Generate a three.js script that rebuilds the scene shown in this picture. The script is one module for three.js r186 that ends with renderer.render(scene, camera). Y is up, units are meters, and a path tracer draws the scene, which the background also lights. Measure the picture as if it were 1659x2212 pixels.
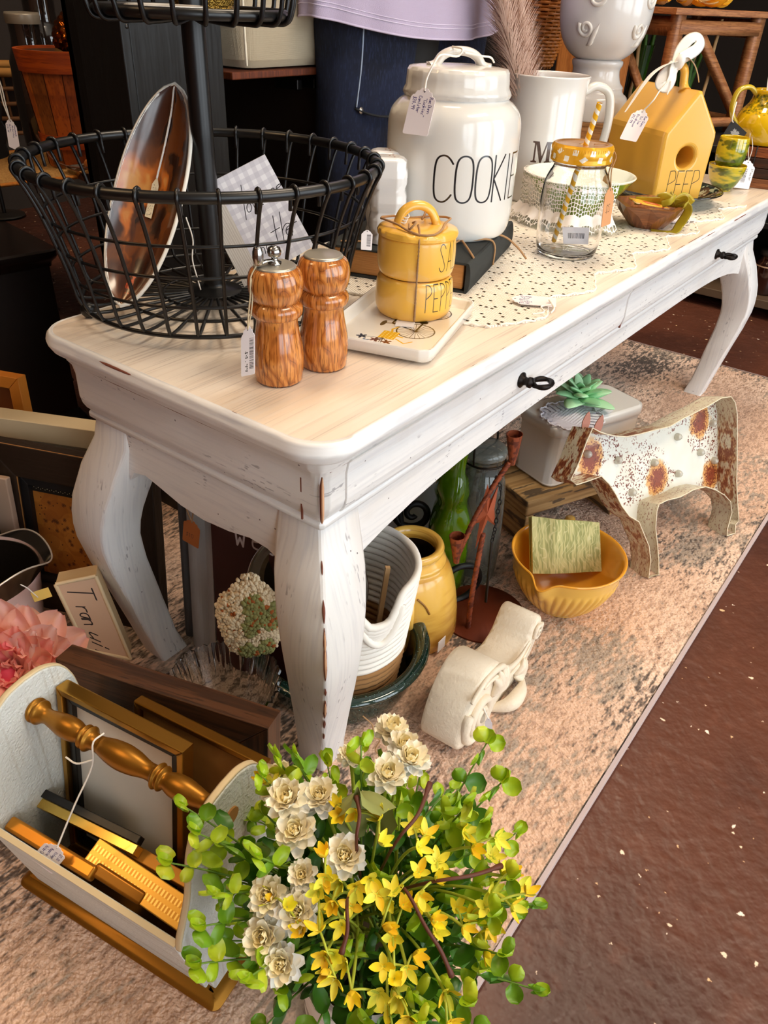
import * as THREE from 'three';
import { RoundedBoxGeometry } from 'three/addons/geometries/RoundedBoxGeometry.js';
import { mergeGeometries, toCreasedNormals } from 'three/addons/utils/BufferGeometryUtils.js';
import { RectAreaLightUniformsLib } from 'three/addons/lights/RectAreaLightUniformsLib.js';

const V3 = THREE.Vector3, PI = Math.PI, TAU = PI * 2;
const v3 = (x, y, z) => new V3(x, y, z);
const scene = new THREE.Scene();

// ---------------------------------------------------------------- camera
const camera = new THREE.PerspectiveCamera(67.33, 1659 / 2212, 0.03, 40);
camera.position.set(-0.4291, 0.7757, 0.3769);
camera.up.set(0.427, 0.8275, -0.3645);
camera.lookAt(-0.4291 + 0.6732, 0.7757 - 0.5601, 0.3769 - 0.4828);
scene.add(camera);

// ---------------------------------------------------------------- light: overcast sky through the shop windows, warm ceiling panels
const SKY = 4.5, EXPOSURE = 1.12;
scene.background = new THREE.Color().setRGB(0.86 * SKY, 0.94 * SKY, 1.0 * SKY);
RectAreaLightUniformsLib.init();
const CEIL = 2.75;
const amber = new THREE.Color().setRGB(1, 0.62, 0.3), warm = new THREE.Color().setRGB(1, 0.84, 0.66);
const lampSpots = [[-0.9, -1.2, 1.2, 0.3, 11, amber, 'amber ceiling light panel above the dark dresser'], [1.2, -0.5, 1.2, 0.4, 17, warm, 'warm ceiling light panel above the white table'], [0.6, 1.1, 1.2, 0.4, 17, warm, 'warm ceiling light panel nearest the shop windows']];

const renderer = new THREE.WebGLRenderer({ antialias: true });
renderer.toneMapping = THREE.LinearToneMapping;
renderer.toneMappingExposure = EXPOSURE;
renderer.shadowMap.enabled = true;

// ---------------------------------------------------------------- helpers: random numbers and noise
let seed = 7;
const rnd = () => { seed = (seed + 0x6d2b79f5) | 0; let t = Math.imul(seed ^ (seed >>> 15), 1 | seed); t = (t + Math.imul(t ^ (t >>> 7), 61 | t)) ^ t; return ((t ^ (t >>> 14)) >>> 0) / 4294967296; };
const rr = (a, b) => a + (b - a) * rnd();
const pick = (a) => a[Math.floor(rnd() * a.length)];
const hash = (x, y) => { let h = Math.imul(x | 0, 374761393) + Math.imul(y | 0, 668265263); h = Math.imul(h ^ (h >>> 13), 1274126177); return ((h ^ (h >>> 16)) >>> 0) / 4294967296; };
const sm = (t) => t * t * (3 - 2 * t), clamp = (v, a = 0, b = 1) => Math.min(b, Math.max(a, v)), lerp = (a, b, t) => a + (b - a) * t;
const step = (a, b, x) => sm(clamp((x - a) / (b - a)));
function vn(x, y, px = 1 << 20, py = px) {
  const xi = Math.floor(x), yi = Math.floor(y), fx = sm(x - xi), fy = sm(y - yi), m = (a, p) => ((a % p) + p) % p;
  const x0 = m(xi, px), x1 = m(xi + 1, px), y0 = m(yi, py), y1 = m(yi + 1, py);
  return lerp(lerp(hash(x0, y0), hash(x1, y0), fx), lerp(hash(x0, y1), hash(x1, y1), fx), fy);
}
function fbm(x, y, o = 4, px = 1 << 18, py = px) { let s = 0, a = 0.5, n = 0; for (let i = 0; i < o; i++) { s += a * vn(x + i * 17, y + i * 31, px, py); n += a; a *= 0.5; x *= 2; y *= 2; px *= 2; py *= 2; } return s / n; }
const mixc = (a, b, t) => [lerp(a[0], b[0], t), lerp(a[1], b[1], t), lerp(a[2], b[2], t)];

// ---------------------------------------------------------------- helpers: textures and materials
function tex(w, h, fn, sizeU = 1, sizeV = sizeU, color = true) {
  const d = new Uint8Array(w * h * 4);
  for (let j = 0, k = 0; j < h; j++) for (let i = 0; i < w; i++, k += 4) {
    const c = fn((i + 0.5) / w, (j + 0.5) / h, i, j);
    if (typeof c === 'number') d[k] = d[k + 1] = d[k + 2] = clamp(c) * 255; else { d[k] = clamp(c[0], 0, 255); d[k + 1] = clamp(c[1], 0, 255); d[k + 2] = clamp(c[2], 0, 255); }
    d[k + 3] = 255;
  }
  const t = new THREE.DataTexture(d, w, h);
  t.wrapS = t.wrapT = THREE.RepeatWrapping; t.magFilter = THREE.LinearFilter; t.minFilter = THREE.LinearMipmapLinearFilter; t.generateMipmaps = true;
  if (color) t.colorSpace = THREE.SRGBColorSpace;
  t.repeat.set(1 / sizeU, 1 / sizeV); t.needsUpdate = true;
  return t;
}
function canvasTex(w, h, draw, wrap) {
  const c = document.createElement('canvas'); c.width = w; c.height = h;
  draw(c.getContext('2d'), w, h);
  const t = new THREE.CanvasTexture(c); t.colorSpace = THREE.SRGBColorSpace; t.magFilter = THREE.LinearFilter;
  if (wrap) t.wrapS = t.wrapT = THREE.RepeatWrapping;
  return t;
}
const rep = (t, u, v) => { const c = t.clone(); c.repeat.set(1 / u, 1 / v); c.needsUpdate = true; return c; };
function mat(color, rough = 0.6, o = {}) {
  const { phys, ...rest } = o;
  const C = phys || 'clearcoat' in o || 'transmission' in o || 'sheen' in o ? THREE.MeshPhysicalMaterial : THREE.MeshStandardMaterial;
  return new C({ color, roughness: rough, ...rest });
}
const glaze = (color, o = {}) => mat(color, 0.22, { clearcoat: 0.6, clearcoatRoughness: 0.04, ...o });

// ---------------------------------------------------------------- helpers: geometry
function xf(g, p = [0, 0, 0], r = [0, 0, 0], s = 1, order = 'XYZ') {
  const S = typeof s === 'number' ? v3(s, s, s) : v3(...s);
  g.applyMatrix4(new THREE.Matrix4().compose(v3(...p), new THREE.Quaternion().setFromEuler(new THREE.Euler(...r, order)), S));
  return g;
}
function clean(g) { const n = g.index ? g.toNonIndexed() : g; for (const k of Object.keys(n.attributes)) if (!['position', 'normal', 'uv'].includes(k)) n.deleteAttribute(k); if (!n.attributes.uv) n.setAttribute('uv', new THREE.Float32BufferAttribute(new Float32Array(n.attributes.position.count * 2), 2)); n.morphAttributes = {}; n.clearGroups(); return n; }
const mg = (...l) => mergeGeometries(l.flat(9).map(clean));
function buv(g, along = null) {        // box projection, metres; along = 'x','y','z': the texture's u axis runs that way
  g = g.index ? g.toNonIndexed() : g;
  const p = g.attributes.position, n = g.attributes.normal, uv = new Float32Array(p.count * 2);
  for (let i = 0; i < p.count; i++) {
    const k = Math.floor(i / 3) * 3; let nx = 0, ny = 0, nz = 0;
    for (let j = 0; j < 3; j++) { nx += n.getX(k + j); ny += n.getY(k + j); nz += n.getZ(k + j); }
    nx = Math.abs(nx); ny = Math.abs(ny); nz = Math.abs(nz);
    const x = p.getX(i), y = p.getY(i), z = p.getZ(i);
    let a = nx >= ny && nx >= nz ? [z, y] : ny >= nz ? [x, z] : [x, y];
    const ax = nx >= ny && nx >= nz ? 'zy' : ny >= nz ? 'xz' : 'xy';
    if (along && ax[1] === along) a = [a[1], a[0]];
    uv[2 * i] = a[0]; uv[2 * i + 1] = a[1];
  }
  g.setAttribute('uv', new THREE.BufferAttribute(uv, 2));
  return g;
}
const bx = (w, h, d, r = 0.002, p = [0, 0, 0], rot = [0, 0, 0], along = null) => xf(buv(new RoundedBoxGeometry(w, h, d, 2, Math.min(r, w / 2.01, h / 2.01, d / 2.01)), along), p, rot);
function spline(pts, n = 6, closed = false) { return new THREE.CatmullRomCurve3(pts.map((p) => v3(p[0], p[1], p[2] || 0)), closed, 'centripetal').getPoints(n * (pts.length - (closed ? 0 : 1))); }
function lathe(pts, seg = 48, o = {}) { // pts [[r, y]]; o.smooth: spline through them; uv: metres, or 0..1 with o.unit
  let q = pts.map((p) => new THREE.Vector2(Math.max(p[0], 0), p[1]));
  if (o.smooth) q = spline(pts, o.smooth === true ? 5 : o.smooth).map((p) => new THREE.Vector2(Math.max(p.x, 0), p.y));
  const g = new THREE.LatheGeometry(q, seg, o.start || 0, o.arc || TAU), uv = g.attributes.uv, R = Math.max(...q.map((p) => p.x));
  const cum = [0]; for (let i = 1; i < q.length; i++) cum.push(cum[i - 1] + q[i].distanceTo(q[i - 1]));
  const y0 = Math.min(...q.map((p) => p.y)), y1 = Math.max(...q.map((p) => p.y));
  for (let i = 0; i < uv.count; i++) {
    const j = i % q.length, u = Math.floor(i / q.length) / seg;
    if (o.unit) uv.setXY(i, u, (q[j].y - y0) / (y1 - y0)); else uv.setXY(i, u * TAU * R, cum[j]);
  }
  return o.crease ? toCreasedNormals(g, o.crease) : g;
}
function loft(pts, rad, rs = 8, o = {}) { // tube along points with radius rad (number, or f(t)); o.sx: width factor across; o.closed; o.flat: [a,b] ellipse factors; o.cap
  const P = pts.map((p) => (p.isVector3 ? p : v3(...p))), n = P.length, f = typeof rad === 'function' ? rad : () => rad;
  const T = P.map((_, i) => (o.closed ? v3().subVectors(P[(i + 1) % n], P[(i + n - 1) % n]) : v3().subVectors(P[Math.min(i + 1, n - 1)], P[Math.max(i - 1, 0)])).normalize());
  let N = o.up ? v3(...o.up) : Math.abs(T[0].y) < 0.9 ? v3(0, 1, 0) : v3(1, 0, 0);
  N.addScaledVector(T[0], -N.dot(T[0])).normalize();
  const pos = [], uv = [], idx = [], m = rs + 1, rows = o.closed ? n + 1 : n, [fa, fb] = o.flat || [1, 1]; let len = 0, first = N.clone();
  for (let i = 0; i < rows; i++) {
    const k = i % n; if (i) { len += P[k].distanceTo(P[(i - 1) % n]); N.addScaledVector(T[k], -N.dot(T[k])); N.normalize(); }
    let NN = N; if (o.up && o.lock) { NN = v3(...o.up); NN.addScaledVector(T[k], -NN.dot(T[k])).normalize(); N = NN; }
    if (o.closed && i === rows - 1) NN = first;
    const B = v3().crossVectors(T[k], NN), r = f(rows > 1 ? i / (rows - 1) : 0), tw = o.twist ? o.twist * len : 0;
    for (let j = 0; j < m; j++) {
      const a = (j / rs) * TAU + tw + (o.rot || 0), q = o.square ? 1 / Math.max(Math.abs(Math.cos(a - tw)), Math.abs(Math.sin(a - tw))) : 1;
      const p = P[k].clone().addScaledVector(NN, Math.cos(a) * r * fa * q).addScaledVector(B, Math.sin(a) * r * fb * q);
      pos.push(p.x, p.y, p.z); uv.push((j / rs) * TAU * r, len);
    }
  }
  for (let i = 0; i < rows - 1; i++) for (let j = 0; j < rs; j++) { const a = i * m + j, b = a + m; idx.push(a, a + 1, b, b, a + 1, b + 1); }
  if (!o.closed && o.cap !== false) for (const [i, s] of [[0, 1], [rows - 1, -1]]) {
    const c = pos.length / 3; pos.push(P[i].x, P[i].y, P[i].z); uv.push(0, 0);
    for (let j = 0; j < rs; j++) s > 0 ? idx.push(c, i * m + j + 1, i * m + j) : idx.push(c, i * m + j, i * m + j + 1);
  }
  const g = new THREE.BufferGeometry();
  g.setAttribute('position', new THREE.Float32BufferAttribute(pos, 3)); g.setAttribute('uv', new THREE.Float32BufferAttribute(uv, 2)); g.setIndex(idx); g.computeVertexNormals();
  if (o.closed || rs) { // weld the seam's normals
    const nn = g.attributes.normal;
    for (let i = 0; i < rows; i++) { const a = i * m, b = a + rs, s = v3(nn.getX(a) + nn.getX(b), nn.getY(a) + nn.getY(b), nn.getZ(a) + nn.getZ(b)).normalize(); nn.setXYZ(a, s.x, s.y, s.z); nn.setXYZ(b, s.x, s.y, s.z); }
  }
  return o.square ? toCreasedNormals(g, 0.6) : g;
}
const rod = (a, b, r, rs = 8, r2 = r) => loft([a, b], (t) => lerp(r, r2, t), rs);
const curve = (pts, r, n = 6, rs = 8, o = {}) => loft(spline(pts, n, o.closed).slice(0, o.closed ? -1 : undefined), r, rs, o);
const ring = (R, r, y = 0, seg = 48, rs = 8) => xf(new THREE.TorusGeometry(R, r, rs, seg), [0, y, 0], [PI / 2, 0, 0]);
function shapeOf(pts, smooth = 0) { const s = new THREE.Shape(), q = smooth ? spline(pts, smooth, true).slice(0, -1).map((p) => [p.x, p.y]) : pts; q.forEach((p, i) => (i ? s.lineTo(p[0], p[1]) : s.moveTo(p[0], p[1]))); s.closePath(); return s; }
const ext = (shape, depth, bevel = 0, seg = 2) => { const g = new THREE.ExtrudeGeometry(shape, { depth, bevelEnabled: bevel > 0, bevelThickness: bevel, bevelSize: bevel, bevelOffset: -bevel, bevelSegments: seg, curveSegments: 16 }); return g; };
function rrect(w, h, r, seg = 6) { const p = [], q = [[w / 2 - r, h / 2 - r, 0], [-w / 2 + r, h / 2 - r, 1], [-w / 2 + r, -h / 2 + r, 2], [w / 2 - r, -h / 2 + r, 3]]; for (const [x, y, k] of q) for (let i = 0; i <= seg; i++) { const a = (k + i / seg) * PI / 2; p.push([x + r * Math.cos(a), y + r * Math.sin(a)]); } return p; }
// A profile [[outward offset, y]] carried round a rounded rectangle (w along x, d along z), with flat caps where asked
function slab(w, d, cr, prof, o = {}) {
  const seg = o.seg || 8, base = [], nor = [];
  const q = [[w / 2 - cr, d / 2 - cr, 0], [-w / 2 + cr, d / 2 - cr, 1], [-w / 2 + cr, -d / 2 + cr, 2], [w / 2 - cr, -d / 2 + cr, 3]];
  for (const [x, z, k] of q) for (let i = 0; i <= seg; i++) { const a = (k + i / seg) * PI / 2; base.push([x + cr * Math.cos(a), z + cr * Math.sin(a)]); nor.push([Math.cos(a), Math.sin(a)]); }
  base.push(base[0]); nor.push(nor[0]);
  const n = base.length, pos = [], uv = [], idx = [], cum = [0], len = [0];
  for (let i = 1; i < prof.length; i++) cum.push(cum[i - 1] + Math.hypot(prof[i][0] - prof[i - 1][0], prof[i][1] - prof[i - 1][1]));
  for (let i = 1; i < n; i++) len.push(len[i - 1] + Math.hypot(base[i][0] - base[i - 1][0], base[i][1] - base[i - 1][1]) + 1e-5);
  prof.forEach(([off, y], j) => { for (let i = 0; i < n; i++) { pos.push(base[i][0] + nor[i][0] * off, y, base[i][1] + nor[i][1] * off); uv.push(len[i], cum[j]); } });
  for (let j = 0; j < prof.length - 1; j++) for (let i = 0; i < n - 1; i++) { const a = j * n + i, b = a + n; idx.push(a, b, a + 1, b, b + 1, a + 1); }
  let g = new THREE.BufferGeometry();
  g.setAttribute('position', new THREE.Float32BufferAttribute(pos, 3)); g.setAttribute('uv', new THREE.Float32BufferAttribute(uv, 2)); g.setIndex(idx);
  g.computeVertexNormals();
  g = toCreasedNormals(g, o.crease ?? 0.9);
  const out = [g];
  const cap = (k, up) => { const [off, y] = prof[k], s = shapeOf(base.slice(0, -1).map((b, i) => [b[0] + nor[i][0] * off, -(b[1] + nor[i][1] * off)])); const c = xf(new THREE.ShapeGeometry(s), [0, y, 0], [-PI / 2, 0, 0]); const cu = c.attributes.uv, cp = c.attributes.position; for (let i = 0; i < cu.count; i++) cu.setXY(i, cp.getX(i), cp.getZ(i)); if (!up) { c.index.array.reverse(); const nn = c.attributes.normal; for (let i = 0; i < nn.count; i++) nn.setXYZ(i, 0, -1, 0); } return c; };
  if (o.top) out.push(cap(prof.length - 1, true));
  if (o.bottom) out.push(cap(0, false));
  return out.length > 1 ? mg(out) : g;
}
function bend(g, f) { const p = g.attributes.position, t = v3(); for (let i = 0; i < p.count; i++) { t.fromBufferAttribute(p, i); f(t); p.setXYZ(i, t.x, t.y, t.z); } g.computeVertexNormals(); return g; }
function grid(nu, nv, f, o = {}) { // sheet from f(u, v) -> [x, y, z]
  const pos = [], uv = [], idx = [];
  for (let j = 0; j <= nv; j++) for (let i = 0; i <= nu; i++) { const p = f(i / nu, j / nv); pos.push(...p); uv.push((i / nu) * (o.su || 1), (j / nv) * (o.sv || 1)); }
  for (let j = 0; j < nv; j++) for (let i = 0; i < nu; i++) { const a = j * (nu + 1) + i, b = a + nu + 1; idx.push(a, a + 1, b, b, a + 1, b + 1); }
  const g = new THREE.BufferGeometry(); g.setAttribute('position', new THREE.Float32BufferAttribute(pos, 3)); g.setAttribute('uv', new THREE.Float32BufferAttribute(uv, 2)); g.setIndex(idx); g.computeVertexNormals(); return g;
}
function thick(nu, nv, f, th, o = {}) { // the same sheet with thickness th along its normals
  const a = grid(nu, nv, f, o), p = a.attributes.position, n = a.attributes.normal, b = a.clone(), q = b.attributes.position;
  for (let i = 0; i < p.count; i++) q.setXYZ(i, p.getX(i) - n.getX(i) * th, p.getY(i) - n.getY(i) * th, p.getZ(i) - n.getZ(i) * th);
  b.index.array.reverse(); b.computeVertexNormals();
  const edge = [], W = nu + 1, loop = []; for (let i = 0; i < nu; i++) loop.push(i); for (let j = 0; j < nv; j++) loop.push(j * W + nu); for (let i = nu; i > 0; i--) loop.push(nv * W + i); for (let j = nv; j > 0; j--) loop.push(j * W);
  const ep = [], ei = []; loop.forEach((k, i) => { ep.push(p.getX(k), p.getY(k), p.getZ(k), q.getX(k), q.getY(k), q.getZ(k)); const c = 2 * i, d = (2 * i + 2) % (2 * loop.length); ei.push(c, c + 1, d, d, c + 1, d + 1); });
  const e = new THREE.BufferGeometry(); e.setAttribute('position', new THREE.Float32BufferAttribute(ep, 3)); e.setIndex(ei); const en = e.toNonIndexed(); en.computeVertexNormals();
  return mg(a, b, en);
}

// ---------------------------------------------------------------- helpers: things and parts
const taken = {};
function numbered(n) { n = n.replace(/_\d{3}$/, ''); const k = taken[n] || 0; taken[n] = k + 1; return k ? n + '_' + String(k).padStart(3, '0') : n; }
function tagged(o, label, category, group, kind) { if (label) o.userData.label = label; if (category) o.userData.category = category; if (group) o.userData.group = group; if (kind) o.userData.kind = kind; return o; }
function thing(name, label, category, p = [0, 0, 0], turn = 0, group) { const o = new THREE.Group(); o.name = numbered(name); o.position.set(...p); o.rotation.y = turn; scene.add(o); return tagged(o, label, category, group); }
function part(parent, name, g, m, label) { const o = new THREE.Mesh(g, m), k = (parent.userData.n = parent.userData.n || {}); const c = (k[name] = (k[name] || 0) + 1); o.name = name + (c > 1 ? '_' + String(c - 1).padStart(3, '0') : ''); parent.add(o); if (label) o.userData.label = label; return o; }
function solo(name, label, category, g, m, p = [0, 0, 0], group, kind) { const o = new THREE.Mesh(g, m); o.name = numbered(name); o.position.set(...p); scene.add(o); return tagged(o, label, category, group, kind); }
function struct(name, g, m) { const o = new THREE.Mesh(g, m); o.name = name; o.userData.kind = 'structure'; scene.add(o); return o; }

// ---------------------------------------------------------------- helpers: handwriting, one stroke per run of digit pairs (x 0-4, y 0-9, baseline 6)
const GLYPH = {
  a: '43130405163643|4346', b: '0006|04133344453606', c: '431304051646', d: '43130405163645|4046', e: '0444431304051646', f: '40302126|0333', g: '43130405163643|4347382818', h: '0006|0413334446', i: '2326|2122', k: '0006|4304|1446', l: '2026', m: '0306|04132426|24334346', n: '0306|0413334446', o: '23130405162636454433 23'.replace(' ', ''), p: '0309|04133344453606', r: '0306|04133343', s: '43231425362606', t: '20253646|0343', u: '0304051635 45|4346'.replace(' ', ''), v: '032643', w: '0316243643', y: '0304152544|43473818', z: '03430646',
  R: '0006|0030413303|2346', C: '4130100105163645', B: '0006|0030413203|0343454606', D: '0006|002041442606', Y: '002340|2326', H: '0006|4046|0343', M: '0600244046', V: '002640', W: '0016243640', P: '0006|0030414203', S: '4130100112344536160 5'.replace(' ', ''), A: '062046|1434', L: '000646', T: '0040|2026', E: '40000646|0333', O: '20100105163645413020', K: '0006|4003|0346', I: '2026', F: '400006|0333', J: '4045361605', G: '4130100105164644|2444', Q: '20100105163645413020', N: '06004640'.slice(0, 8),
  $: '41211223343606|2027', 0: '20100105163645413020', 1: '112026', 2: '0110304106|0646', 3: '01103041330|2344453606'.replace('330|', '33|'), 4: '30030444|3036', 5: '4000022234453606', 6: '4020040516364534 14', 7: '004026', 8: '2313020110304143230405163645', 9: '4130100102134241|4136', '.': '2526', '-': '0343', "'": '2021', '"': '1011|3031', '/': '4006',
};
const STRAIGHT = 'EKILTMHAVYFNWvwkz147';
function stroke(c, text, x, y, h, o = {}) { // text with cap height h, top left corner at x, y
  const s = h / 6, w = s * (o.wide || 0.75), gap = (o.gap ?? 1.6) * w; c.lineWidth = o.pen || h * 0.07; c.lineCap = c.lineJoin = 'round'; c.strokeStyle = o.ink || '#2c2a4a';
  for (const ch of text) {
    const g = GLYPH[ch];
    if (g) for (const st of g.replace(/ /g, '').split('|')) {
      const p = []; for (let i = 0; i + 1 < st.length; i += 2) { const py = +st[i + 1]; p.push([x + +st[i] * w + (o.slant || 0) * (6 - py) * s, y + py * s]); }
      c.beginPath(); c.moveTo(...p[0]);
      if (p.length < 3 || STRAIGHT.includes(ch)) p.slice(1).forEach((q) => c.lineTo(...q));
      else { for (let i = 1; i < p.length - 1; i++) { const e = i === p.length - 2 ? p[i + 1] : [(p[i][0] + p[i + 1][0]) / 2, (p[i][1] + p[i + 1][1]) / 2]; c.quadraticCurveTo(...p[i], ...e); } }
      c.stroke();
    }
    x += (ch === ' ' ? 3 : 'il.1'.includes(ch) ? 4 : 4) * w + gap * (ch === ' ' ? 0.3 : 1);
  }
  return x;
}

// ================================================================ textures shared by many things
// white brushed paint over dark wood: streaks run along u
const paintT = tex(1024, 1024, (u, v) => {
  const s = fbm(u * 10, v * 190, 4, 10, 190), b = fbm(u * 5, v * 8, 3, 5, 8), f = fbm(u * 50, v * 260, 2, 50, 260);
  let c = mixc([246, 245, 244], [214, 214, 219], step(0.45, 0.8, s) * 0.3);
  c = mixc(c, [232, 226, 220], step(0.4, 0.7, b) * 0.5);
  const scr = step(0.71, 0.8, f) * step(0.56, 0.72, fbm(u * 9 + 3, v * 14, 3, 9, 14));
  c = mixc(c, [104, 98, 104], scr * 0.42);
  if (hash(Math.floor(u * 340), Math.floor(v * 340) + 91) > 0.99935) c = mixc(c, [70, 60, 62], 0.7);
  return c;
}, 0.5);
const paintB = tex(512, 512, (u, v) => 0.5 * fbm(u * 9, v * 120, 3, 9, 120) + 0.5 * fbm(u * 20, v * 20, 3, 20, 20), 0.5, 0.5, false);
// the table top: thinner, warmer wash with grain along u
const topT = tex(1024, 1024, (u, v) => {
  const s = fbm(u * 2, v * 150, 4, 2, 150), f = fbm(u * 5, v * 380, 2, 5, 380), b = fbm(u * 3, v * 5, 3, 3, 5);
  let c = mixc([245, 234, 220], [226, 206, 184], step(0.35, 0.75, b));
  c = mixc(c, [222, 206, 190], step(0.55, 0.85, s) * 0.6);
  return mixc(c, [178, 164, 152], step(0.66, 0.85, f) * 0.4);
}, 0.5);
// bare wear along an edge: v runs across the lip, brown where the paint has gone
const lipT = tex(2048, 64, (u, v) => {
  let c = mixc([247, 246, 245], [216, 217, 222], step(0.5, 0.8, fbm(u * 30, v * 9, 3, 30, 9)) * 0.7);
  const n = fbm(u * 60, 3.3, 4, 60), m = fbm(u * 14, 9.1, 3, 14);
  const w1 = 0.03 + 0.05 * step(0.35, 0.6, m) * n + 0.1 * step(0.62, 0.75, m) * n, w2 = 0.16 * step(0.5, 0.66, fbm(u * 12, 5.5, 3, 12)) * fbm(u * 90, v * 2, 3, 90, 8);
  if (1 - v < w1) c = [112, 62, 48];
  if (v < w2) c = mixc([104, 58, 44], c, 0.1);
  return c;
}, 1.45, 0.0445);
const woodTex = (a, b, c, fu, fv, size, w = 512, h = 512) => tex(w, h, (u, v) => {
  const wv = fbm(u * 3, v * fv * 0.14, 3, 3, 64), s = fbm(u * fu + wv * 1.4, v * fv, 4, fu, fv), f = fbm(u * fu * 3, v * fv * 3.2, 2, fu * 3, Math.round(fv * 3.2));
  let k = mixc(a, b, step(0.3, 0.72, s)); return mixc(k, c, step(0.62, 0.8, f) * 0.6);
}, size);
const darkWoodT = woodTex([92, 58, 36], [62, 38, 24], [38, 22, 14], 4, 64, 0.25);
const tanWoodT = woodTex([206, 150, 92], [178, 122, 68], [134, 88, 46], 4, 60, 0.22);
const brownWoodT = woodTex([150, 92, 52], [120, 70, 38], [84, 46, 24], 5, 70, 0.22);
const weaveB = tex(256, 256, (u, v) => { const i = Math.floor(u * 32), j = Math.floor(v * 32), a = (i + j) % 2, x = u * 32 - i, y = v * 32 - j; return a ? 0.35 + 0.65 * Math.sin(PI * y) : 0.2 + 0.6 * Math.sin(PI * x); }, 0.05, 0.05, false);
const noiseB = tex(256, 256, (u, v) => fbm(u * 24, v * 24, 4, 24, 24), 0.1, 0.1, false);

const paint = mat(0xf6f4f2, 0.42, { map: paintT, bumpMap: paintB, bumpScale: 0.0008 });
const lipPaint = mat(0xfaf8f6, 0.36, { map: lipT, bumpMap: rep(paintB, 0.4, 0.4), bumpScale: 0.0005 });
const topPaint = mat(0xffffff, 0.34, { map: topT, bumpMap: rep(paintB, 0.5, 0.5), bumpScale: 0.0005 });
const bareWood = mat(0x7a4230, 0.8), bareLight = mat(0xd9a680, 0.8);
const blackMetal = mat(0x0b0b0c, 0.36, { metalness: 0.2, clearcoat: 0.25, clearcoatRoughness: 0.3 });
const blackWood = mat(0x0a0a0b, 0.5, { bumpMap: rep(paintB, 0.6, 0.6), bumpScale: 0.001 });
const espresso = mat(0x150b07, 0.33, { clearcoat: 0.3, clearcoatRoughness: 0.25 });
const white = mat(0xe9e6df, 0.5), whiteGlaze = glaze(0xe2ded7), paperWhite = mat(0xf1ecec, 0.85), string_ = mat(0xf2ece2, 0.9), jute = mat(0xa9825a, 0.95), gold = mat(0xb98a3a, 0.28, { metalness: 0.95 }), goldPaint = mat(0xa06d22, 0.36, { metalness: 0.75 }), brass = mat(0x6e4a1c, 0.35, { metalness: 0.9 }), bronze = mat(0x231d1a, 0.42, { metalness: 0.8 });
const yellowGlaze = mat(0xf0b848, 0.3, { clearcoat: 0.5, clearcoatRoughness: 0.12 });
const chrome = mat(0xb8b6b2, 0.16, { metalness: 1 });
const clearGlass = new THREE.MeshPhysicalMaterial({ color: 0xf2fbf8, roughness: 0.02, transmission: 1, thickness: 0, ior: 1.45, specularIntensity: 1 });

// ================================================================ the room
const RX0 = -3.2, RX1 = 5.6, RZ0 = -2.7, RZ1 = 3.0;
const floorT = tex(2048, 2048, (u, v) => {
  const n = fbm(u * 9, v * 9, 5, 9, 9), f = fbm(u * 120, v * 120, 3, 120, 120);
  return mixc(mixc([98, 56, 40], [74, 42, 32], step(0.3, 0.7, n)), [120, 74, 56], step(0.55, 0.8, f) * 0.3);
}, 2.2);
{ // paint flakes scattered in the concrete
  const d = floorT.image.data, N = 2048;
  for (let k = 0; k < 2600; k++) {
    const big = rnd() < 0.3, cx = rnd() * N, cy = rnd() * N, r = (big ? rr(1.5, 3.6) : rr(0.6, 1.6)), a = rnd() * PI, e = rr(0.4, 0.9), c = pick([[244, 226, 200], [232, 196, 150], [250, 240, 226]]);
    for (let j = -4; j <= 4; j++) for (let i = -4; i <= 4; i++) {
      const x = i * Math.cos(a) + j * Math.sin(a), y = (j * Math.cos(a) - i * Math.sin(a)) / e, q = Math.hypot(x, y) + 0.5 * Math.sin(Math.atan2(y, x) * 3 + k);
      if (q < r) { const o = ((((cy + j) | 0) & (N - 1)) * N + (((cx + i) | 0) & (N - 1))) * 4; d[o] = c[0]; d[o + 1] = c[1]; d[o + 2] = c[2]; }
    }
  }
}
const floorB = tex(512, 512, (u, v) => fbm(u * 40, v * 40, 4, 40, 40), 0.5, 0.5, false);
struct('floor', xf(buv(new THREE.BoxGeometry(RX1 - RX0, 0.1, RZ1 - RZ0)), [(RX0 + RX1) / 2, -0.05, (RZ0 + RZ1) / 2]), mat(0xffffff, 0.42, { map: floorT, bumpMap: floorB, bumpScale: 0.002 }));
struct('ceiling', xf(new THREE.BoxGeometry(RX1 - RX0, 0.12, RZ1 - RZ0), [(RX0 + RX1) / 2, CEIL + 0.06, (RZ0 + RZ1) / 2]), mat(0xcfc4b2, 0.9));
const wallM = mat(0x2a211b, 0.9), wallLight = mat(0xc9b49a, 0.9);
struct('wall_back', xf(new THREE.BoxGeometry(RX1 - RX0, CEIL, 0.12), [(RX0 + RX1) / 2, CEIL / 2, RZ0 - 0.06]), wallM);
struct('wall_left', xf(new THREE.BoxGeometry(0.12, CEIL, RZ1 - RZ0), [RX0 - 0.06, CEIL / 2, (RZ0 + RZ1) / 2]), mat(0x8a5f48, 0.9));
struct('wall_right', xf(new THREE.BoxGeometry(0.12, CEIL, RZ1 - RZ0), [RX1 + 0.06, CEIL / 2, (RZ0 + RZ1) / 2]), wallM);
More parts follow.
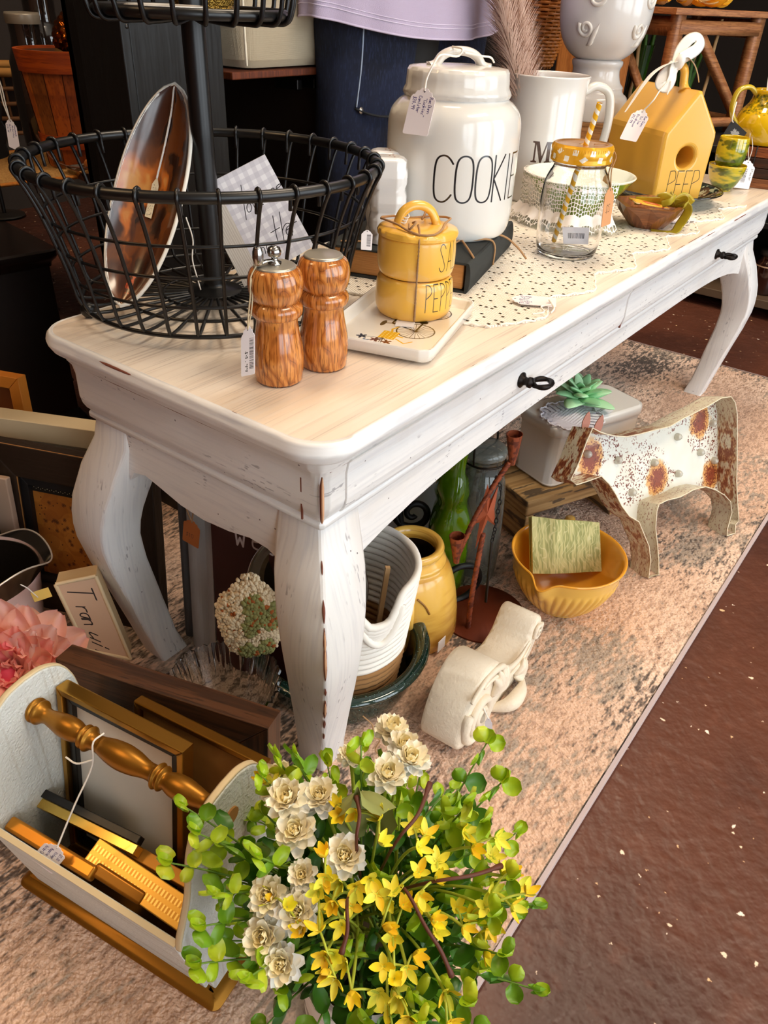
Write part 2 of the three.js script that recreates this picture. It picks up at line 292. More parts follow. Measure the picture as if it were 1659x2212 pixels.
{ // the shop front: three tall windows with glazing bars
  const wins = [[-2.5, -0.9], [-0.6, 1.0], [1.3, 2.9]], y0 = 0.1, y1 = 2.5, z = RZ1, g = [];
  const box = (a, b, c, d) => g.push(xf(new THREE.BoxGeometry(b - a, d - c, 0.16), [(a + b) / 2, (c + d) / 2, z + 0.08]));
  box(RX0, RX1, 0, y0); box(RX0, RX1, y1, CEIL);
  let x = RX0; for (const [a, b] of wins) { box(x, a, y0, y1); x = b; } box(x, RX1, y0, y1);
  struct('wall_front', mg(g), wallLight);
  wins.forEach(([a, b], i) => {
    const f = [], bar = (p, q, r, s) => f.push(xf(new THREE.BoxGeometry(q - p, s - r, 0.05), [(p + q) / 2, (r + s) / 2, z + 0.05]));
    bar(a, a + 0.05, y0, y1); bar(b - 0.05, b, y0, y1); bar(a, b, y0, y0 + 0.05); bar(a, b, y1 - 0.05, y1); bar((a + b) / 2 - 0.03, (a + b) / 2 + 0.03, y0, y1); bar(a, b, 1.78, 1.84);
    struct('window_' + (i + 1), mg(f), white);
  });
}
for (const [x, z, w, d, k, hue, label] of lampSpots) {
  const t = thing('ceiling_light', label, 'light', [x, CEIL, z]);
  part(t, 'frame', xf(slab(w + 0.06, d + 0.06, 0.01, [[0, -0.045], [0, 0]], { top: true }), [0, 0, 0]), white);
  part(t, 'diffuser', xf(new THREE.BoxGeometry(w, 0.01, d), [0, -0.04, 0]), mat(0xfff0d8, 0.9, { emissive: new THREE.Color().setRGB(3, 2.1, 1.15), emissiveIntensity: 1 }));
  const l = new THREE.RectAreaLight(hue, k, w, d); l.position.set(x, CEIL - 0.06, z); l.lookAt(x, 0, z); scene.add(l);
}

// ================================================================ the rug
const rugT = tex(2048, 1024, (u, v) => {
  const w = fbm(u * 130, v * 190, 3, 130, 190), f = fbm(u * 320, v * 430, 2, 320, 430), b = fbm(u * 5 + 2, v * 3, 3, 5, 3), n = fbm(u * 14, v * 7, 4, 14, 7), m = fbm(u * 9 + 7, v * 5 + 3, 4, 9, 5);
  let c = mixc([250, 220, 198], [226, 188, 162], step(0.35, 0.65, b));
  c = mixc(c, [196, 160, 136], step(0.42, 0.7, w) * 0.75);
  c = mixc(c, [164, 152, 138], step(0.5, 0.66, n * 0.62 + w * 0.38) * 0.75);
  c = mixc(c, [88, 80, 76], step(0.53, 0.66, m * 0.5 + w * 0.3 + f * 0.2) * 0.8);
  return mixc(c, [c[0] * 0.72, c[1] * 0.68, c[2] * 0.66], step(0.48, 0.8, f) * 0.6);
}, 1.7, 0.85);
const rugB = tex(512, 512, (u, v) => fbm(u * 90, v * 60, 3, 90, 60), 0.22, 0.22, false);
{
  const x0 = -1.3, x1 = 1.61, z0 = -0.62, z1 = 0.263, w = x1 - x0, d = z1 - z0;
  const t = thing('area_rug', 'low pile area rug in faded pink beige and grey under the white table', 'rug', [(x0 + x1) / 2, 0, (z0 + z1) / 2]);
  part(t, 'pile', slab(w - 0.012, d - 0.012, 0.02, [[0, 0], [0, 0.006], [-0.002, 0.008]], { top: true }), mat(0xffffff, 0.95, { map: rugT, bumpMap: rugB, bumpScale: 0.0025 }));
  part(t, 'binding', slab(w - 0.012, d - 0.012, 0.02, [[0, 0], [0.005, 0.001], [0.006, 0.005], [0.004, 0.0085], [0, 0.0085]], { crease: 1.2 }), mat(0xb8a4a0, 0.9));
}
const RUG = 0.008;

// ================================================================ the white table
const TABLE = 0.471;
{
  const L = 1.425, W = 0.343, t = thing('console_table', 'long white distressed wooden table with cabriole legs and two drawers', 'table', [L / 2, 0, -W / 2]);
  const at = (g) => xf(g, [-L / 2, 0, W / 2]);
  part(t, 'tabletop', slab(L, W, 0.012, [[0.022, 0.447], [0.026, 0.4715]], { top: true, crease: 0.4 }), topPaint);
  part(t, 'table_edge', slab(L, W, 0.012, [[0.016, 0.445], [0.0235, 0.4475], [0.029, 0.452], [0.0325, 0.458], [0.0335, 0.463], [0.032, 0.468], [0.0288, 0.4712], [0.0256, 0.472], [0.025, 0.4715]], { crease: 1.4 }), lipPaint);
  const og = [[-0.004, 0.3665], [0, 0.367], [0.0024, 0.3695], [0.0024, 0.3735], [0, 0.376], [0.0002, 0.3775], [0.0035, 0.3805], [0.0068, 0.3865], [0.0086, 0.395], [0.0085, 0.407], [0.0084, 0.4215], [0.0106, 0.433], [0.0148, 0.4385], [0.0152, 0.445], [0.0165, 0.447]];
  part(t, 'skirt', slab(L, W, 0.004, og, { crease: 0.9 }), paint);
  // drawers: slices of the same moulding, a little proud, with a worn dark line at the seam
  const front = og.slice(5, 13);
  for (const [a, b, k] of [[0.022, 0.655, 0.346], [0.662, 1.4, 1.084]]) {
    const s = shapeOf([...front.map(([o, y]) => [o + 0.0022, y]), [-0.012, 0.433], [-0.012, 0.3775]]);
    const dr = part(t, 'drawer_front', at(xf(buv(xf(ext(s, b - a - 0.002, 0.0007), [0, 0, 0], [0, -PI / 2, 0])), [b, 0, 0])), paint);
    const kn = [lathe([[0, 0], [0.009, 0], [0.0095, 0.002], [0.006, 0.004], [0.0045, 0.008], [0.0065, 0.0105], [0.0065, 0.014], [0, 0.016]], 20)];
    xf(kn[0], [k, 0.403, 0.0105], [PI / 2, 0, 0]);
    const rp = []; for (let i = 0; i < 24; i++) { const a2 = (i / 24) * TAU; rp.push([k + 0.004 + 0.0135 * Math.sin(a2) + 0.012, 0.4025 - 0.003, 0.031 + 0.0105 * Math.cos(a2)]); }
    kn.push(loft(rp, (u) => 0.0026 + 0.0011 * Math.abs(Math.sin(u * TAU * 2)), 8, { closed: true }));
    part(dr, 'pull', at(mg(kn)), bronze, 'dark bronze ring pull');
  }
  part(t, 'worn_seam', at(xf(new THREE.BoxGeometry(0.003, 0.05, 0.003), [0.6585, 0.405, 0.0068])), bareWood); part(t, 'worn_seam', at(xf(new THREE.BoxGeometry(0.0016, 0.055, 0.0015), [-0.0077, 0.405, -0.016])), bareWood);
  // aprons with their long arches
  const apron = (pts, z) => { const g = buv(xf(ext(shapeOf(pts), 0.014, 0.0006), [0, 0, z])); return g; };
  const arch = (a, b, yc, ye, n = 26) => { const p = []; for (let i = 0; i <= n; i++) { const u = i / n, e = Math.pow(Math.abs(2 * u - 1), 5); p.push([lerp(a, b, u), lerp(yc, ye, e)]); } return p; };
  const fr = [[0.04, 0.367], ...arch(0.05, 1.375, 0.337, 0.3), [1.385, 0.367]];
  part(t, 'apron', at(apron(fr, -0.018)), paint); part(t, 'apron', at(apron(fr, -0.343 + 0.004)), paint);
  // the end apron dips in the middle and curls up into the legs
  const en = [[0.05, 0.367], [0.052, 0.296], [0.058, 0.301], [0.075, 0.309], [0.1, 0.3105], [0.13, 0.3045], [0.17, 0.301], [0.205, 0.3045], [0.238, 0.3135], [0.262, 0.3195], [0.282, 0.3155], [0.292, 0.302], [0.293, 0.367]];
  for (const x of [0.004, L - 0.018]) part(t, 'apron', at(xf(buv(xf(ext(shapeOf(en), 0.014, 0.0006), [0, 0, 0], [0, PI / 2, 0])), [x, 0, 0])), paint);
  // cabriole legs: square section, the outer edge following an S
  const ys = [0.37, 0.356, 0.343, 0.325, 0.307, 0.285, 0.263, 0.24, 0.22, 0.2, 0.18, 0.16, 0.14, 0.12, 0.09, 0.06, 0.03, 0], dk = [[0.371, -0.004], [0.343, 0.001], [0.307, 0.0155], [0.263, 0.028], [0.23, 0.033], [0.2, 0.032], [0.16, 0.0255], [0.12, 0.0165], [0.06, 0.004], [0, -0.008]], sk = [[0.371, 0.055], [0.34, 0.06], [0.3, 0.066], [0.26, 0.0645], [0.19, 0.0545], [0.1, 0.0455], [0.03, 0.04], [0, 0.042]];
  const ip = (k, y) => { for (let i = 0; i < k.length - 1; i++) if (y <= k[i][0] && y >= k[i + 1][0]) return lerp(k[i + 1][1], k[i][1], (y - k[i + 1][0]) / (k[i][0] - k[i + 1][0])); return k[0][1]; };
  const legGeo = () => {
    const pos = [], uv = [], idx = [], r = 0.0035, cs = [[-1, -1], [-1, 1], [1, 1], [1, -1]]; // local: outer corner at (0,0), body towards +x, -z  (near leg: x inwards +, z inwards -)
    const rows = ys.map((y) => { const d = ip(dk, y), s = ip(sk, y), cx = -d + s / 2, cz = d - s / 2, out = []; for (let k = 0; k < 4; k++) for (let i = 0; i < 3; i++) { const a = PI + PI / 4 * 0 + (k - 0.0) * PI / 2 + (i / 2) * PI / 2; const c0 = [[-1, 1], [-1, -1], [1, -1], [1, 1]]; out.push([cx, cz, s, a]); } return { y, cx, cz, s }; });
    const ringPts = (o) => rrect(o.s, o.s, r, 2).map(([x, z]) => [o.cx + x, o.y, o.cz + z]);
    const n = ringPts(rows[0]).length;
    rows.forEach((o) => { const q = ringPts(o); for (let i = 0; i <= n; i++) { const p = q[i % n]; pos.push(...p); uv.push(o.y, i * 0.02); } });
    for (let j = 0; j < rows.length - 1; j++) for (let i = 0; i < n; i++) { const a = j * (n + 1) + i, b = a + n + 1; idx.push(a, a + 1, b, b, a + 1, b + 1); }
    const c = pos.length / 3; const last = (rows.length - 1) * (n + 1); pos.push(rows.at(-1).cx, 0, rows.at(-1).cz); uv.push(0, 0); for (let i = 0; i < n; i++) idx.push(last + i, last + i + 1, c);
    let g = new THREE.BufferGeometry(); g.setAttribute('position', new THREE.Float32BufferAttribute(pos, 3)); g.setAttribute('uv', new THREE.Float32BufferAttribute(uv, 2)); g.setIndex(idx); g.computeVertexNormals();
    return buv(toCreasedNormals(g, 0.9), 'y');
  };
  const swap = (g) => { g.applyMatrix4(new THREE.Matrix4().makeScale(-1, 1, 1)); const p = g.attributes; for (const k of ['position', 'normal', 'uv']) { const a = p[k]; for (let i = 0; i < a.count; i += 3) for (let c = 0; c < a.itemSize; c++) { const t1 = a.array[(i + 1) * a.itemSize + c]; a.array[(i + 1) * a.itemSize + c] = a.array[(i + 2) * a.itemSize + c]; a.array[(i + 2) * a.itemSize + c] = t1; } } return g; };
  const flip = (g) => xf(g, [0, 0, 0], [0, PI, 0]);
  const lift = (g, x, z) => at(xf(g, [x, RUG, z], [0, 0, 0], [1, (0.371 - RUG) / 0.371, 1]));
  const near = part(t, 'leg', lift(legGeo(), 0, 0), paint);
  part(t, 'leg', lift(swap(legGeo()), L, 0), paint); part(t, 'leg', lift(flip(legGeo()), L, -W), paint); part(t, 'leg', lift(flip(swap(legGeo())), 0, -W), paint);
  // chips on the near corner edge of the leg where bare wood shows
  const chips = [], lite = [];
  for (const [y, h, w] of [[0.24, 0.045, 0.004], [0.292, 0.022, 0.003], [0.262, 0.03, 0.0032], [0.2, 0.012, 0.0025], [0.165, 0.038, 0.0042], [0.13, 0.02, 0.003], [0.1, 0.014, 0.0025], [0.33, 0.012, 0.002]]) {
    const p = []; const n = 9; for (let i = 0; i <= n; i++) { const yy = y - h / 2 + (h * i) / n, d = ip(dk, yy) - 0.0006; p.push([-d, RUG + yy * 0.978, d]); }
    chips.push(loft(p, (u) => w * 0.45 * Math.pow(Math.sin(PI * clamp(u, 0.02, 0.98)), 0.6) * (0.7 + 0.5 * vn(u * 6, y * 90)), 8));
    if (h > 0.025) lite.push(loft(p.slice(1, -1).map(([a, b, c]) => [a - 0.0005, b, c + 0.0006]), (u) => w * 0.32 * Math.pow(Math.sin(PI * clamp(u, 0.02, 0.98)), 0.6), 8));
  }
  const ce = og.slice(6, 12).map(([o, y]) => [-o + 0.0002, y, o - 0.0002]);
  for (const g of chips) part(t, 'paint_chip', at(g), bareWood, 'brown rim of a chip in the paint');
  for (const g of lite) part(t, 'paint_chip', at(g), bareLight, 'bare pale wood inside a chip');
  part(t, 'paint_chip', at(loft(ce, (u) => 0.0042 * Math.pow(Math.sin(PI * clamp(u, 0.03, 0.97)), 0.5) * (0.75 + 0.5 * vn(u * 7, 4)), 10, { flat: [1, 0.6] })), bareWood, 'brown rim of a chip in the paint');
  part(t, 'paint_chip', at(loft(ce.map(([a, b, c]) => [a - 0.0007, b, c + 0.0012]), (u) => 0.0033 * Math.pow(Math.sin(PI * clamp(u, 0.05, 0.95)), 0.5) * (0.75 + 0.4 * vn(u * 7, 4)), 10, { flat: [1, 0.6] })), bareLight, 'bare pale wood inside a chip');
  // the paint rubbed off along the moulding under the lip and along the top's rim
  const rub = (a, b, y, z, w, k) => { const p = []; const n = Math.ceil((b - a) / 0.006); for (let i = 0; i <= n; i++) p.push([lerp(a, b, i / n), y + 0.0008 * (vn(i * 0.4, k) - 0.5), z]); part(t, 'paint_chip', at(loft(p, (u) => w * (0.25 + 0.9 * fbm(u * n * 0.25, k, 3)) * Math.pow(Math.sin(PI * clamp(u, 0.01, 0.99)), 0.35), 7, { flat: [1, 0.5] })), bareWood, 'brown line where the paint has rubbed off'); };
  rub(0.0, 0.3, 0.4335, 0.0104, 0.0021, 3); rub(0.33, 0.42, 0.4335, 0.0106, 0.0014, 8); rub(0.74, 0.9, 0.4335, 0.0106, 0.0012, 5); rub(0.02, 0.5, 0.4712, 0.0256, 0.0011, 11); rub(0.5, 1.0, 0.4712, 0.0256, 0.0013, 14); rub(1.0, 1.4, 0.4712, 0.0256, 0.001, 17); rub(0.88, 0.96, 0.469, 0.0305, 0.0018, 21); rub(1.05, 1.14, 0.468, 0.031, 0.002, 25);
  const rubL = (a, b, y, x, w, k) => { const p = []; const n = Math.ceil((b - a) / 0.006); for (let i = 0; i <= n; i++) p.push([x, y, lerp(a, b, i / n)]); part(t, 'paint_chip', at(loft(p, (u) => w * (0.2 + 0.9 * fbm(u * n * 0.3, k, 3)) * Math.pow(Math.sin(PI * clamp(u, 0.01, 0.99)), 0.35), 7)), bareWood, 'brown line where the paint has rubbed off'); };
  rubL(-0.33, -0.02, 0.4335, -0.0106, 0.0008, 31); rubL(-0.33, -0.1, 0.4712, -0.0258, 0.0005, 35); rubL(-0.262, -0.205, 0.468, -0.0312, 0.0019, 38);
}

// ================================================================ helpers for cards, tags and cords
// an outline in 0..1 x 0..1 laid on the quad [bottom left, bottom right, top right, top left], th thick
function onQuad(q, outline, th = 0.0006, curl = 0) {
  const Q = q.map((p) => v3(...p)), n = v3().subVectors(Q[1], Q[0]).cross(v3().subVectors(Q[3], Q[0])).normalize();
  const g = new THREE.ExtrudeGeometry(shapeOf(outline), { depth: 1, bevelEnabled: false, steps: 1, curveSegments: 1 });
  const p = g.attributes.position, uv = g.attributes.uv, t = v3();
  for (let i = 0; i < p.count; i++) {
    const x = p.getX(i), y = p.getY(i), z = p.getZ(i);
    t.copy(Q[0]).multiplyScalar((1 - x) * (1 - y)).addScaledVector(Q[1], x * (1 - y)).addScaledVector(Q[2], x * y).addScaledVector(Q[3], (1 - x) * y).addScaledVector(n, (z - 1) * th + curl * Math.pow(2 * x - 1, 2));
    p.setXYZ(i, t.x, t.y, t.z); uv.setXY(i, x, y);
  }
  g.computeVertexNormals(); return g;
}
const RECT = [[0, 0], [1, 0], [1, 1], [0, 1]];
const TAG = [[0.04, 0], [0.96, 0], [1, 0.03], [1, 0.78], [0.93, 0.84], [0.86, 0.85], [0.8, 0.93], [0.7, 0.94], [0.62, 1], [0.38, 1], [0.3, 0.94], [0.2, 0.93], [0.14, 0.85], [0.07, 0.84], [0, 0.78], [0, 0.03]];
function tagCanvas(lines, o = {}) { // lines run from the hole to the foot, the first on the right; or o.draw(c, w, h) upright
  return canvasTex(192, 288, (c, w, h) => {
    c.fillStyle = o.bg || '#f3e9ea'; c.fillRect(0, 0, w, h);
    c.fillStyle = '#5a5058'; c.beginPath(); c.arc(w / 2, h * 0.07, 7, 0, 7); c.fill();
    if (o.draw) return o.draw(c, w, h);
    c.save(); c.translate(w - 16, h * 0.17); c.rotate(PI / 2);
    lines.forEach((s, i) => stroke(c, s, i % 2 ? 10 : 2, i * (w - 24) / lines.length + 4, o.size || 24, { wide: o.wide || 0.62, gap: 1.1, pen: 3, ink: o.ink || '#3a2f68' }));
    c.restore();
  });
}
function bars(c, x, y, w, h, o = {}) { c.fillStyle = '#1c1a22'; let p = 0; const v = o.along === 'y' ? h : w; while (p < v) { const b = 1 + Math.floor(rnd() * 4); if (o.along === 'y') c.fillRect(x, y + p, w, b); else c.fillRect(x + p, y, b, h); p += b + 2 + Math.floor(rnd() * 4); } }
function priceTag(label, q, map, cords, o = {}) {
  const m = mat(0xffffff, 0.8, { map }), c = q[0].map((_, k) => (q[0][k] + q[2][k]) / 2), t = thing('price_tag', label, 'tag', c);
  const sh = (g) => xf(g, c.map((v) => -v));
  part(t, 'card', sh(onQuad(q, o.shape || TAG, 0.0007, o.curl || 0)), m);
  for (const s of cords || []) part(t, 'string', sh(curve(s, o.cord || 0.0007, 5, 5)), o.cordM || string_);
  return t;
}
const mid = (a, b, t = 0.5) => a.map((v, i) => lerp(v, b[i], t));
const hole = (q) => mid(mid(q[0], q[1]), mid(q[3], q[2]), 0.94);

// ================================================================ lace runner on the table
const Y = TABLE + 0.0007;
const laceA = tex(256, 256, (u, v) => {
  const i = Math.floor(u * 8), j = Math.floor(v * 8), x = u * 8 - i - 0.5, y = v * 8 - j - 0.5;
  const open = hash(i, j + 5) > 0.84 || (i + j * 3) % 8 === 0, r = Math.max(Math.abs(x), Math.abs(y));
  return open ? (r < 0.24 ? 0 : 1) : 1;
}, 0.062, 0.062, false);
const laceB = tex(512, 512, (u, v) => { const x = u * 40, y = v * 40, i = Math.floor(x), j = Math.floor(y); return 0.5 + 0.5 * Math.sin(TAU * (x + (j % 2) * 0.5)) * Math.sin(PI * (y - j)) * (0.7 + 0.3 * hash(i, j)); }, 0.14, 0.14, false);
{
  const x0 = 0.285, x1 = 1.175, zb = -0.35, zf = -0.012, tooth = (x) => { const k = ((x - x0 - 0.02) / 0.1335), f = k - Math.floor(k); return 0.032 * (1 - Math.pow(Math.abs(2 * f - 1), 1.15)) + 0.0025 * Math.abs(Math.sin(x * 260)); };
  const out = []; for (let i = 0; i <= 260; i++) { const x = lerp(x0 + 0.03, x1, i / 260); out.push([x, -(zf + tooth(x) - 0.004)]); }
  for (let i = 1; i < 60; i++) { const z = lerp(zf, zb, i / 60); out.push([x1 - 0.004 + 0.003 * Math.abs(Math.sin(z * 260)), -z]); }
  for (let i = 0; i < 90; i++) { const z = lerp(zb, zf, i / 90), k = (z - zf) / 0.13, f = k - Math.floor(k); out.push([x0 + 0.022 - 0.022 * (1 - Math.pow(Math.abs(2 * f - 1), 1.6)) - 0.003 * Math.abs(Math.sin(z * 250)), -z]); }
  const s = shapeOf(out), g = buv(xf(new THREE.ExtrudeGeometry(s, { depth: 0.0022, bevelEnabled: true, bevelSize: 0.0006, bevelThickness: 0.0006, bevelSegments: 1 }), [0, 0, 0], [-PI / 2, 0, 0]));
  const t = thing('lace_runner', 'cream crocheted lace table runner with scalloped edge along the white table', 'runner', [0, Y, 0]);
  part(t, 'cloth', g, mat(0xfaf0e0, 0.95, { alphaMap: laceA, alphaTest: 0.5, bumpMap: laceB, bumpScale: 0.0018, side: THREE.DoubleSide }));
  const edge = out.slice(0, 261).filter((_, i) => i % 2 === 0).map(([x, z], i) => [x, 0.002 + 0.0012 * Math.sin(i * 1.9), -z]);
  part(t, 'edging', loft(edge, (u) => 0.0013, 6), mat(0xf6eee0, 0.95));
  const edge2 = out.slice(321).map(([x, z], i) => [x, 0.002 + 0.0012 * Math.sin(i * 1.9), -z]);
  part(t, 'edging', loft(edge2, 0.0013, 6), mat(0xf6eee0, 0.95));
}
const YR = Y + 0.0024; // on the runner

// ================================================================ black wire basket stand
const BX = 0.155, BZ = -0.294;
{
  const t = thing('wire_basket_stand', 'black wire two tier basket stand with a centre pole on the white table', 'basket stand', [BX, Y, BZ]);
  const yb = 0.014, yr = 0.152, rb = 0.1445, rt = 0.1805, N = 33;
  const R = (y) => lerp(rb, rt, (y - yb) / (yr - yb));
  part(t, 'rim', ring(rt, 0.0052, yr, 96, 10), blackMetal);
  part(t, 'base_ring', ring(rb, 0.0024, yb, 96, 8), blackMetal);
  for (const y of [0.045, 0.076, 0.107]) part(t, 'hoop', ring(R(y) - 0.003, 0.0016, y, 96, 6), blackMetal);
  part(t, 'base_ring', ring(0.098, 0.0019, yb - 0.001, 80, 6), blackMetal); part(t, 'base_ring', ring(0.058, 0.0019, yb - 0.001, 64, 6), blackMetal);
  const wire = []; const hookPts = (R1, y, r) => { const p = []; for (let i = 0; i <= 7; i++) { const a = -0.2 + (i / 7) * (PI + 0.5); p.push([R1 + r * Math.cos(a), y + r * Math.sin(a), 0]); } p.push([R1 - r - 0.001, y - 0.016, 0]); return p; };
  const pts = [[0.03, yb - 0.001, 0], [0.09, yb - 0.001, 0], [rb - 0.006, yb, 0], [rb + 0.002, yb + 0.003, 0], [R(0.05), 0.05, 0], [R(0.11), 0.11, 0], [R(yr - 0.012) + 0.004, yr - 0.012, 0], ...hookPts(rt, yr, 0.0065)];
  const wg = loft(spline(pts, 3), 0.0019, 6);
  for (let k = 0; k < N; k++) part(t, 'wire', wg, blackMetal).rotation.y = (k / N) * TAU + 0.05;
  for (const a of [3.59, 1.22, 5.6]) part(t, 'foot', xf(new THREE.SphereGeometry(0.0085, 16, 12), [Math.cos(a) * (rb - 0.004), 0.0085, Math.sin(a) * (rb - 0.004)]), blackMetal);
  part(t, 'pole', lathe([[0, 0.012], [0.03, 0.012], [0.03, 0.016], [0.014, 0.019], [0.0115, 0.024], [0.0115, 0.42], [0, 0.42]], 32), blackMetal);
  const y2 = 0.2815, r2 = 0.087, r3 = 0.124, y3 = 0.4;
  part(t, 'upper_ring', ring(r2, 0.0048, y2, 80, 10), blackMetal);
  part(t, 'upper_tray', lathe([[0.012, y2 - 0.004], [r2 - 0.004, y2 - 0.004], [r2 - 0.004, y2 - 0.002], [0.012, y2 - 0.002]], 48), mat(0x181716, 0.25, { metalness: 0.5 }));
  const ug = loft(spline([[0.02, y2 - 0.005, 0], [r2 - 0.01, y2 - 0.0065, 0], [r2 + 0.003, y2 - 0.006, 0], [r2 + 0.0075, y2, 0], [r2 + 0.015, y2 + 0.04, 0], [r3, y3, 0]], 4), 0.0024, 6);
  for (let k = 0; k < 22; k++) part(t, 'upper_wire', ug, blackMetal).rotation.y = (k / 22) * TAU + 0.12;
  part(t, 'rim', ring(r3, 0.005, y3, 72, 8), blackMetal);
}
{ // what shows of the things in the upper tier
  solo('brass_candle_dish', 'small brass dish standing in the upper tier of the wire stand', 'dish', lathe([[0, 0], [0.03, 0], [0.034, 0.004], [0.03, 0.008], [0.036, 0.02], [0.046, 0.03], [0.044, 0.031], [0.03, 0.018], [0, 0.012]], 40), mat(0xc29a4a, 0.25, { metalness: 0.95, bumpMap: rep(noiseB, 0.04, 0.04), bumpScale: 0.002 }), [BX + 0.04, Y + 0.278, BZ - 0.028]);
  solo('white_saucer', 'white saucer lying in the upper tier of the wire stand', 'saucer', lathe([[0, 0], [0.02, 0], [0.034, 0.006], [0.036, 0.008], [0.033, 0.009], [0.019, 0.003], [0, 0.003]], 40), whiteGlaze, [BX - 0.048, Y + 0.278, BZ + 0.02]);
}

// ================================================================ brown lacquer leaf dish leaning in the basket
{
  const A = v3(0.0455, 0.488, -0.312), B = v3(0.166, 0.684, -0.336), ax = B.clone().sub(A), L = ax.length(); ax.normalize();
  let n = v3(-0.8, 0.3, 0.34); n.addScaledVector(ax, -n.dot(ax)).normalize(); const s = v3().crossVectors(ax, n).normalize().negate(); // s to the right
  const half = (u) => 0.0365 * Math.pow(Math.max(0, 1 - Math.pow(Math.abs(2 * u - 1), 2.3)), 0.62);
  const f = (deep, grow) => (u, v) => { const w = half(u) + grow * Math.pow(Math.sin(PI * u), 0.3), x = (2 * v - 1) * w, d = -deep * (1 - Math.pow(Math.abs(2 * v - 1), 2.2)) * Math.pow(Math.sin(PI * u), 0.6); const p = A.clone().addScaledVector(ax, u * L).addScaledVector(s, x).addScaledVector(n, d + 0.012); return [p.x - A.x, p.y - A.y, p.z - A.z]; };
  const dishT = tex(256, 512, (u, v) => {
    const w = fbm(u * 4 + fbm(u * 3, v * 3, 3) * 3, v * 6, 4), k = fbm(u * 3 + 9 + w, v * 5, 4), band = step(0.12, 0.3, v) * (1 - step(0.62, 0.72, v));
    let c = mixc([110, 58, 22], [66, 30, 12], step(0.35, 0.65, w)); c = mixc(c, [206, 112, 34], step(0.5, 0.62, k) * band); c = mixc(c, [232, 178, 96], step(0.62, 0.72, k) * band * 0.6); c = mixc(c, [30, 14, 8], step(0.4, 0.3, k) * 0.8);
    if (v > 0.06 && v < 0.16 && u > 0.42 && u < 0.6 && fbm(u * 40, v * 80, 2) > 0.5) c = [190, 70, 30];
    return c;
  });
  const t = thing('leaf_dish', 'long brown lacquered leaf shaped dish leaning upright in the wire basket', 'dish', [A.x, A.y, A.z]);
  part(t, 'inside', grid(40, 16, (u, v) => f(0.018, 0)(v, u), {}), mat(0xffffff, 0.22, { map: dishT, side: THREE.DoubleSide, clearcoat: 0.5, clearcoatRoughness: 0.12 }));
  part(t, 'outside', grid(40, 16, (u, v) => { const p = f(0.022, 0.002)(v, u); return [p[0] - n.x * 0.004, p[1] - n.y * 0.004, p[2] - n.z * 0.004]; }, {}), mat(0xf1ece0, 0.3, { side: THREE.DoubleSide }), 'white outside of the dish');
  const rim = []; for (let i = 0; i <= 40; i++) rim.push(f(0, 0.001)(i / 40, 1)); for (let i = 39; i > 0; i--) rim.push(f(0, 0.001)(i / 40, 0));
  part(t, 'rim', loft(rim.map((p) => [p[0] - n.x * 0.002, p[1] - n.y * 0.002, p[2] - n.z * 0.002]), 0.0022, 8, { closed: true, cap: false }), mat(0xf1ece0, 0.3));
  // a cord down the middle with a paper tag at its end
  const q = (u, v, o = 0.003) => { const p = f(0.018, 0)(u, v); return [p[0] + A.x + n.x * o, p[1] + A.y + n.y * o, p[2] + A.z + n.z * o]; };
  priceTag('narrow cream paper tag hanging inside the brown leaf dish', [q(0.42, 0.46, 0.002), q(0.42, 0.58, 0.002), q(0.6, 0.58, 0.002), q(0.6, 0.48, 0.002)], canvasTex(64, 192, (c, w, h) => { c.fillStyle = '#ead9b4'; c.fillRect(0, 0, w, h); c.fillStyle = '#5a4a34'; for (let i = 0; i < 90; i++) c.fillRect(6 + rnd() * (w - 14), 30 + rnd() * (h - 40), 3, 2); }), [[q(0.6, 0.53), q(0.75, 0.52, 0.002), q(0.9, 0.5, 0.002), q(0.985, 0.5, 0.001), q(1, 0.5, -0.005)]], { shape: [[0.1, 0], [0.95, 0.02], [1, 0.85], [0.6, 1], [0.4, 1], [0, 0.82]], cord: 0.0011 });
}

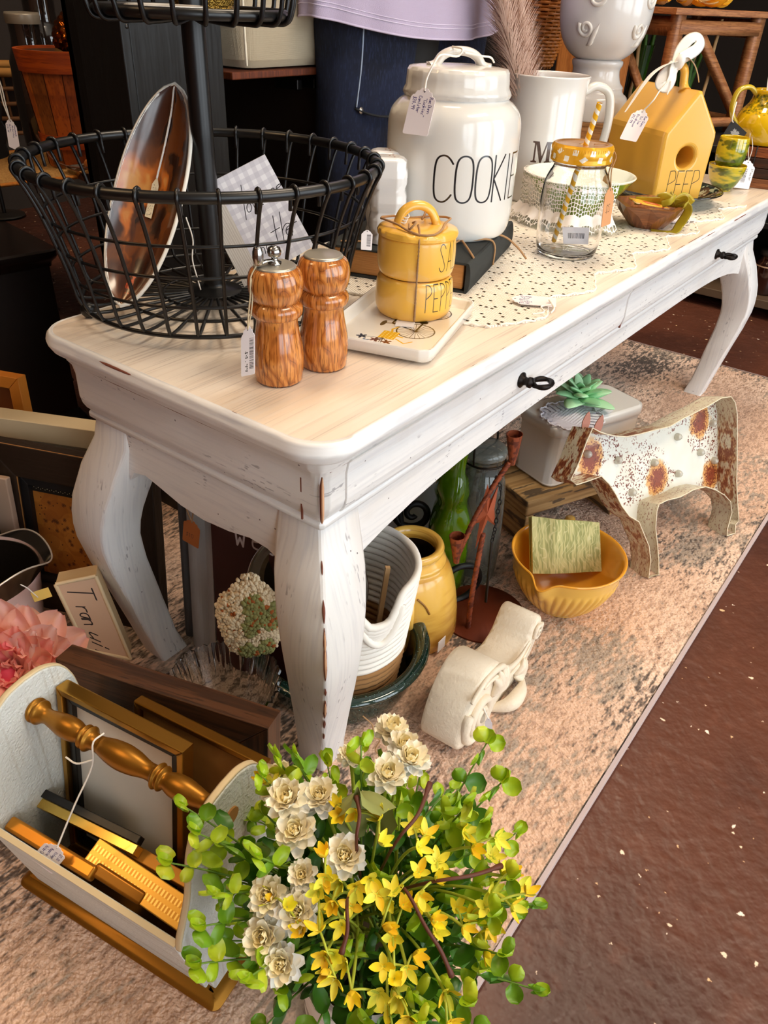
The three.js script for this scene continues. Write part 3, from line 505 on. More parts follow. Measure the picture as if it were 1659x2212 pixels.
// ================================================================ greeting card
{
  const q = [[0.1805, 0.4881, -0.273], [0.2408, 0.533, -0.2192], [0.2067, 0.6276, -0.257], [0.1506, 0.5914, -0.3075]];
  const map = canvasTex(512, 640, (c, w, h) => {
    c.fillStyle = '#f3f1f4'; c.fillRect(0, 0, w, h);
    for (let x = w * 0.27; x < w; x += 64) { c.fillStyle = 'rgba(196,190,200,0.42)'; c.fillRect(x, 0, 32, h); }
    for (let y = 0; y < h; y += 64) { c.fillStyle = 'rgba(196,190,200,0.42)'; c.fillRect(w * 0.27, y, w, 32); }
    c.fillStyle = '#cfc6ba'; c.fillRect(0, 0, w * 0.27, h);
    c.lineWidth = 2; for (let i = 0; i < 26; i++) { c.strokeStyle = i % 2 ? 'rgba(245,240,232,0.7)' : 'rgba(170,158,144,0.5)'; c.beginPath(); const x = 4 + i * 5.1; c.moveTo(x, 0); for (let y = 0; y <= h; y += 20) c.lineTo(clamp(x + 5 * Math.sin(y * 0.013 + i), 0, w * 0.265), y); c.stroke(); }
    const o = { pen: 5, ink: '#1d1b22', slant: 0.35, wide: 0.55, gap: 1 };
    stroke(c, 'l', w * 0.36, h * 0.14, 190, o); stroke(c, 'ove', w * 0.48, h * 0.245, 92, o); stroke(c, 'one', w * 0.74, h * 0.23, 92, o);
    stroke(c, 'an', w * 0.3, h * 0.68, 86, o); stroke(c, 'o', w * 0.47, h * 0.67, 86, o); stroke(c, 'th', w * 0.56, h * 0.53, 170, o); stroke(c, 'er', w * 0.77, h * 0.62, 96, o);
  });
  solo('greeting_card', 'white checked card with handwritten script leaning in the wire basket', 'card', onQuad(q, RECT, 0.0022), mat(0xffffff, 0.6, { map }));
  solo('string_tail', 'short loose end of white string hanging behind the card in the wire basket', 'string', curve([[0.12, 0.572, -0.29], [0.122, 0.55, -0.285], [0.118, 0.53, -0.284], [0.12, 0.512, -0.282], [0.122, 0.497, -0.28]], 0.0008, 6, 5), string_);
}

// ================================================================ oak pepper mill and shaker
const oakT = tex(512, 512, (u, v) => {
  const wv = fbm(u * 6, v * 2.2, 3, 6, 4), ringv = Math.sin((u * 12 + wv * 5) * TAU), s = fbm(u * 110, v * 7, 3, 110, 7), p = fbm(u * 180, v * 14, 2, 180, 14);
  let c = mixc([212, 138, 66], [184, 108, 44], step(-0.6, 0.8, ringv)); c = mixc(c, [150, 80, 28], step(0.5, 0.8, s) * 0.55);
  return mixc(c, [92, 46, 14], step(0.6, 0.74, p) * 0.55 + step(0.93, 1, ringv) * 0.35);
}, 0.15, 0.12);
const oak = mat(0xffffff, 0.2, { map: oakT, clearcoat: 0.8, clearcoatRoughness: 0.12 });
const agedSteel = mat(0xcfcac0, 0.3, { metalness: 0.6, map: tex(128, 128, (u, v) => mixc([225, 222, 214], [60, 58, 56], step(0.55, 0.64, fbm(u * 7, v * 7, 4, 7, 7)))) });
const oakProfile = [[0.0205, 0], [0.0222, 0.0025], [0.0231, 0.012], [0.0236, 0.022], [0.0225, 0.034], [0.0197, 0.048], [0.0186, 0.056], [0.0192, 0.0605]];
const headP = [[0.0195, 0.0605], [0.0222, 0.0625], [0.0234, 0.066], [0.0232, 0.07], [0.0208, 0.0735], [0.0192, 0.0745]];
const ballP = [[0.0192, 0.0745], [0.0212, 0.077], [0.0236, 0.083], [0.0245, 0.09], [0.0238, 0.0965], [0.0215, 0.102], [0.0182, 0.1045], [0, 0.1045]];
{
  const m = thing('pepper_mill', 'turned oak pepper mill with a steel crank on top', 'pepper mill', [0.0503, Y, -0.0949], 3.52, 'oak salt and pepper set');
  part(m, 'body', lathe([[0, 0], ...oakProfile], 48, { smooth: false }), oak); part(m, 'collar', lathe(headP, 48, { smooth: 4 }), oak); part(m, 'head', lathe(ballP.slice(0, -1), 48, { smooth: 4 }), oak);
  part(m, 'cap', lathe([[0.0184, 0.1035], [0.0186, 0.105], [0.0175, 0.1062], [0, 0.107]], 40), agedSteel);
  const cr = part(m, 'crank', mg(curve([[0, 0.1075, 0], [0.004, 0.1105, 0.002], [0.009, 0.1105, 0.005], [0.014, 0.109, 0.009]], 0.0022, 6, 8, { flat: [0.5, 1.2] }), lathe([[0.006, 0.107], [0.006, 0.1085], [0.003, 0.11], [0.0028, 0.1125], [0.0052, 0.1135], [0.0062, 0.117], [0.0052, 0.1205], [0.002, 0.122], [0, 0.122]], 20)), chrome, 'bright steel crank with ball nut');
  part(cr, 'grip', xf(lathe([[0.0028, 0], [0.004, 0.001], [0.0048, 0.006], [0.0046, 0.011], [0.0034, 0.0145], [0.0026, 0.015], [0, 0.0155]], 18), [0.014, 0.1085, 0.009]), chrome);
  const s = thing('salt_shaker', 'turned oak salt shaker with a flat worn steel top', 'salt shaker', [0.1032, Y, -0.0855], 3.0, 'oak salt and pepper set');
  part(s, 'body', lathe([[0, 0], ...oakProfile], 48), oak); part(s, 'collar', lathe(headP, 48, { smooth: 4 }), oak); part(s, 'head', lathe(ballP.slice(0, -1), 48, { smooth: 4 }), oak);
  part(s, 'cap', lathe([[0.0178, 0.1035], [0.018, 0.1055], [0.0168, 0.1068], [0, 0.1074]], 40), agedSteel);
  const q = [[0.0158, 0.4807, -0.1091], [0.0198, 0.4861, -0.0957], [0.0249, 0.5302, -0.0974], [0.0207, 0.5255, -0.1103]];
  priceTag('white barcode price tag hanging beside the oak pepper mill', q, tagCanvas([], { bg: '#f2eff4', draw: (c, w, h) => { bars(c, w * 0.62, h * 0.25, w * 0.3, h * 0.62, { along: 'y' }); c.save(); c.translate(w * 0.5, h * 0.5); c.rotate(PI / 2); stroke(c, '$4.99', 0, 0, 36, { pen: 4, ink: '#222' }); c.restore(); } }), [[hole(q), [0.0215, 0.54, -0.1005], [0.0255, 0.556, -0.101], [0.0262, 0.571, -0.1], [0.034, 0.5785, -0.101]], [hole(q), [0.024, 0.54, -0.1], [0.027, 0.556, -0.1], [0.0265, 0.57, -0.1]]], { cordM: mat(0xcdbb98, 0.9) });
}

// ================================================================ square plate with a bicycle
{
  const cx = 0.2305, cz = -0.086, yaw = 0.285;
  const t = thing('square_plate', 'white square ceramic plate printed with a bicycle and flower basket', 'plate', [cx, YR, cz], yaw);
  const map = canvasTex(1024, 768, (c, w, h) => {
    c.fillStyle = '#f1e9dc'; c.fillRect(0, 0, w, h); c.lineCap = 'round';
    const wheel = (x, y, r) => { c.strokeStyle = '#2e2418'; c.lineWidth = 9; c.beginPath(); c.arc(x, y, r, 0, 7); c.stroke(); c.lineWidth = 3; for (let i = 0; i < 22; i++) { c.beginPath(); c.moveTo(x, y); c.lineTo(x + r * Math.cos(i * TAU / 22), y + r * Math.sin(i * TAU / 22)); c.stroke(); } };
    const bar = (p, lw, col) => { c.strokeStyle = col || '#2e2418'; c.lineWidth = lw; c.beginPath(); p.forEach((a, i) => (i ? c.lineTo(...a) : c.moveTo(...a))); c.stroke(); };
    wheel(430, 520, 125); wheel(800, 520, 125);
    bar([[430, 520], [500, 330], [720, 330]], 13); bar([[500, 330], [600, 520], [720, 330], [800, 520]], 13); bar([[430, 520], [600, 520]], 13); bar([[720, 330], [705, 270], [750, 250], [780, 275]], 12, '#3a2c1c'); bar([[500, 330], [485, 285]], 12);
    c.fillStyle = '#33291c'; c.beginPath(); c.ellipse(480, 275, 50, 17, 0, 0, 7); c.fill(); c.beginPath(); c.ellipse(600, 520, 30, 30, 0, 0, 7); c.fill();
    bar([[290, 480], [310, 400], [400, 370], [520, 420]], 14, '#e9b125');
    c.fillStyle = '#e9b125'; c.fillRect(230, 330, 130, 110); c.fillStyle = '#f7dd7c'; for (let i = 0; i < 5; i++) for (let j = 0; j < 4; j++) { c.beginPath(); c.arc(246 + i * 25, 346 + j * 26, 6, 0, 7); c.fill(); }
    bar([[250, 450], [200, 520], [250, 560]], 10, '#e9b125');
    for (const [x, y, a, k] of [[190, 330, 2.6, 0], [150, 270, 2.2, 1], [120, 360, 3, 2], [180, 410, 3.4, 0], [90, 300, 2.5, 1], [210, 230, 2, 2], [70, 390, 3, 1]]) { c.fillStyle = ['#7a3a20', '#8794a3', '#2d3038'][k]; for (let i = 0; i < 5; i++) { c.save(); c.translate(x, y); c.rotate(a + i * 1.257); c.beginPath(); c.ellipse(20, 0, 18, 9, 0, 0, 7); c.fill(); c.restore(); } c.strokeStyle = '#2d3038'; c.lineWidth = 5; c.beginPath(); c.moveTo(x, y); c.lineTo(235, 370); c.stroke(); }
  });
  const W = 0.172, D = 0.124;
  part(t, 'body', slab(W - 0.016, D - 0.016, 0.006, [[-0.004, 0], [0.004, 0], [0.006, 0.0015], [0.0076, 0.0125], [0.0072, 0.014], [0.0055, 0.0142], [0.0035, 0.0125], [0.0015, 0.0055], [-0.002, 0.004]], { bottom: true, crease: 1.2 }), glaze(0xe6e3dc));
  const face = slab(W - 0.016, D - 0.016, 0.006, [[-0.002, 0.004], [-0.0022, 0.00405]], { top: true }), uv = face.attributes.uv, p = face.attributes.position;
  for (let i = 0; i < uv.count; i++) uv.setXY(i, 0.5 + p.getX(i) / W, 0.5 - p.getZ(i) / D);
  part(t, 'printed_face', face, mat(0xffffff, 0.2, { map, clearcoat: 0.6, clearcoatRoughness: 0.04 }), 'cream face with a bicycle print');
}

// ================================================================ stacked yellow salt and pepper cellars
const wordBody = (base, word, o) => canvasTex(2048, o.h, (c, w, h) => { c.fillStyle = base; c.fillRect(0, 0, w, h); let d = o.from; for (const ch of word) { stroke(c, ch, (d + 180) / 360 * w, h * (1 - o.y1), h * (o.y1 - o.y0), { pen: o.pen, ink: o.ink || '#1d1a1a', wide: (o.cw / 360 * w) / (4 * h * (o.y1 - o.y0) / 6), gap: 0 }); d += o.pitch; } });
{
  const c = [0.2738, YR + 0.0042, -0.1003], group = 'stacked yellow salt and pepper cellars';
  const lo = thing('pepper_cellar', 'lower yellow ceramic pot of the stack lettered PEPPER', 'pot', c, 0, group);
  const P = [[0.0, 0], [0.036, 0], [0.0395, 0.002], [0.0422, 0.008], [0.043, 0.018], [0.0428, 0.03], [0.0415, 0.0385], [0.0385, 0.0425], [0.036, 0.043]];
  part(lo, 'body', lathe(P, 72, { smooth: 4, start: PI, unit: true }), mat(0xffffff, 0.3, { map: wordBody('#f0b94a', 'PEPPER', { h: 256, from: -38, pitch: 12.6, cw: 8.5, y0: 0.3, y1: 0.96, pen: 6 }), clearcoat: 0.5, clearcoatRoughness: 0.12 }));
  part(lo, 'cavity', lathe([[0.036, 0.043], [0.034, 0.04], [0.034, 0.012], [0, 0.01]], 48), yellowGlaze);
  const hi = thing('salt_cellar', 'upper yellow ceramic pot of the stack lettered SALT with a loop handled lid', 'pot', [c[0], c[1] + 0.0435, c[2]], 0, group);
  part(hi, 'body', lathe([[0, 0], [0.036, 0], [0.039, 0.002], [0.0415, 0.008], [0.0424, 0.018], [0.042, 0.034], [0.041, 0.0405], [0.0385, 0.041]], 72, { smooth: 4, start: PI, unit: true }), mat(0xffffff, 0.3, { map: wordBody('#f0b94a', 'SALT', { h: 256, from: -20, pitch: 15.5, cw: 11, y0: 0.28, y1: 0.96, pen: 6 }), clearcoat: 0.5, clearcoatRoughness: 0.12 }));
  const lid = part(hi, 'lid', lathe([[0, 0.0405], [0.04, 0.0405], [0.0432, 0.042], [0.0436, 0.045], [0.042, 0.0478], [0.036, 0.0495], [0.02, 0.0512], [0, 0.0515]], 64, { crease: 1 }), yellowGlaze);
  part(lid, 'handle', curve([[-0.0235, 0.046, 0], [-0.0225, 0.054, 0], [-0.018, 0.0635, 0], [-0.008, 0.0695, 0], [0.004, 0.0695, 0], [0.014, 0.064, 0], [0.0195, 0.055, 0], [0.022, 0.047, 0]].map(([a, b]) => [a * 0.72, b, a * 0.62]), (u) => 0.0048 + 0.0022 * Math.pow(Math.abs(2 * u - 1), 6), 6, 14, { flat: [0.85, 1.1] }), yellowGlaze);
  const tw = thing('jute_tie', 'thin jute twine tied round the stacked yellow pots', 'twine', c); const r = 0.0442, a0 = [-0.62, 0.45].map((v) => v / Math.hypot(0.62, 0.45));
  const vp = (o) => [[-a0[0] * -1 * 0.01, 0.0955, a0[1] * 0.01], [a0[0] * 0.03 + o, 0.094, a0[1] * 0.03 + o], [a0[0] * 0.043 + o, 0.0885, a0[1] * 0.043 + o], [a0[0] * r + o, 0.065, a0[1] * r + o], [a0[0] * r * 0.975 + o, 0.044, a0[1] * r * 0.975 + o], [a0[0] * r + o, 0.02, a0[1] * r + o], [a0[0] * 0.0425 + o, 0.005, a0[1] * 0.0425 + o], [a0[0] * 0.036 + o, 0.0012, a0[1] * 0.036 + o]];
  part(tw, 'strand', curve(vp(0.0006), 0.0012, 6, 6, { twist: 700 }), jute);
  const loopP = []; for (let i = 0; i < 30; i++) { const a = i / 30 * TAU, e = 0.035 + 0.006 * Math.sin(a * 3 + 1); loopP.push([e * Math.cos(a), 0.0965 + 0.0025 * Math.sin(a * 2) - 0.001 * (e > 0.038), e * Math.sin(a)]); }
  part(tw, 'strand', loft(loopP, 0.0012, 6, { closed: true }), jute);
  part(tw, 'knot', mg(curve([[-0.016, 0.099, 0.004], [-0.028, 0.1035, 0.016], [-0.032, 0.097, 0.012], [-0.02, 0.098, 0.002]], 0.0012, 6, 6), curve([[0.004, 0.099, 0.002], [0.03, 0.1025, -0.01], [0.038, 0.095, -0.018], [0.043, 0.086, -0.021]], 0.0012, 6, 6)), jute);
  solo('handle_string', 'white string wound round the loop handle of the yellow lid', 'string', mg([0, 1, 2].map((k) => { const p = []; for (let i = 0; i < 16; i++) { const a = i / 16 * TAU; p.push([-0.0125 - k * 0.0012 + 0.0035 * Math.cos(a), 0.0615 - k * 0.0026 + 0.003 * Math.cos(a + 1), -0.0105 - k * 0.0008 + 0.0062 * Math.sin(a)]); } return loft(p, 0.0008, 5, { closed: true }); })), string_, [c[0], c[1] + 0.0435, c[2]]);
  // clear tape and a slip of paper
  const film = new THREE.MeshPhysicalMaterial({ color: 0xffffff, roughness: 0.15, transmission: 0.9, thickness: 0, transparent: true, opacity: 0.4 });
  const arc = (a, b, y0, y1, rr_) => grid(10, 4, (u, v) => { const g = lerp(a, b, u); return [rr_ * Math.sin(g), lerp(y0, y1, v) - 0.01 * u, rr_ * Math.cos(g)]; });
  solo('clear_tape', 'strip of clear tape stuck across the stacked yellow pots', 'tape', arc(-1.15, -0.62, 0.026, 0.06, 0.0445), film, c);
  solo('paper_slip', 'small white slip of paper under the yellow pepper pot', 'paper', xf(new THREE.BoxGeometry(0.03, 0.0006, 0.02), [c[0] - 0.036, YR + 0.0048, c[2] + 0.016], [0, 0.5, 0]), paperWhite);
}

// ================================================================ old book
const BOOK = 0.037;
{
  const yaw = 0.29, t = thing('old_book', 'thick old book with dark grey cloth cover lying under the cookie canister', 'book', [0.3755, YR, -0.0945], yaw);
  const w = 0.235, d = 0.185, h = BOOK, cloth = mat(0x3a3d3c, 0.8, { bumpMap: rep(weaveB, 0.01, 0.01), bumpScale: 0.0004, map: tex(256, 256, (u, v) => mixc([236, 238, 236], [150, 156, 154], step(0.5, 0.75, fbm(u * 7, v * 30, 4, 7, 30)))) });
  const pageT = tex(64, 512, (u, v) => mixc([216, 160, 96], [168, 112, 60], fbm(u * 3, v * 160, 3, 3, 160)), 0.05, 0.05);
  part(t, 'pages', bx(w - 0.008, h - 0.007, d - 0.006, 0.002, [w / 2, h / 2, -d / 2 - 0.002]), mat(0xffffff, 0.9, { map: pageT }));
  part(t, 'cover', bx(w, 0.0032, d, 0.0012, [w / 2, h - 0.0016, -d / 2]), cloth); part(t, 'cover', bx(w, 0.0032, d, 0.0012, [w / 2, 0.0016, -d / 2]), cloth);
  const sp = []; for (let i = 0; i <= 8; i++) { const a = -PI / 2 + (i / 8) * PI; sp.push([0.0045 * Math.cos(a), h / 2 + (h / 2) * Math.sin(a)]); } sp.push([-0.002, h], [-0.002, 0]);
  part(t, 'spine', xf(buv(xf(ext(shapeOf(sp), w, 0.0004), [0, 0, 0], [0, -PI / 2, 0])), [w, 0, 0.0005]), cloth);
  const k = thing('jute_bow', 'jute twine bow lying on the dark book beside the canister', 'twine', [0.3755, YR + BOOK, -0.0945], yaw);
  const y = 0.0016;
  part(k, 'strand', curve([[0.012, y, -0.17], [0.045, y, -0.1], [0.075, y, -0.045], [0.09, y + 0.002, -0.022], [0.11, y, 0.002], [0.112, -0.006, 0.0065], [0.113, -0.03, 0.0065]], 0.0013, 6, 6), jute);
  part(k, 'knot', curve([[0.078, y, -0.04], [0.085, y + 0.004, -0.028], [0.093, y + 0.004, -0.03], [0.09, y + 0.002, -0.04], [0.08, y + 0.005, -0.036]], 0.0015, 6, 6), jute);
  part(k, 'tail', curve([[0.085, y + 0.002, -0.032], [0.06, y + 0.003, -0.02], [0.035, y + 0.001, -0.006], [0.022, y, 0.001]], 0.0014, 6, 6), jute);
  part(k, 'tail', curve([[0.088, y + 0.002, -0.034], [0.11, y + 0.004, -0.032], [0.135, y + 0.001, -0.018], [0.155, y - 0.004, 0.008], [0.165, -0.018, 0.028], [0.17, -0.032, 0.04]], 0.0014, 6, 6), jute);
  const loopP = (s) => curve([[0.088, y + 0.002, -0.034], [0.088 + s * 0.02, y + 0.006, -0.05], [0.088 + s * 0.045, y + 0.003, -0.052], [0.088 + s * 0.03, y + 0.003, -0.037], [0.088, y + 0.002, -0.033]], 0.0013, 6, 6);
  part(k, 'loop', loopP(-1), jute);
}

// ================================================================ cookie canister
{
  const c = [0.498, YR + BOOK, -0.2065], t = thing('cookie_canister', 'large white glazed canister lettered COOKIES with a handled lid', 'canister', c);
  const map = canvasTex(2048, 768, (g, w, h) => { g.fillStyle = '#e4e1da'; g.fillRect(0, 0, w, h); const y0 = 1 - 0.108 / 0.166, hh = 0.0545 / 0.166; let d = -71; for (const ch of 'COOKIES') { stroke(g, ch, (d + 180) / 360 * w, (y0) * h, hh * h, { pen: 9, ink: '#1b1a1c', gap: 0, wide: (ch === 'K' || ch === 'E' || ch === 'S' ? 11.5 : 15) / 360 * w / (4 * hh * h / 6) }); d += ch === 'K' ? 10 : ch === 'I' ? 14 : 17.6; } });
  part(t, 'body', lathe([[0, 0], [0.074, 0], [0.079, 0.003], [0.0828, 0.012], [0.0848, 0.03], [0.0852, 0.07], [0.085, 0.12], [0.0842, 0.138], [0.0805, 0.15], [0.073, 0.159], [0.066, 0.164], [0.065, 0.166]], 96, { smooth: 4, start: PI, unit: true }), mat(0xffffff, 0.2, { map, clearcoat: 0.7, clearcoatRoughness: 0.03 }));
  const lid = part(t, 'lid', lathe([[0.0635, 0.165], [0.0668, 0.166], [0.0682, 0.1695], [0.0665, 0.1735], [0.0645, 0.177], [0.064, 0.186], [0.0632, 0.194], [0.061, 0.1975], [0.05, 0.1988], [0.03, 0.2005], [0, 0.201]], 96, { crease: 1.2 }), whiteGlaze);
  part(lid, 'handle', xf(mg(curve([[-0.036, 0.196, 0], [-0.0285, 0.201, 0], [-0.0225, 0.209, 0], [-0.011, 0.2145, 0], [0.011, 0.2145, 0], [0.0225, 0.209, 0], [0.0285, 0.201, 0], [0.036, 0.196, 0]], (u) => 0.0072 + 0.004 * Math.pow(Math.abs(2 * u - 1), 8), 6, 14, { flat: [0.75, 1.25] })), [0, 0.0, 0], [0, -0.75, 0]), whiteGlaze);
  t.scale.y = 0.968; const q = [[0.404, 0.6353, -0.2201], [0.4098, 0.635, -0.1874], [0.4154, 0.6835, -0.181], [0.4101, 0.6858, -0.2117]];
  priceTag('white handwritten price tag hanging on the cookie canister', q, tagCanvas(['Rae Dunn', '"Cookies"', 'Canister', '$24.99'], { size: 25 }), [[hole(q), [0.4175, 0.694, -0.1985], [0.4255, 0.7115, -0.1935], [0.443, 0.7175, -0.197], [c[0] - 0.024, c[1] + 0.205, c[2] + 0.014], [c[0] - 0.02, c[1] + 0.211, c[2] + 0.016], [c[0] - 0.012, c[1] + 0.213, c[2] - 0.004]], [[c[0] - 0.018, c[1] + 0.208, c[2] + 0.018], [c[0] + 0.002, c[1] + 0.205, c[2] + 0.03], [c[0] + 0.018, c[1] + 0.203, c[2] + 0.034], [c[0] + 0.026, c[1] + 0.198, c[2] + 0.034]]], { cord: 0.0012 });
}

// ================================================================ white ribbed shakers
{
  const pr = (y) => 0.0315 - 0.0022 * Math.pow(Math.abs(Math.sin((y + 0.0) * PI / 0.026)), 6);
  const mk = (x, z, ry, label) => {
    const t = thing('white_shaker', label, 'shaker', [x, YR + BOOK, z], ry, 'white ribbed shaker pair'), prof = [[-0.006, 0], [-0.002, 0.001]];
    for (let i = 0; i <= 40; i++) { const y = 0.002 + 0.09 * i / 40; prof.push([pr(y) - 0.0315, y]); }
    prof.push([-0.002, 0.0965], [-0.006, 0.0995], [-0.011, 0.101]);
    part(t, 'body', slab(0.046, 0.046, 0.0165, prof, { top: true, crease: 1.3 }), glaze(0xe6e4e2));
    part(t, 'pour_hole', mg([[0, 0], [0.007, 0.004], [-0.006, 0.006]].map(([a, b]) => xf(new THREE.CylinderGeometry(0.0012, 0.0012, 0.001, 8), [a, 0.1008, b]))), mat(0x8a5a44, 0.9));
  };
  mk(0.383, -0.222, 0.6, 'front white ribbed shaker standing on the dark book'); mk(0.4165, -0.2535, 0.6, 'rear white ribbed shaker touching the canister side');
  const q = [[0.3247, 0.5132, -0.2171], [0.3370, 0.5113, -0.2100], [0.3422, 0.5339, -0.2129], [0.3299, 0.5352, -0.2209]];
  priceTag('white barcode tag at the foot of the white ribbed shaker', q, tagCanvas([], { bg: '#f2eff4', draw: (c, w, h) => { bars(c, w * 0.5, h * 0.2, w * 0.36, h * 0.6, { along: 'y' }); } }), []);
}

// ================================================================ green bowl under a net doily
{
  const c = [0.822, YR, -0.165];
  const t = thing('green_bowl', 'flared green ceramic bowl with white inside behind the mason jar', 'bowl', c);
  part(t, 'outside', lathe([[0, 0], [0.03, 0], [0.032, 0.006], [0.045, 0.02], [0.066, 0.046], [0.0865, 0.071]], 64, { smooth: 4 }), glaze(0x7d9a2c));
  part(t, 'inside', lathe([[0.0865, 0.071], [0.088, 0.0735], [0.086, 0.0745], [0.083, 0.0725], [0.062, 0.047], [0.04, 0.024], [0, 0.018]], 64, { smooth: 3 }), glaze(0xe9efe0), 'white inside and rim');
  const netA = tex(512, 512, (u, v) => { // threads between loose cells
    const X = u * 15, Y2 = v * 15, i = Math.floor(X), j = Math.floor(Y2); let d1 = 9, d2 = 9;
    for (let b = -1; b <= 1; b++) for (let a = -1; a <= 1; a++) { const ci = (i + a + 15) % 15, cj = (j + b + 15) % 15, d = Math.hypot(i + a + 0.25 + 0.5 * hash(ci, cj) - X, j + b + 0.25 + 0.5 * hash(ci + 40, cj) - Y2); if (d < d1) { d2 = d1; d1 = d; } else if (d < d2) d2 = d; }
    return d2 - d1 < 0.2 || (v > 0.86) || (v % 0.5 > 0.42 && fbm(u * 30, v * 30, 2, 30, 30) > 0.45) ? 1 : 0;
  }, 1, 1, false);
  const g = grid(90, 26, (u, v) => { const a = lerp(-3.0, -0.42, u), f = Math.sin(a * 9) * 0.5 + 0.5 * Math.sin(a * 5 + 1), w = v < 0.3 ? lerp(0.02, 0.0895, v / 0.3) : 0.0905 + ((v - 0.3) / 0.7) * (0.009 * f - 0.006 + 0.02 * step(0.75, 1, v)) , y = v < 0.3 ? 0.0755 - 0.001 * v : lerp(0.0755, 0.0025 + 0.006 * Math.abs(Math.sin(a * 12)), Math.pow((v - 0.3) / 0.7, 1)); return [w * Math.sin(a), y, w * Math.cos(a)]; }, { su: 3.2, sv: 1.1 });
  solo('net_doily', 'white open net lace doily draped over the green bowl', 'doily', g, mat(0xf6f0ea, 0.95, { alphaMap: netA, alphaTest: 0.5, side: THREE.DoubleSide }), c);
}

// ================================================================ white pitcher with dried grass
{
  const c = [0.938, YR, -0.3], t = thing('white_pitcher', 'tall white ceramic pitcher with brown serif letters and a strap handle', 'pitcher', c);
  const map = canvasTex(2048, 512, (g, w, h) => { g.fillStyle = '#e6e2dd'; g.fillRect(0, 0, w, h); g.fillStyle = '#54403a'; g.font = 'bold 118px serif'; g.textBaseline = 'alphabetic'; let d = -75; for (const [ch, k] of [['M', 38], ['I', 17], ['L', 28], ['K', 32]]) { g.save(); g.translate((d + 180) / 360 * w, h * 0.645); g.scale(1.55, 1); g.fillText(ch, 0, 0); g.restore(); d += k; } });
  part(t, 'body', lathe([[0, 0], [0.061, 0], [0.064, 0.003], [0.066, 0.012], [0.0672, 0.05], [0.0668, 0.12], [0.0655, 0.165], [0.0662, 0.182], [0.0682, 0.192], [0.069, 0.196], [0.0675, 0.1975], [0.0655, 0.195], [0.0635, 0.185], [0.0625, 0.16], [0.0635, 0.02], [0, 0.012]], 96, { smooth: 3, start: PI, unit: true }), mat(0xffffff, 0.2, { map, clearcoat: 0.6, clearcoatRoughness: 0.03 }));
  part(t, 'handle', xf(curve([[0.062, 0.172, 0], [0.082, 0.182, 0], [0.104, 0.174, 0], [0.112, 0.15, 0], [0.111, 0.1, 0], [0.1, 0.066, 0], [0.078, 0.048, 0], [0.062, 0.046, 0]], 0.0095, 6, 14, { flat: [0.75, 1.1] }), [0, 0, 0], [0, -0.92, 0]), whiteGlaze);
  const furM = mat(0xffffff, 1, { map: tex(128, 256, (u, v) => mixc([236, 210, 192], [186, 148, 132], fbm(u * 40, v * 5, 3, 40, 5)), 1, 1), side: THREE.DoubleSide });
  const plume = (label, base, tip, r) => {
    const A = v3(...base), B = v3(...tip), p = thing('dried_grass_plume', label, 'dried grass', base, 0, 'dried grass in the white pitcher'), d = B.clone().sub(A), L = d.length(), ax = d.clone().normalize(), s1 = v3().crossVectors(ax, v3(0, 0, 1)).normalize(), s2 = v3().crossVectors(ax, s1);
    part(p, 'stem', rod([0, 0, 0], d.toArray(), 0.0015, 6), mat(0xb79a74, 0.9));
    const pos = [], nrm = [], uv = [], idx = [];
    for (let k = 0; k < 2600; k++) {
      const u = 0.02 + 0.98 * rnd(), a = rnd() * TAU, w = r * Math.pow(Math.sin(PI * clamp(0.12 + 0.8 * u)), 0.7), o = s1.clone().multiplyScalar(Math.cos(a)).addScaledVector(s2, Math.sin(a)), len = 0.022 + 0.02 * rnd();
      const P = d.clone().multiplyScalar(u * 0.97).addScaledVector(o, w * 0.25), T = P.clone().addScaledVector(ax, len).addScaledVector(o, w * (0.7 + 0.4 * rnd())), sd = v3().crossVectors(o, ax).multiplyScalar(0.0009), b = pos.length / 3;
      pos.push(...P.clone().add(sd).toArray(), ...P.clone().sub(sd).toArray(), ...T.toArray()); for (let i = 0; i < 3; i++) nrm.push(o.x, o.y, o.z); const q = rnd(); uv.push(q, 0, q, 0, q, 1); idx.push(b, b + 1, b + 2);
    }
    const g = new THREE.BufferGeometry(); g.setAttribute('position', new THREE.Float32BufferAttribute(pos, 3)); g.setAttribute('normal', new THREE.Float32BufferAttribute(nrm, 3)); g.setAttribute('uv', new THREE.Float32BufferAttribute(uv, 2)); g.setIndex(idx);
    const m = part(p, 'fluff', g, furM); m.userData.kind = 'stuff';
  };
  const Yp = YR + 0.05;
  plume('front pinkish dried grass plume standing in the white pitcher', [0.935, Yp + 0.05, -0.318], [0.9, 0.86, -0.39], 0.036);
  plume('left pinkish dried grass plume leaning out of the white pitcher', [0.924, Yp + 0.04, -0.315], [0.845, 0.84, -0.385], 0.034);
  plume('tallest dried grass plume at the back of the white pitcher', [0.94, Yp + 0.06, -0.325], [0.905, 0.9, -0.43], 0.02);
}

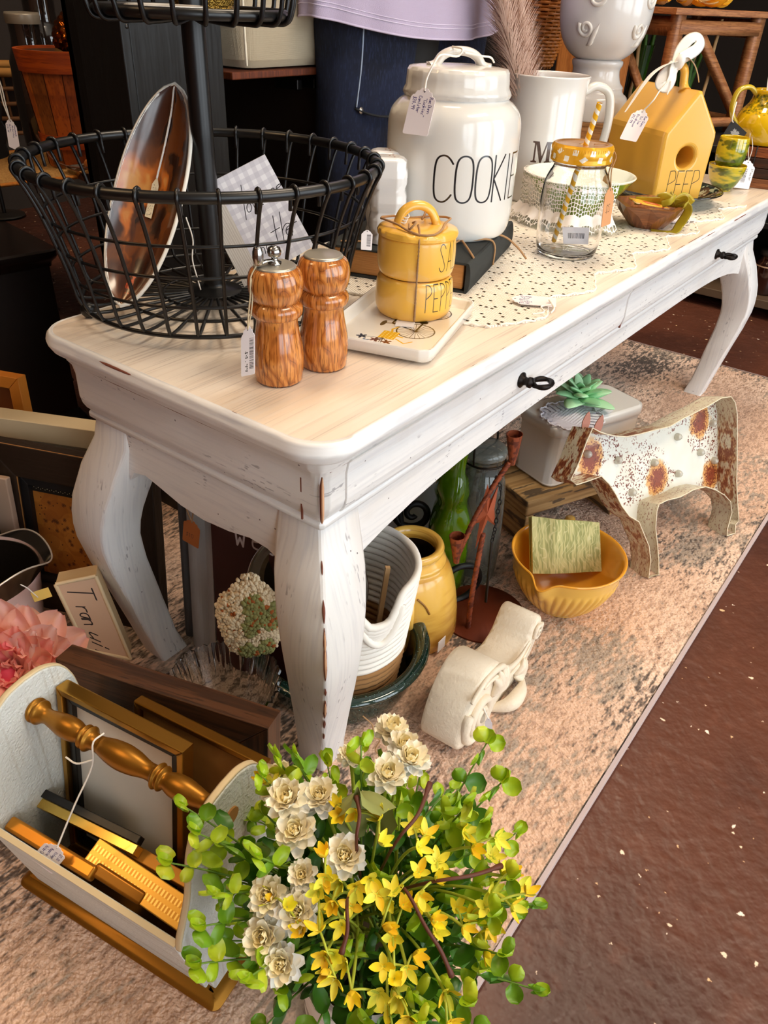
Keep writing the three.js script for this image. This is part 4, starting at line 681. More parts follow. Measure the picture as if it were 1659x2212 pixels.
// ================================================================ mason jar with straw
{
  const c = [0.6326, YR, -0.0856], t = thing('mason_jar', 'clear glass mason jar with yellow gingham lid on the lace runner', 'jar', c);
  const P = [[0, 0.0015], [0.034, 0.001], [0.0375, 0.0005], [0.0405, 0.003], [0.0425, 0.009], [0.045, 0.03], [0.0462, 0.055], [0.0458, 0.082], [0.0435, 0.098], [0.039, 0.109], [0.0355, 0.115], [0.0352, 0.119], [0.0375, 0.121], [0.0378, 0.1235], [0.0355, 0.126], [0.0352, 0.139]];
  const I = [[0.0338, 0.139], [0.0338, 0.117], [0.0373, 0.108], [0.0422, 0.0972], [0.0444, 0.0815], [0.0448, 0.055], [0.0436, 0.03], [0.0405, 0.009], [0.033, 0.005], [0, 0.0058]];
  part(t, 'glass', lathe([...spline(P, 3).map((p) => [p.x, p.y]), ...spline(I, 3).map((p) => [p.x, p.y])], 72), new THREE.MeshPhysicalMaterial({ color: 0xffffff, roughness: 0.015, transmission: 1, thickness: 0.002, ior: 1.45 }));
  const gm = canvasTex(1024, 128, (g, w, h) => { g.fillStyle = '#e7a81e'; g.fillRect(0, 0, w, h); g.fillStyle = '#f6f0e4'; for (let i = 0; i < 22; i++) { const x = i * w / 22; g.save(); g.translate(x + 12, i % 2 ? 42 : 88); g.rotate(i % 3 ? 0.12 : 0.785); g.fillRect(-14, -20, 28, 40); g.restore(); } });
  const lid = part(t, 'lid', lathe([[0.0395, 0.123], [0.0408, 0.124], [0.0408, 0.1275], [0.0402, 0.129], [0.0408, 0.131], [0.0408, 0.141], [0.04, 0.1435], [0.0382, 0.145]], 72, { unit: true, crease: 0.9 }), mat(0xffffff, 0.3, { map: gm, metalness: 0.25 }));
  part(lid, 'disc', lathe([[0.0382, 0.145], [0.036, 0.1452], [0.0345, 0.1438], [0.006, 0.1438], [0.0055, 0.142]], 60), mat(0xd9a46a, 0.25, { metalness: 0.75 }));
  const ridges = []; for (let i = 0; i < 72; i++) { const a = i / 72 * TAU; ridges.push(xf(new THREE.CylinderGeometry(0.0006, 0.0006, 0.004, 5), [0.0406 * Math.sin(a), 0.1395, 0.0406 * Math.cos(a)])); }
  part(lid, 'knurling', mg(ridges), mat(0xe7a81e, 0.35, { metalness: 0.3 })).userData.kind = 'stuff';
  const A0 = v3(0.65, YR + 0.0095, -0.1143), st = canvasTex(64, 256, (g, w, h) => { g.fillStyle = '#f7f2e6'; g.fillRect(0, 0, w, h); g.fillStyle = '#f2b70f'; for (let k = -2; k < 6; k++) { g.beginPath(); g.moveTo(0, k * 64); g.lineTo(w, k * 64 + 64); g.lineTo(w, k * 64 + 100); g.lineTo(0, k * 64 + 36); g.fill(); } }, true);
  const B = v3(0.6218, 0.669, -0.0682), Hh = v3(0.631, 0.6165, -0.0835), dir = B.clone().sub(A0), L = dir.length(); // straight straw through the lid hole
  const straw = loft([A0, B], 0.0036, 16, { cap: false }), uv = straw.attributes.uv; for (let i = 0; i < uv.count; i++) uv.setXY(i, uv.getX(i) / (TAU * 0.0036), uv.getY(i) / 0.05);
  const s = solo('paper_straw', 'yellow and white striped straw standing in the mason jar', 'straw', straw, mat(0xffffff, 0.6, { map: st, side: THREE.DoubleSide }));
  const q = [[0.6155, 0.5227, -0.0327], [0.6362, 0.5244, -0.0289], [0.6448, 0.5678, -0.0347], [0.6244, 0.5725, -0.0398]];
  priceTag('tan kraft price tag hanging on the mason jar', q, tagCanvas([], { bg: '#d79a68', draw: (g, w, h) => { g.save(); g.translate(w * 0.3, h * 0.45); stroke(g, '$5', 0, 0, 60, { pen: 5, ink: '#51402e' }); g.restore(); } }), [[hole(q), [0.647, 0.585, -0.049], [0.659, 0.6, -0.052], [0.668, 0.603, -0.066], [0.669, 0.6, -0.085]], [hole(q), [0.645, 0.59, -0.045], [0.656, 0.606, -0.047], [0.65, 0.6185, -0.06], [0.632, 0.6195, -0.07]]], { cordM: jute, cord: 0.0009 });
  solo('barcode_slip', 'white barcode slip lying inside the mason jar', 'paper', onQuad([[0.64, YR + 0.011, -0.094], [0.664, YR + 0.011, -0.066], [0.662, YR + 0.034, -0.068], [0.636, YR + 0.034, -0.098]], RECT, 0.0005), mat(0xffffff, 0.8, { map: canvasTex(128, 96, (g, w, h) => { g.fillStyle = '#f1eef2'; g.fillRect(0, 0, w, h); bars(g, 24, 34, 80, 30); }) }));
}

// ================================================================ mottled glass plate and birdhouse
{
  const c = [1.09, YR, -0.112], t = thing('mottled_glass_plate', 'round black and green mottled glass plate under the yellow birdhouse', 'plate', c);
  const mt = tex(256, 256, (u, v) => { const f = fbm(u * 22, v * 22, 3, 22, 22); return mixc([34, 44, 40], [170, 178, 150], step(0.52, 0.6, f)); }, 0.12);
  part(t, 'dish', lathe([[0, 0], [0.045, 0], [0.06, 0.003], [0.082, 0.014], [0.101, 0.024], [0.1, 0.0255], [0.08, 0.017], [0.058, 0.006], [0, 0.004]], 72, { smooth: 3 }), mat(0xffffff, 0.12, { map: mt, clearcoat: 1, clearcoatRoughness: 0.03 }));
  part(t, 'rim', ring(0.1005, 0.0018, 0.0247, 72, 8), mat(0x0c0d0c, 0.15, { clearcoat: 1 }));
}
function strokeGeo(text, h, r, wide = 0.75, gap = 0.9) { // single-line lettering as raised threads in the xy plane
  const s = h / 6, w = s * wide, out = []; let x = 0;
  for (const ch of text) { for (const st of GLYPH[ch].replace(/ /g, '').split('|')) { const p = []; for (let i = 0; i + 1 < st.length; i += 2) p.push([x + +st[i] * w, (6 - +st[i + 1]) * s, 0]); out.push(STRAIGHT.includes(ch) ? mg(p.slice(1).map((q, i) => rod(p[i], q, r, 5))) : curve(p, r, 4, 5)); } x += 4 * w + gap * w; }
  return mg(out);
}
{
  const yaw = 0.6, W = 0.1, L = 0.172, hw = 0.114, ha = 0.18, t = thing('ceramic_birdhouse', 'yellow ceramic birdhouse lettered PEEP with a round hole and loop handle', 'birdhouse', [1.108, YR + 0.0045, -0.148], -yaw);
  const s = shapeOf([[-W / 2, 0.002], [W / 2, 0.002], [W / 2 + 0.0035, hw - 0.004], [W / 2 + 0.002, hw + 0.004], [0.004, ha], [-0.004, ha], [-W / 2 - 0.002, hw + 0.004], [-W / 2 - 0.0035, hw - 0.004]]);
  const hp = new THREE.Path(); hp.absarc(0, 0.0775, 0.0175, 0, TAU, true); s.holes.push(hp);
  const g = ext(s, L - 0.014, 0.007, 4); xf(g, [0, 0, -L / 2 + 0.007]);
  part(t, 'body', g, yellowGlaze);
  part(t, 'dark_inside', xf(new THREE.CylinderGeometry(0.0172, 0.0172, 0.08, 32), [0, 0.0775, 0.0], [PI / 2, 0, 0]), mat(0x2a1408, 0.9), 'dark inside of the entrance hole');
  part(t, 'lettering', xf(strokeGeo('PEEP', 0.044, 0.0007, 0.44, 1.2), [-0.026, 0.012, L / 2 - 0.0002]), mat(0x1d1714, 0.4));
  part(t, 'handle', xf(curve([[0, ha - 0.004, -0.03], [0, ha + 0.006, -0.024], [0, ha + 0.026, -0.018], [0, ha + 0.033, -0.006], [0, ha + 0.033, 0.006], [0, ha + 0.026, 0.018], [0, ha + 0.006, 0.024], [0, ha - 0.004, 0.03]], (u) => 0.0068 + 0.004 * Math.pow(Math.abs(2 * u - 1), 8), 6, 14), [0, 0, 0.01]), yellowGlaze);
  const rb = thing('ribbon_bow', 'white satin ribbon bow tied on the yellow birdhouse handle', 'ribbon', [1.074, 0.697, -0.135]);
  const silk = mat(0xf2eee6, 0.35, { side: THREE.DoubleSide, sheen: 0.5 }), sh = (p) => p.map((q) => [q[0] - 1.074, q[1] - 0.697, q[2] + 0.135]);
  const rbn = (p, w, tp) => loft(spline(sh(p), 6), tp ? (u) => w * (1 - 0.8 * u) : w, 8, { flat: [1, 0.06], up: [0.55, 0.25, 0.78], lock: false });
  part(rb, 'tail', rbn([[1.074, 0.697, -0.135], [1.052, 0.692, -0.146], [1.029, 0.68, -0.156], [1.009, 0.662, -0.162], [0.993, 0.644, -0.166], [0.974, 0.624, -0.17]], 0.0105, true), silk);
  part(rb, 'loop', rbn([[1.074, 0.697, -0.135], [1.09, 0.716, -0.137], [1.103, 0.73, -0.131], [1.112, 0.733, -0.122], [1.112, 0.725, -0.115], [1.103, 0.715, -0.117], [1.092, 0.708, -0.124], [1.08, 0.701, -0.132]], 0.0095), silk);
  part(rb, 'loop', rbn([[1.074, 0.697, -0.135], [1.062, 0.687, -0.14], [1.048, 0.674, -0.145], [1.04, 0.664, -0.142], [1.047, 0.661, -0.133], [1.056, 0.673, -0.131], [1.063, 0.685, -0.134], [1.073, 0.695, -0.135]], 0.0095), silk);
  part(rb, 'tail', rbn([[1.076, 0.701, -0.135], [1.088, 0.705, -0.126], [1.096, 0.695, -0.113], [1.098, 0.682, -0.104], [1.099, 0.668, -0.098]], 0.008), silk);
  part(rb, 'knot', xf(new THREE.SphereGeometry(0.011, 16, 12), [0.001, -0.001, 0.004], [0.3, 0.4, 0.6], [1, 1.3, 0.8]), silk);
  const q = [[0.8837, 0.5955, -0.1355], [0.8895, 0.5934, -0.1093], [0.9133, 0.6346, -0.1025], [0.9085, 0.6394, -0.13]], k = (p) => { const f = 0.83; return p.map((v, i) => [-0.4291, 0.7757, 0.3769][i] + (v - [-0.4291, 0.7757, 0.3769][i]) * 1.085); };
  const Q = q.map(k);
  priceTag('white handwritten price tag hanging on the yellow birdhouse', Q, tagCanvas(['Rae Dunn', 'Yellow', 'Birdhouse', '$12.99'], { size: 25 }), [[hole(Q), [1.02, 0.642, -0.142], [1.036, 0.656, -0.14], [1.046, 0.668, -0.134], [1.06, 0.678, -0.132]], [[1.05, 0.67, -0.13], [1.047, 0.66, -0.128], [1.04, 0.65, -0.128]]], { cord: 0.0012 });
}

// ================================================================ faceted wooden bowl with a packet tied on
{
  const c = [0.884, YR, -0.062], t = thing('faceted_wooden_bowl', 'small star cut brown wooden bowl near the birdhouse', 'bowl', c, 0.35), pos = [], N = 10, R0 = 0.028, R1 = 0.064, R2 = 0.052, h = 0.036;
  const tri = []; const P = (r, k, y) => { const a = (k / N) * TAU; return [r * Math.cos(a), y, r * Math.sin(a)]; }, F = (a, b, d) => tri.push(...a, ...b, ...d);
  for (let k = 0; k < N; k++) { const o = (i) => ((i % 2) ? R2 : R1), a0 = P(R0, k, 0), a1 = P(R0, k + 1, 0), b0 = P(o(k), k, h), b1 = P(o(k + 1), k + 1, h), m = P((o(k) + o(k + 1)) * 0.43, k + 0.5, h * 0.62); F(a0, m, a1); F(a0, b0, m); F(b0, b1, m); F(m, b1, a1); const i0 = P(o(k) - 0.008, k, h), i1 = P(o(k + 1) - 0.008, k + 1, h), j = [0, 0.012, 0]; F(b0, i0, b1); F(i0, i1, b1); F(i0, j, i1); F([0, 0, 0], a0, a1); }
  const g = new THREE.BufferGeometry(); g.setAttribute('position', new THREE.Float32BufferAttribute(tri, 3)); g.computeVertexNormals();
  part(t, 'body', buv(g), mat(0xffffff, 0.3, { map: brownWoodT, clearcoat: 0.3, clearcoatRoughness: 0.2, side: THREE.DoubleSide }));
  const rib = mat(0xc9b62c, 0.4, { side: THREE.DoubleSide, transmission: 0.3, thickness: 0 });
  const p = thing('gold_ribbon', 'yellow organza ribbon tied round the small wooden bowl', 'ribbon', c);
  part(p, 'band', loft(spline([[-0.03, 0.0005, 0.02], [-0.012, 0.001, 0.05], [0.004, 0.01, 0.052], [0.008, 0.036, 0.058], [0.004, 0.04, 0.03], [-0.02, 0.039, -0.02]], 6), 0.008, 8, { flat: [1, 0.07], up: [0.9, 0.1, 0.3] }), rib);
  for (let k = 0; k < 5; k++) { const a = k * 1.25 + 0.4; part(p, 'bow', loft(spline([[0.004, 0.041, 0.035], [0.004 + 0.016 * Math.cos(a), 0.05, 0.035 + 0.016 * Math.sin(a)], [0.004 + 0.026 * Math.cos(a + 0.2), 0.046, 0.035 + 0.024 * Math.sin(a + 0.2)], [0.004 + 0.03 * Math.cos(a + 0.6), 0.041, 0.035 + 0.028 * Math.sin(a + 0.6)]], 5), 0.006, 6, { flat: [1, 0.08] }), rib); }
  solo('soap_packet', 'yellow paper packet with a red label tied on the wooden bowl', 'packet', xf(slab(0.06, 0.03, 0.003, [[0, 0], [0.0006, 0.0008], [0, 0.002]], { top: true }), [c[0] - 0.022, YR + 0.0375, c[2] + 0.004], [0.05, -0.75, -0.12]), mat(0xffffff, 0.4, { map: (() => { const m = canvasTex(128, 64, (x, w, h) => { x.fillStyle = '#e8b23a'; x.fillRect(0, 0, w, h); x.fillStyle = '#c8482a'; x.fillRect(44, 14, 54, 36); x.fillStyle = '#f3d9a0'; x.fillRect(50, 28, 40, 6); }); m.repeat.set(16, 32); m.offset.set(0.5, 0.5); m.wrapS = m.wrapT = THREE.RepeatWrapping; return m; })() }));
  solo('paper_tag_flat', 'white paper tag lying on the lace beside the wooden bowl', 'tag', xf(onQuad([[-0.03, 0, 0.012], [0.03, 0, 0.012], [0.03, 0, -0.012], [-0.03, 0, -0.012]], TAG.map(([a, b]) => [b, a]), 0.0006), [0.952, YR + 0.0045, -0.028], [0, -0.5, 0]), mat(0xe9e2e6, 0.8));
  solo('elastic_loop', 'white elastic cord looping from the wooden bowl to its tag', 'string', curve([[0.91, YR + 0.037, -0.045], [0.93, YR + 0.038, -0.04], [0.945, YR + 0.024, -0.022], [0.943, YR + 0.008, -0.012], [0.93, YR + 0.005, -0.01], [0.94, YR + 0.005, -0.018]], 0.0009, 6, 5), string_);
}
{ // tag lying on the runner
  const q = [[0.3757, YR + 0.004, -0.0312], [0.4023, YR + 0.004, 0.0145], [0.4279, YR + 0.005, 0.002], [0.4029, YR + 0.006, -0.043]];
  const Q = [q[1], q[2], q[3], q[0]];
  priceTag('white handwritten tag lying flat on the lace runner', Q, tagCanvas(['Vintage', 'Table', 'Runner', 'Crochet', '$25.00'], { size: 21 }), [[[0.41, YR + 0.006, 0.002], [0.395, YR + 0.008, 0.012], [0.385, YR + 0.006, 0.004], [0.372, YR + 0.005, 0.014], [0.36, YR + 0.004, 0.006]], [[0.41, YR + 0.006, 0.002], [0.4, YR + 0.01, 0.006], [0.39, YR + 0.006, 0.018], [0.378, YR + 0.004, 0.02]]], { cord: 0.0011 });
}

// ================================================================ urn on its riser, at the back of the table
{
  const riser = 0.112, c = [1.176, Y, -0.322];
  const b = thing('wooden_riser', 'small brown wooden block lifting the white urn behind the pitcher', 'riser', c, 0.3);
  part(b, 'block', bx(0.13, riser - 0.001, 0.11, 0.002, [0, riser / 2, 0]), mat(0xffffff, 0.6, { map: tanWoodT })); part(b, 'top_board', bx(0.136, 0.008, 0.116, 0.002, [0, riser - 0.004, 0]), mat(0xdddddd, 0.6, { map: tanWoodT }));
  const t = thing('white_urn', 'large white footed urn with raised scrolls behind the pitcher', 'urn', [c[0], Y + riser, c[2]]);
  part(t, 'foot', lathe([[0, 0], [0.066, 0], [0.068, 0.004], [0.0685, 0.03], [0.066, 0.04], [0.0575, 0.047], [0.0555, 0.052], [0.0558, 0.0565], [0.05, 0.063], [0.0455, 0.075], [0.0445, 0.086], [0.0475, 0.093], [0.048, 0.0985], [0.045, 0.1015], [0, 0.1015]], 72, { smooth: 3 }), glaze(0xdcd8d4));
  const bowl = part(t, 'bowl', lathe([[0.03, 0.1], [0.042, 0.102], [0.058, 0.112], [0.072, 0.13], [0.081, 0.155], [0.085, 0.185], [0.086, 0.22], [0.092, 0.25], [0.09, 0.252], [0.082, 0.22], [0.08, 0.185], [0.06, 0.13], [0, 0.115]], 80, { smooth: 4 }), glaze(0xdedbd8));
  const on = (a, y) => { const R = 0.0005 + (y < 0.13 ? lerp(0.058, 0.072, (y - 0.112) / 0.018) : y < 0.155 ? lerp(0.072, 0.081, (y - 0.13) / 0.025) : lerp(0.081, 0.085, clamp((y - 0.155) / 0.03))); return [R * Math.sin(a), y, R * Math.cos(a)]; };
  const scroll = (a0, y0, s, m) => { const p = []; for (let i = 0; i < 26; i++) { const th = i * 0.36, r = s * (1 - i / 34); p.push(on(a0 + m * (r * Math.cos(th + 2.6)) / 0.083, y0 + r * Math.sin(th + 2.6))); } return loft(p, (u) => 0.0042 * (1 - 0.5 * u), 8); };
  for (const a of [-0.25, -1.55, 1.0]) {
    part(bowl, 'scroll', scroll(a, 0.152, 0.014, 1), whiteGlaze); part(bowl, 'scroll', scroll(a + 0.18, 0.2, 0.015, -1), whiteGlaze);
    part(bowl, 'leaf_relief', mg([0, 1, 2].map((k) => curve([on(a + 0.02, 0.125), on(a + 0.13 + k * 0.03, 0.13 + k * 0.006), on(a + 0.2 + k * 0.05, 0.142 + k * 0.009)], (u) => 0.0045 * Math.sin(PI * clamp(u, 0.1, 0.95)), 5, 8))), whiteGlaze);
  }
}

// ================================================================ right end of the table: green cups, wooden blocks, yellow jug
{
  const greenT = tex(256, 256, (u, v) => { const f = fbm(u * 5, v * 4, 4, 5, 4), k = fbm(u * 12 + 4, v * 9, 3, 12, 9); let c = mixc([206, 186, 40], [98, 118, 34], step(0.35, 0.6, f)); return mixc(c, [52, 66, 20], step(0.55, 0.72, k) * 0.7); }, 1, 1);
  const gm = mat(0xffffff, 0.12, { map: greenT, clearcoat: 1, clearcoatRoughness: 0.03 }), lemon = glaze(0xd8b81a);
  const cup = (name, label, c, P, I) => { const t = thing(name, label, 'cup', c); part(t, 'outside', lathe(P, 56, { smooth: 3, unit: true }), gm); part(t, 'inside', lathe(I, 56, { smooth: 3 }), lemon, 'yellow inside'); };
  cup('green_bowl_small', 'low green and yellow streaked bowl under the green cup', [1.3, Y, -0.066], [[0, 0], [0.016, 0], [0.018, 0.003], [0.027, 0.016], [0.0335, 0.032], [0.036, 0.047]], [[0.036, 0.047], [0.0355, 0.0485], [0.0335, 0.046], [0.03, 0.03], [0.015, 0.012], [0, 0.01]]);
  cup('green_cup', 'green and yellow streaked cup stacked in the low bowl', [1.3, Y + 0.0475, -0.066], [[0, -0.006], [0.018, -0.006], [0.024, 0.0], [0.028, 0.012], [0.0292, 0.028], [0.0275, 0.049]], [[0.0275, 0.049], [0.0265, 0.0502], [0.0255, 0.048], [0.0265, 0.026], [0.016, 0.003], [0, 0]]);
  const qt = [[1.3263, 0.4754, -0.0525], [1.3509, 0.4725, -0.0265], [1.3705, 0.5194, -0.0303], [1.3475, 0.527, -0.0572]];
  // wooden coasters tied in a stack
  const y0 = Y, tones = [[0xffffff, brownWoodT], [0xb98a70, darkWoodT], [0xc79a80, darkWoodT], [0xffe0c8, brownWoodT]];
  for (let k = 0; k < 4; k++) { const t = thing('wooden_block', ['lowest dark wooden board of the tied stack under the yellow jug', 'second dark wooden board from the bottom of the tied stack', 'third wooden board from the bottom of the tied stack', 'topmost reddish wooden board right under the yellow jug'][k], 'board', [1.425, y0 + k * 0.0188, -0.055], 0.15, 'stack of wooden boards'); part(t, 'board', bx(0.105, 0.018, 0.105, 0.002, [0, 0.009, 0]), mat(tones[k][0], 0.45, { map: tones[k][1] })); }
  const top = y0 + 4 * 0.0188;
  const tie = thing('black_twine', 'thin black cord tied round the stack of wooden boards', 'cord', [1.425, y0, -0.055], 0.15);
  part(tie, 'strand', loft([[-0.0545, 0.001, 0.01], [-0.0545, 0.0765, 0.01], [0.0, 0.0768, 0.01]], 0.0011, 5), blackMetal); part(tie, 'strand', loft([[0.01, 0.001, 0.0545], [0.01, 0.0765, 0.0545], [0.01, 0.0768, 0]], 0.0011, 5), blackMetal);
  const jc = [1.425, top + 0.001, -0.045], t = thing('yellow_jug', 'glossy yellow and green glazed jug holding white napkins', 'jug', jc);
  const jugT = canvasTex(512, 256, (c, w, h) => { c.fillStyle = '#e8bd14'; c.fillRect(0, 0, w, h); for (let i = 0; i < 900; i++) { const y = 20 + Math.pow(rnd(), 1.2) * 88; c.fillStyle = pick(['rgba(60,70,24,0.35)', 'rgba(96,104,30,0.35)', 'rgba(34,40,18,0.3)']); c.beginPath(); c.arc(rnd() * w, y, 3 + rnd() * 7 * (1 - y / 130), 0, 7); c.fill(); } });
  part(t, 'body', lathe([[0, 0], [0.042, 0], [0.046, 0.003], [0.057, 0.02], [0.0605, 0.038], [0.056, 0.056], [0.044, 0.071], [0.0395, 0.084], [0.041, 0.096], [0.0395, 0.0975], [0.0375, 0.095], [0.036, 0.082], [0.05, 0.05], [0, 0.01]], 64, { smooth: 3, start: PI, unit: true }), mat(0xffffff, 0.1, { map: jugT, clearcoat: 1, clearcoatRoughness: 0.02 }));
  part(t, 'handle', xf(curve([[0.036, 0.088, 0], [0.054, 0.1, 0], [0.074, 0.094, 0], [0.08, 0.07, 0], [0.075, 0.05, 0], [0.058, 0.03, 0]], 0.0068, 6, 12, { flat: [0.7, 1.1] }), [0, 0, 0], [0, 2.25, 0]), mat(0xc9b12a, 0.1, { clearcoat: 1 }));
  for (const [dx, dz, a, h, lab] of [[-0.012, 0.004, 0.1, 0.075, 'front folded white napkin with scalloped edge in the yellow jug'], [0.012, 0.006, -0.35, 0.085, 'rear folded white napkin standing in the yellow jug']]) {
    const n = thing('cloth_napkin', lab, 'napkin', [jc[0] + dx, jc[1] + 0.07, jc[2] + dz], -0.9 + a, 'napkins in the yellow jug');
    part(n, 'cloth', thick(20, 12, (u, v) => { const w = lerp(0.018, 0.046, v); return [(u * 2 - 1) * w + 0.012 * v, v * h + 0.002 * Math.sin(u * 30) * v, 0.008 * Math.sin(u * 7 + a * 5) * (0.4 + v)]; }, 0.0012), mat(0xf4f1f4, 0.95, { side: THREE.DoubleSide }));
  }
  priceTag('white barcode tag leaning on the tied wooden boards', qt, tagCanvas([], { bg: '#f3f1f5', draw: (c, w, h) => { bars(c, w * 0.35, h * 0.3, w * 0.26, h * 0.5, { along: 'y' }); c.save(); c.translate(w * 0.92, h * 0.26); c.rotate(PI / 2); stroke(c, '3 Piece Set', 0, 0, 22, { pen: 3, ink: '#222', wide: 0.6 }); c.restore(); } }), [[hole(qt), [1.362, 0.54, -0.05], [1.366, 0.56, -0.055], [1.372, 0.58, -0.06]], [hole(qt), [1.366, 0.545, -0.045], [1.37, 0.562, -0.052], [1.374, 0.58, -0.06]]]);
  // dark square tag with a leaf emblem
  const C0 = [-0.4291, 0.7757, 0.3769], sc = (p) => p.map((v, i) => C0[i] + (v - C0[i]) * 1.085), Q = [[1.1888, 0.5843, -0.0603], [1.2057, 0.569, -0.0332], [1.2227, 0.5873, -0.0284], [1.2086, 0.6076, -0.0561]].map(sc);
  const leafMap = canvasTex(256, 256, (c, w, h) => { c.fillStyle = '#141416'; c.fillRect(0, 0, w, h); c.save(); c.translate(w / 2, h * 0.5); c.rotate(-0.7); c.fillStyle = '#8d8b88'; c.beginPath(); const L = [[0, -86], [14, -58], [34, -66], [28, -22], [52, -44], [58, -30], [84, -34], [74, -8], [86, 2], [44, 32], [48, 48], [8, 42], [4, 80], [-4, 80], [-8, 42], [-48, 48], [-44, 32], [-86, 2], [-74, -8], [-84, -34], [-58, -30], [-52, -44], [-28, -22], [-34, -66], [-14, -58]]; L.forEach((p, i) => (i ? c.lineTo(p[0] * 0.8, p[1] * 0.8) : c.moveTo(p[0] * 0.8, p[1] * 0.8))); c.fill(); c.restore(); });
  const bt = priceTag('black square tag with a grey leaf emblem hanging on the yellow jug', Q, leafMap, [[Q[3].map((v, i) => v + [0.004, -0.006, 0.002][i]), [1.315, 0.598, -0.085], [1.333, 0.625, -0.09]]], { shape: RECT, cord: 0.0013 });
}

// ================================================================ behind the table: dark dresser and what stands on it
{
  const th = 0.1566, t = thing('dark_dresser', 'very dark brown wooden dresser with brass pulls at the left', 'dresser', [0.346, 0, -0.96], PI / 2 - th); // local x runs away along the front (-z), local z towards -x? the front looks to -x
  // local frame: u along the front, w into the body
  const put = (name, w, h, d, u, y, z, m, r = 0.004) => part(t, name, xf(new RoundedBoxGeometry(w, h, d, 2, r), [u, y, z]), m);
  const Wd = 1.0, T = 0.367;
  part(t, 'carcass', xf(new RoundedBoxGeometry(Wd, T - 0.05, 0.5, 2, 0.004), [Wd / 2, 0.03 + (T - 0.05) / 2, -0.25]), espresso);
  part(t, 'top', xf(slab(Wd, 0.5, 0.004, [[-0.002, T - 0.034], [0.004, T - 0.032], [0.006, T - 0.024], [0.014, T - 0.018], [0.018, T - 0.012], [0.018, T - 0.003], [0.014, T]], { top: true }), [Wd / 2, 0, -0.25]), espresso);
  part(t, 'plinth', xf(slab(Wd, 0.5, 0.004, [[0.02, 0.0], [0.02, 0.022], [0.014, 0.03], [0.008, 0.034], [0.004, 0.044], [-0.002, 0.048]], { top: true }), [Wd / 2, 0, -0.25]), espresso);
  for (let k = 0; k < 2; k++) for (let j = 0; j < 2; j++) {
    const y0 = j ? 0.205 : 0.056, h = j ? 0.118 : 0.14, u0 = 0.035 + k * 0.48, dw = 0.45;
    const dr = part(t, 'drawer', xf(slab(dw - 0.02, h - 0.02, 0.002, [[0.01, 0], [0.01, 0.01], [0.004, 0.014], [-0.014, 0.014], [-0.018, 0.019], [-0.022, 0.019]], { top: true }), [u0 + dw / 2, y0 + h / 2, 0], [PI / 2, 0, 0]), espresso);
    for (const s of [0.3, 0.7]) {
      const px = u0 + dw * s, py = y0 + h / 2;
      const sh = shapeOf([[-0.03, 0.0], [-0.022, 0.012], [-0.012, 0.009], [0, 0.016], [0.012, 0.009], [0.022, 0.012], [0.03, 0], [0.02, -0.012], [0.008, -0.01], [0, -0.018], [-0.008, -0.01], [-0.02, -0.012]], 3);
      part(dr, 'pull', mg(xf(ext(sh, 0.002, 0.001), [px, py, 0.019]), curve([[px - 0.022, py, 0.022], [px - 0.02, py - 0.014, 0.036], [px, py - 0.022, 0.04], [px + 0.02, py - 0.014, 0.036], [px + 0.022, py, 0.022]], 0.003, 6, 8)), brass, 'aged brass bail pull');
    }
  }
}
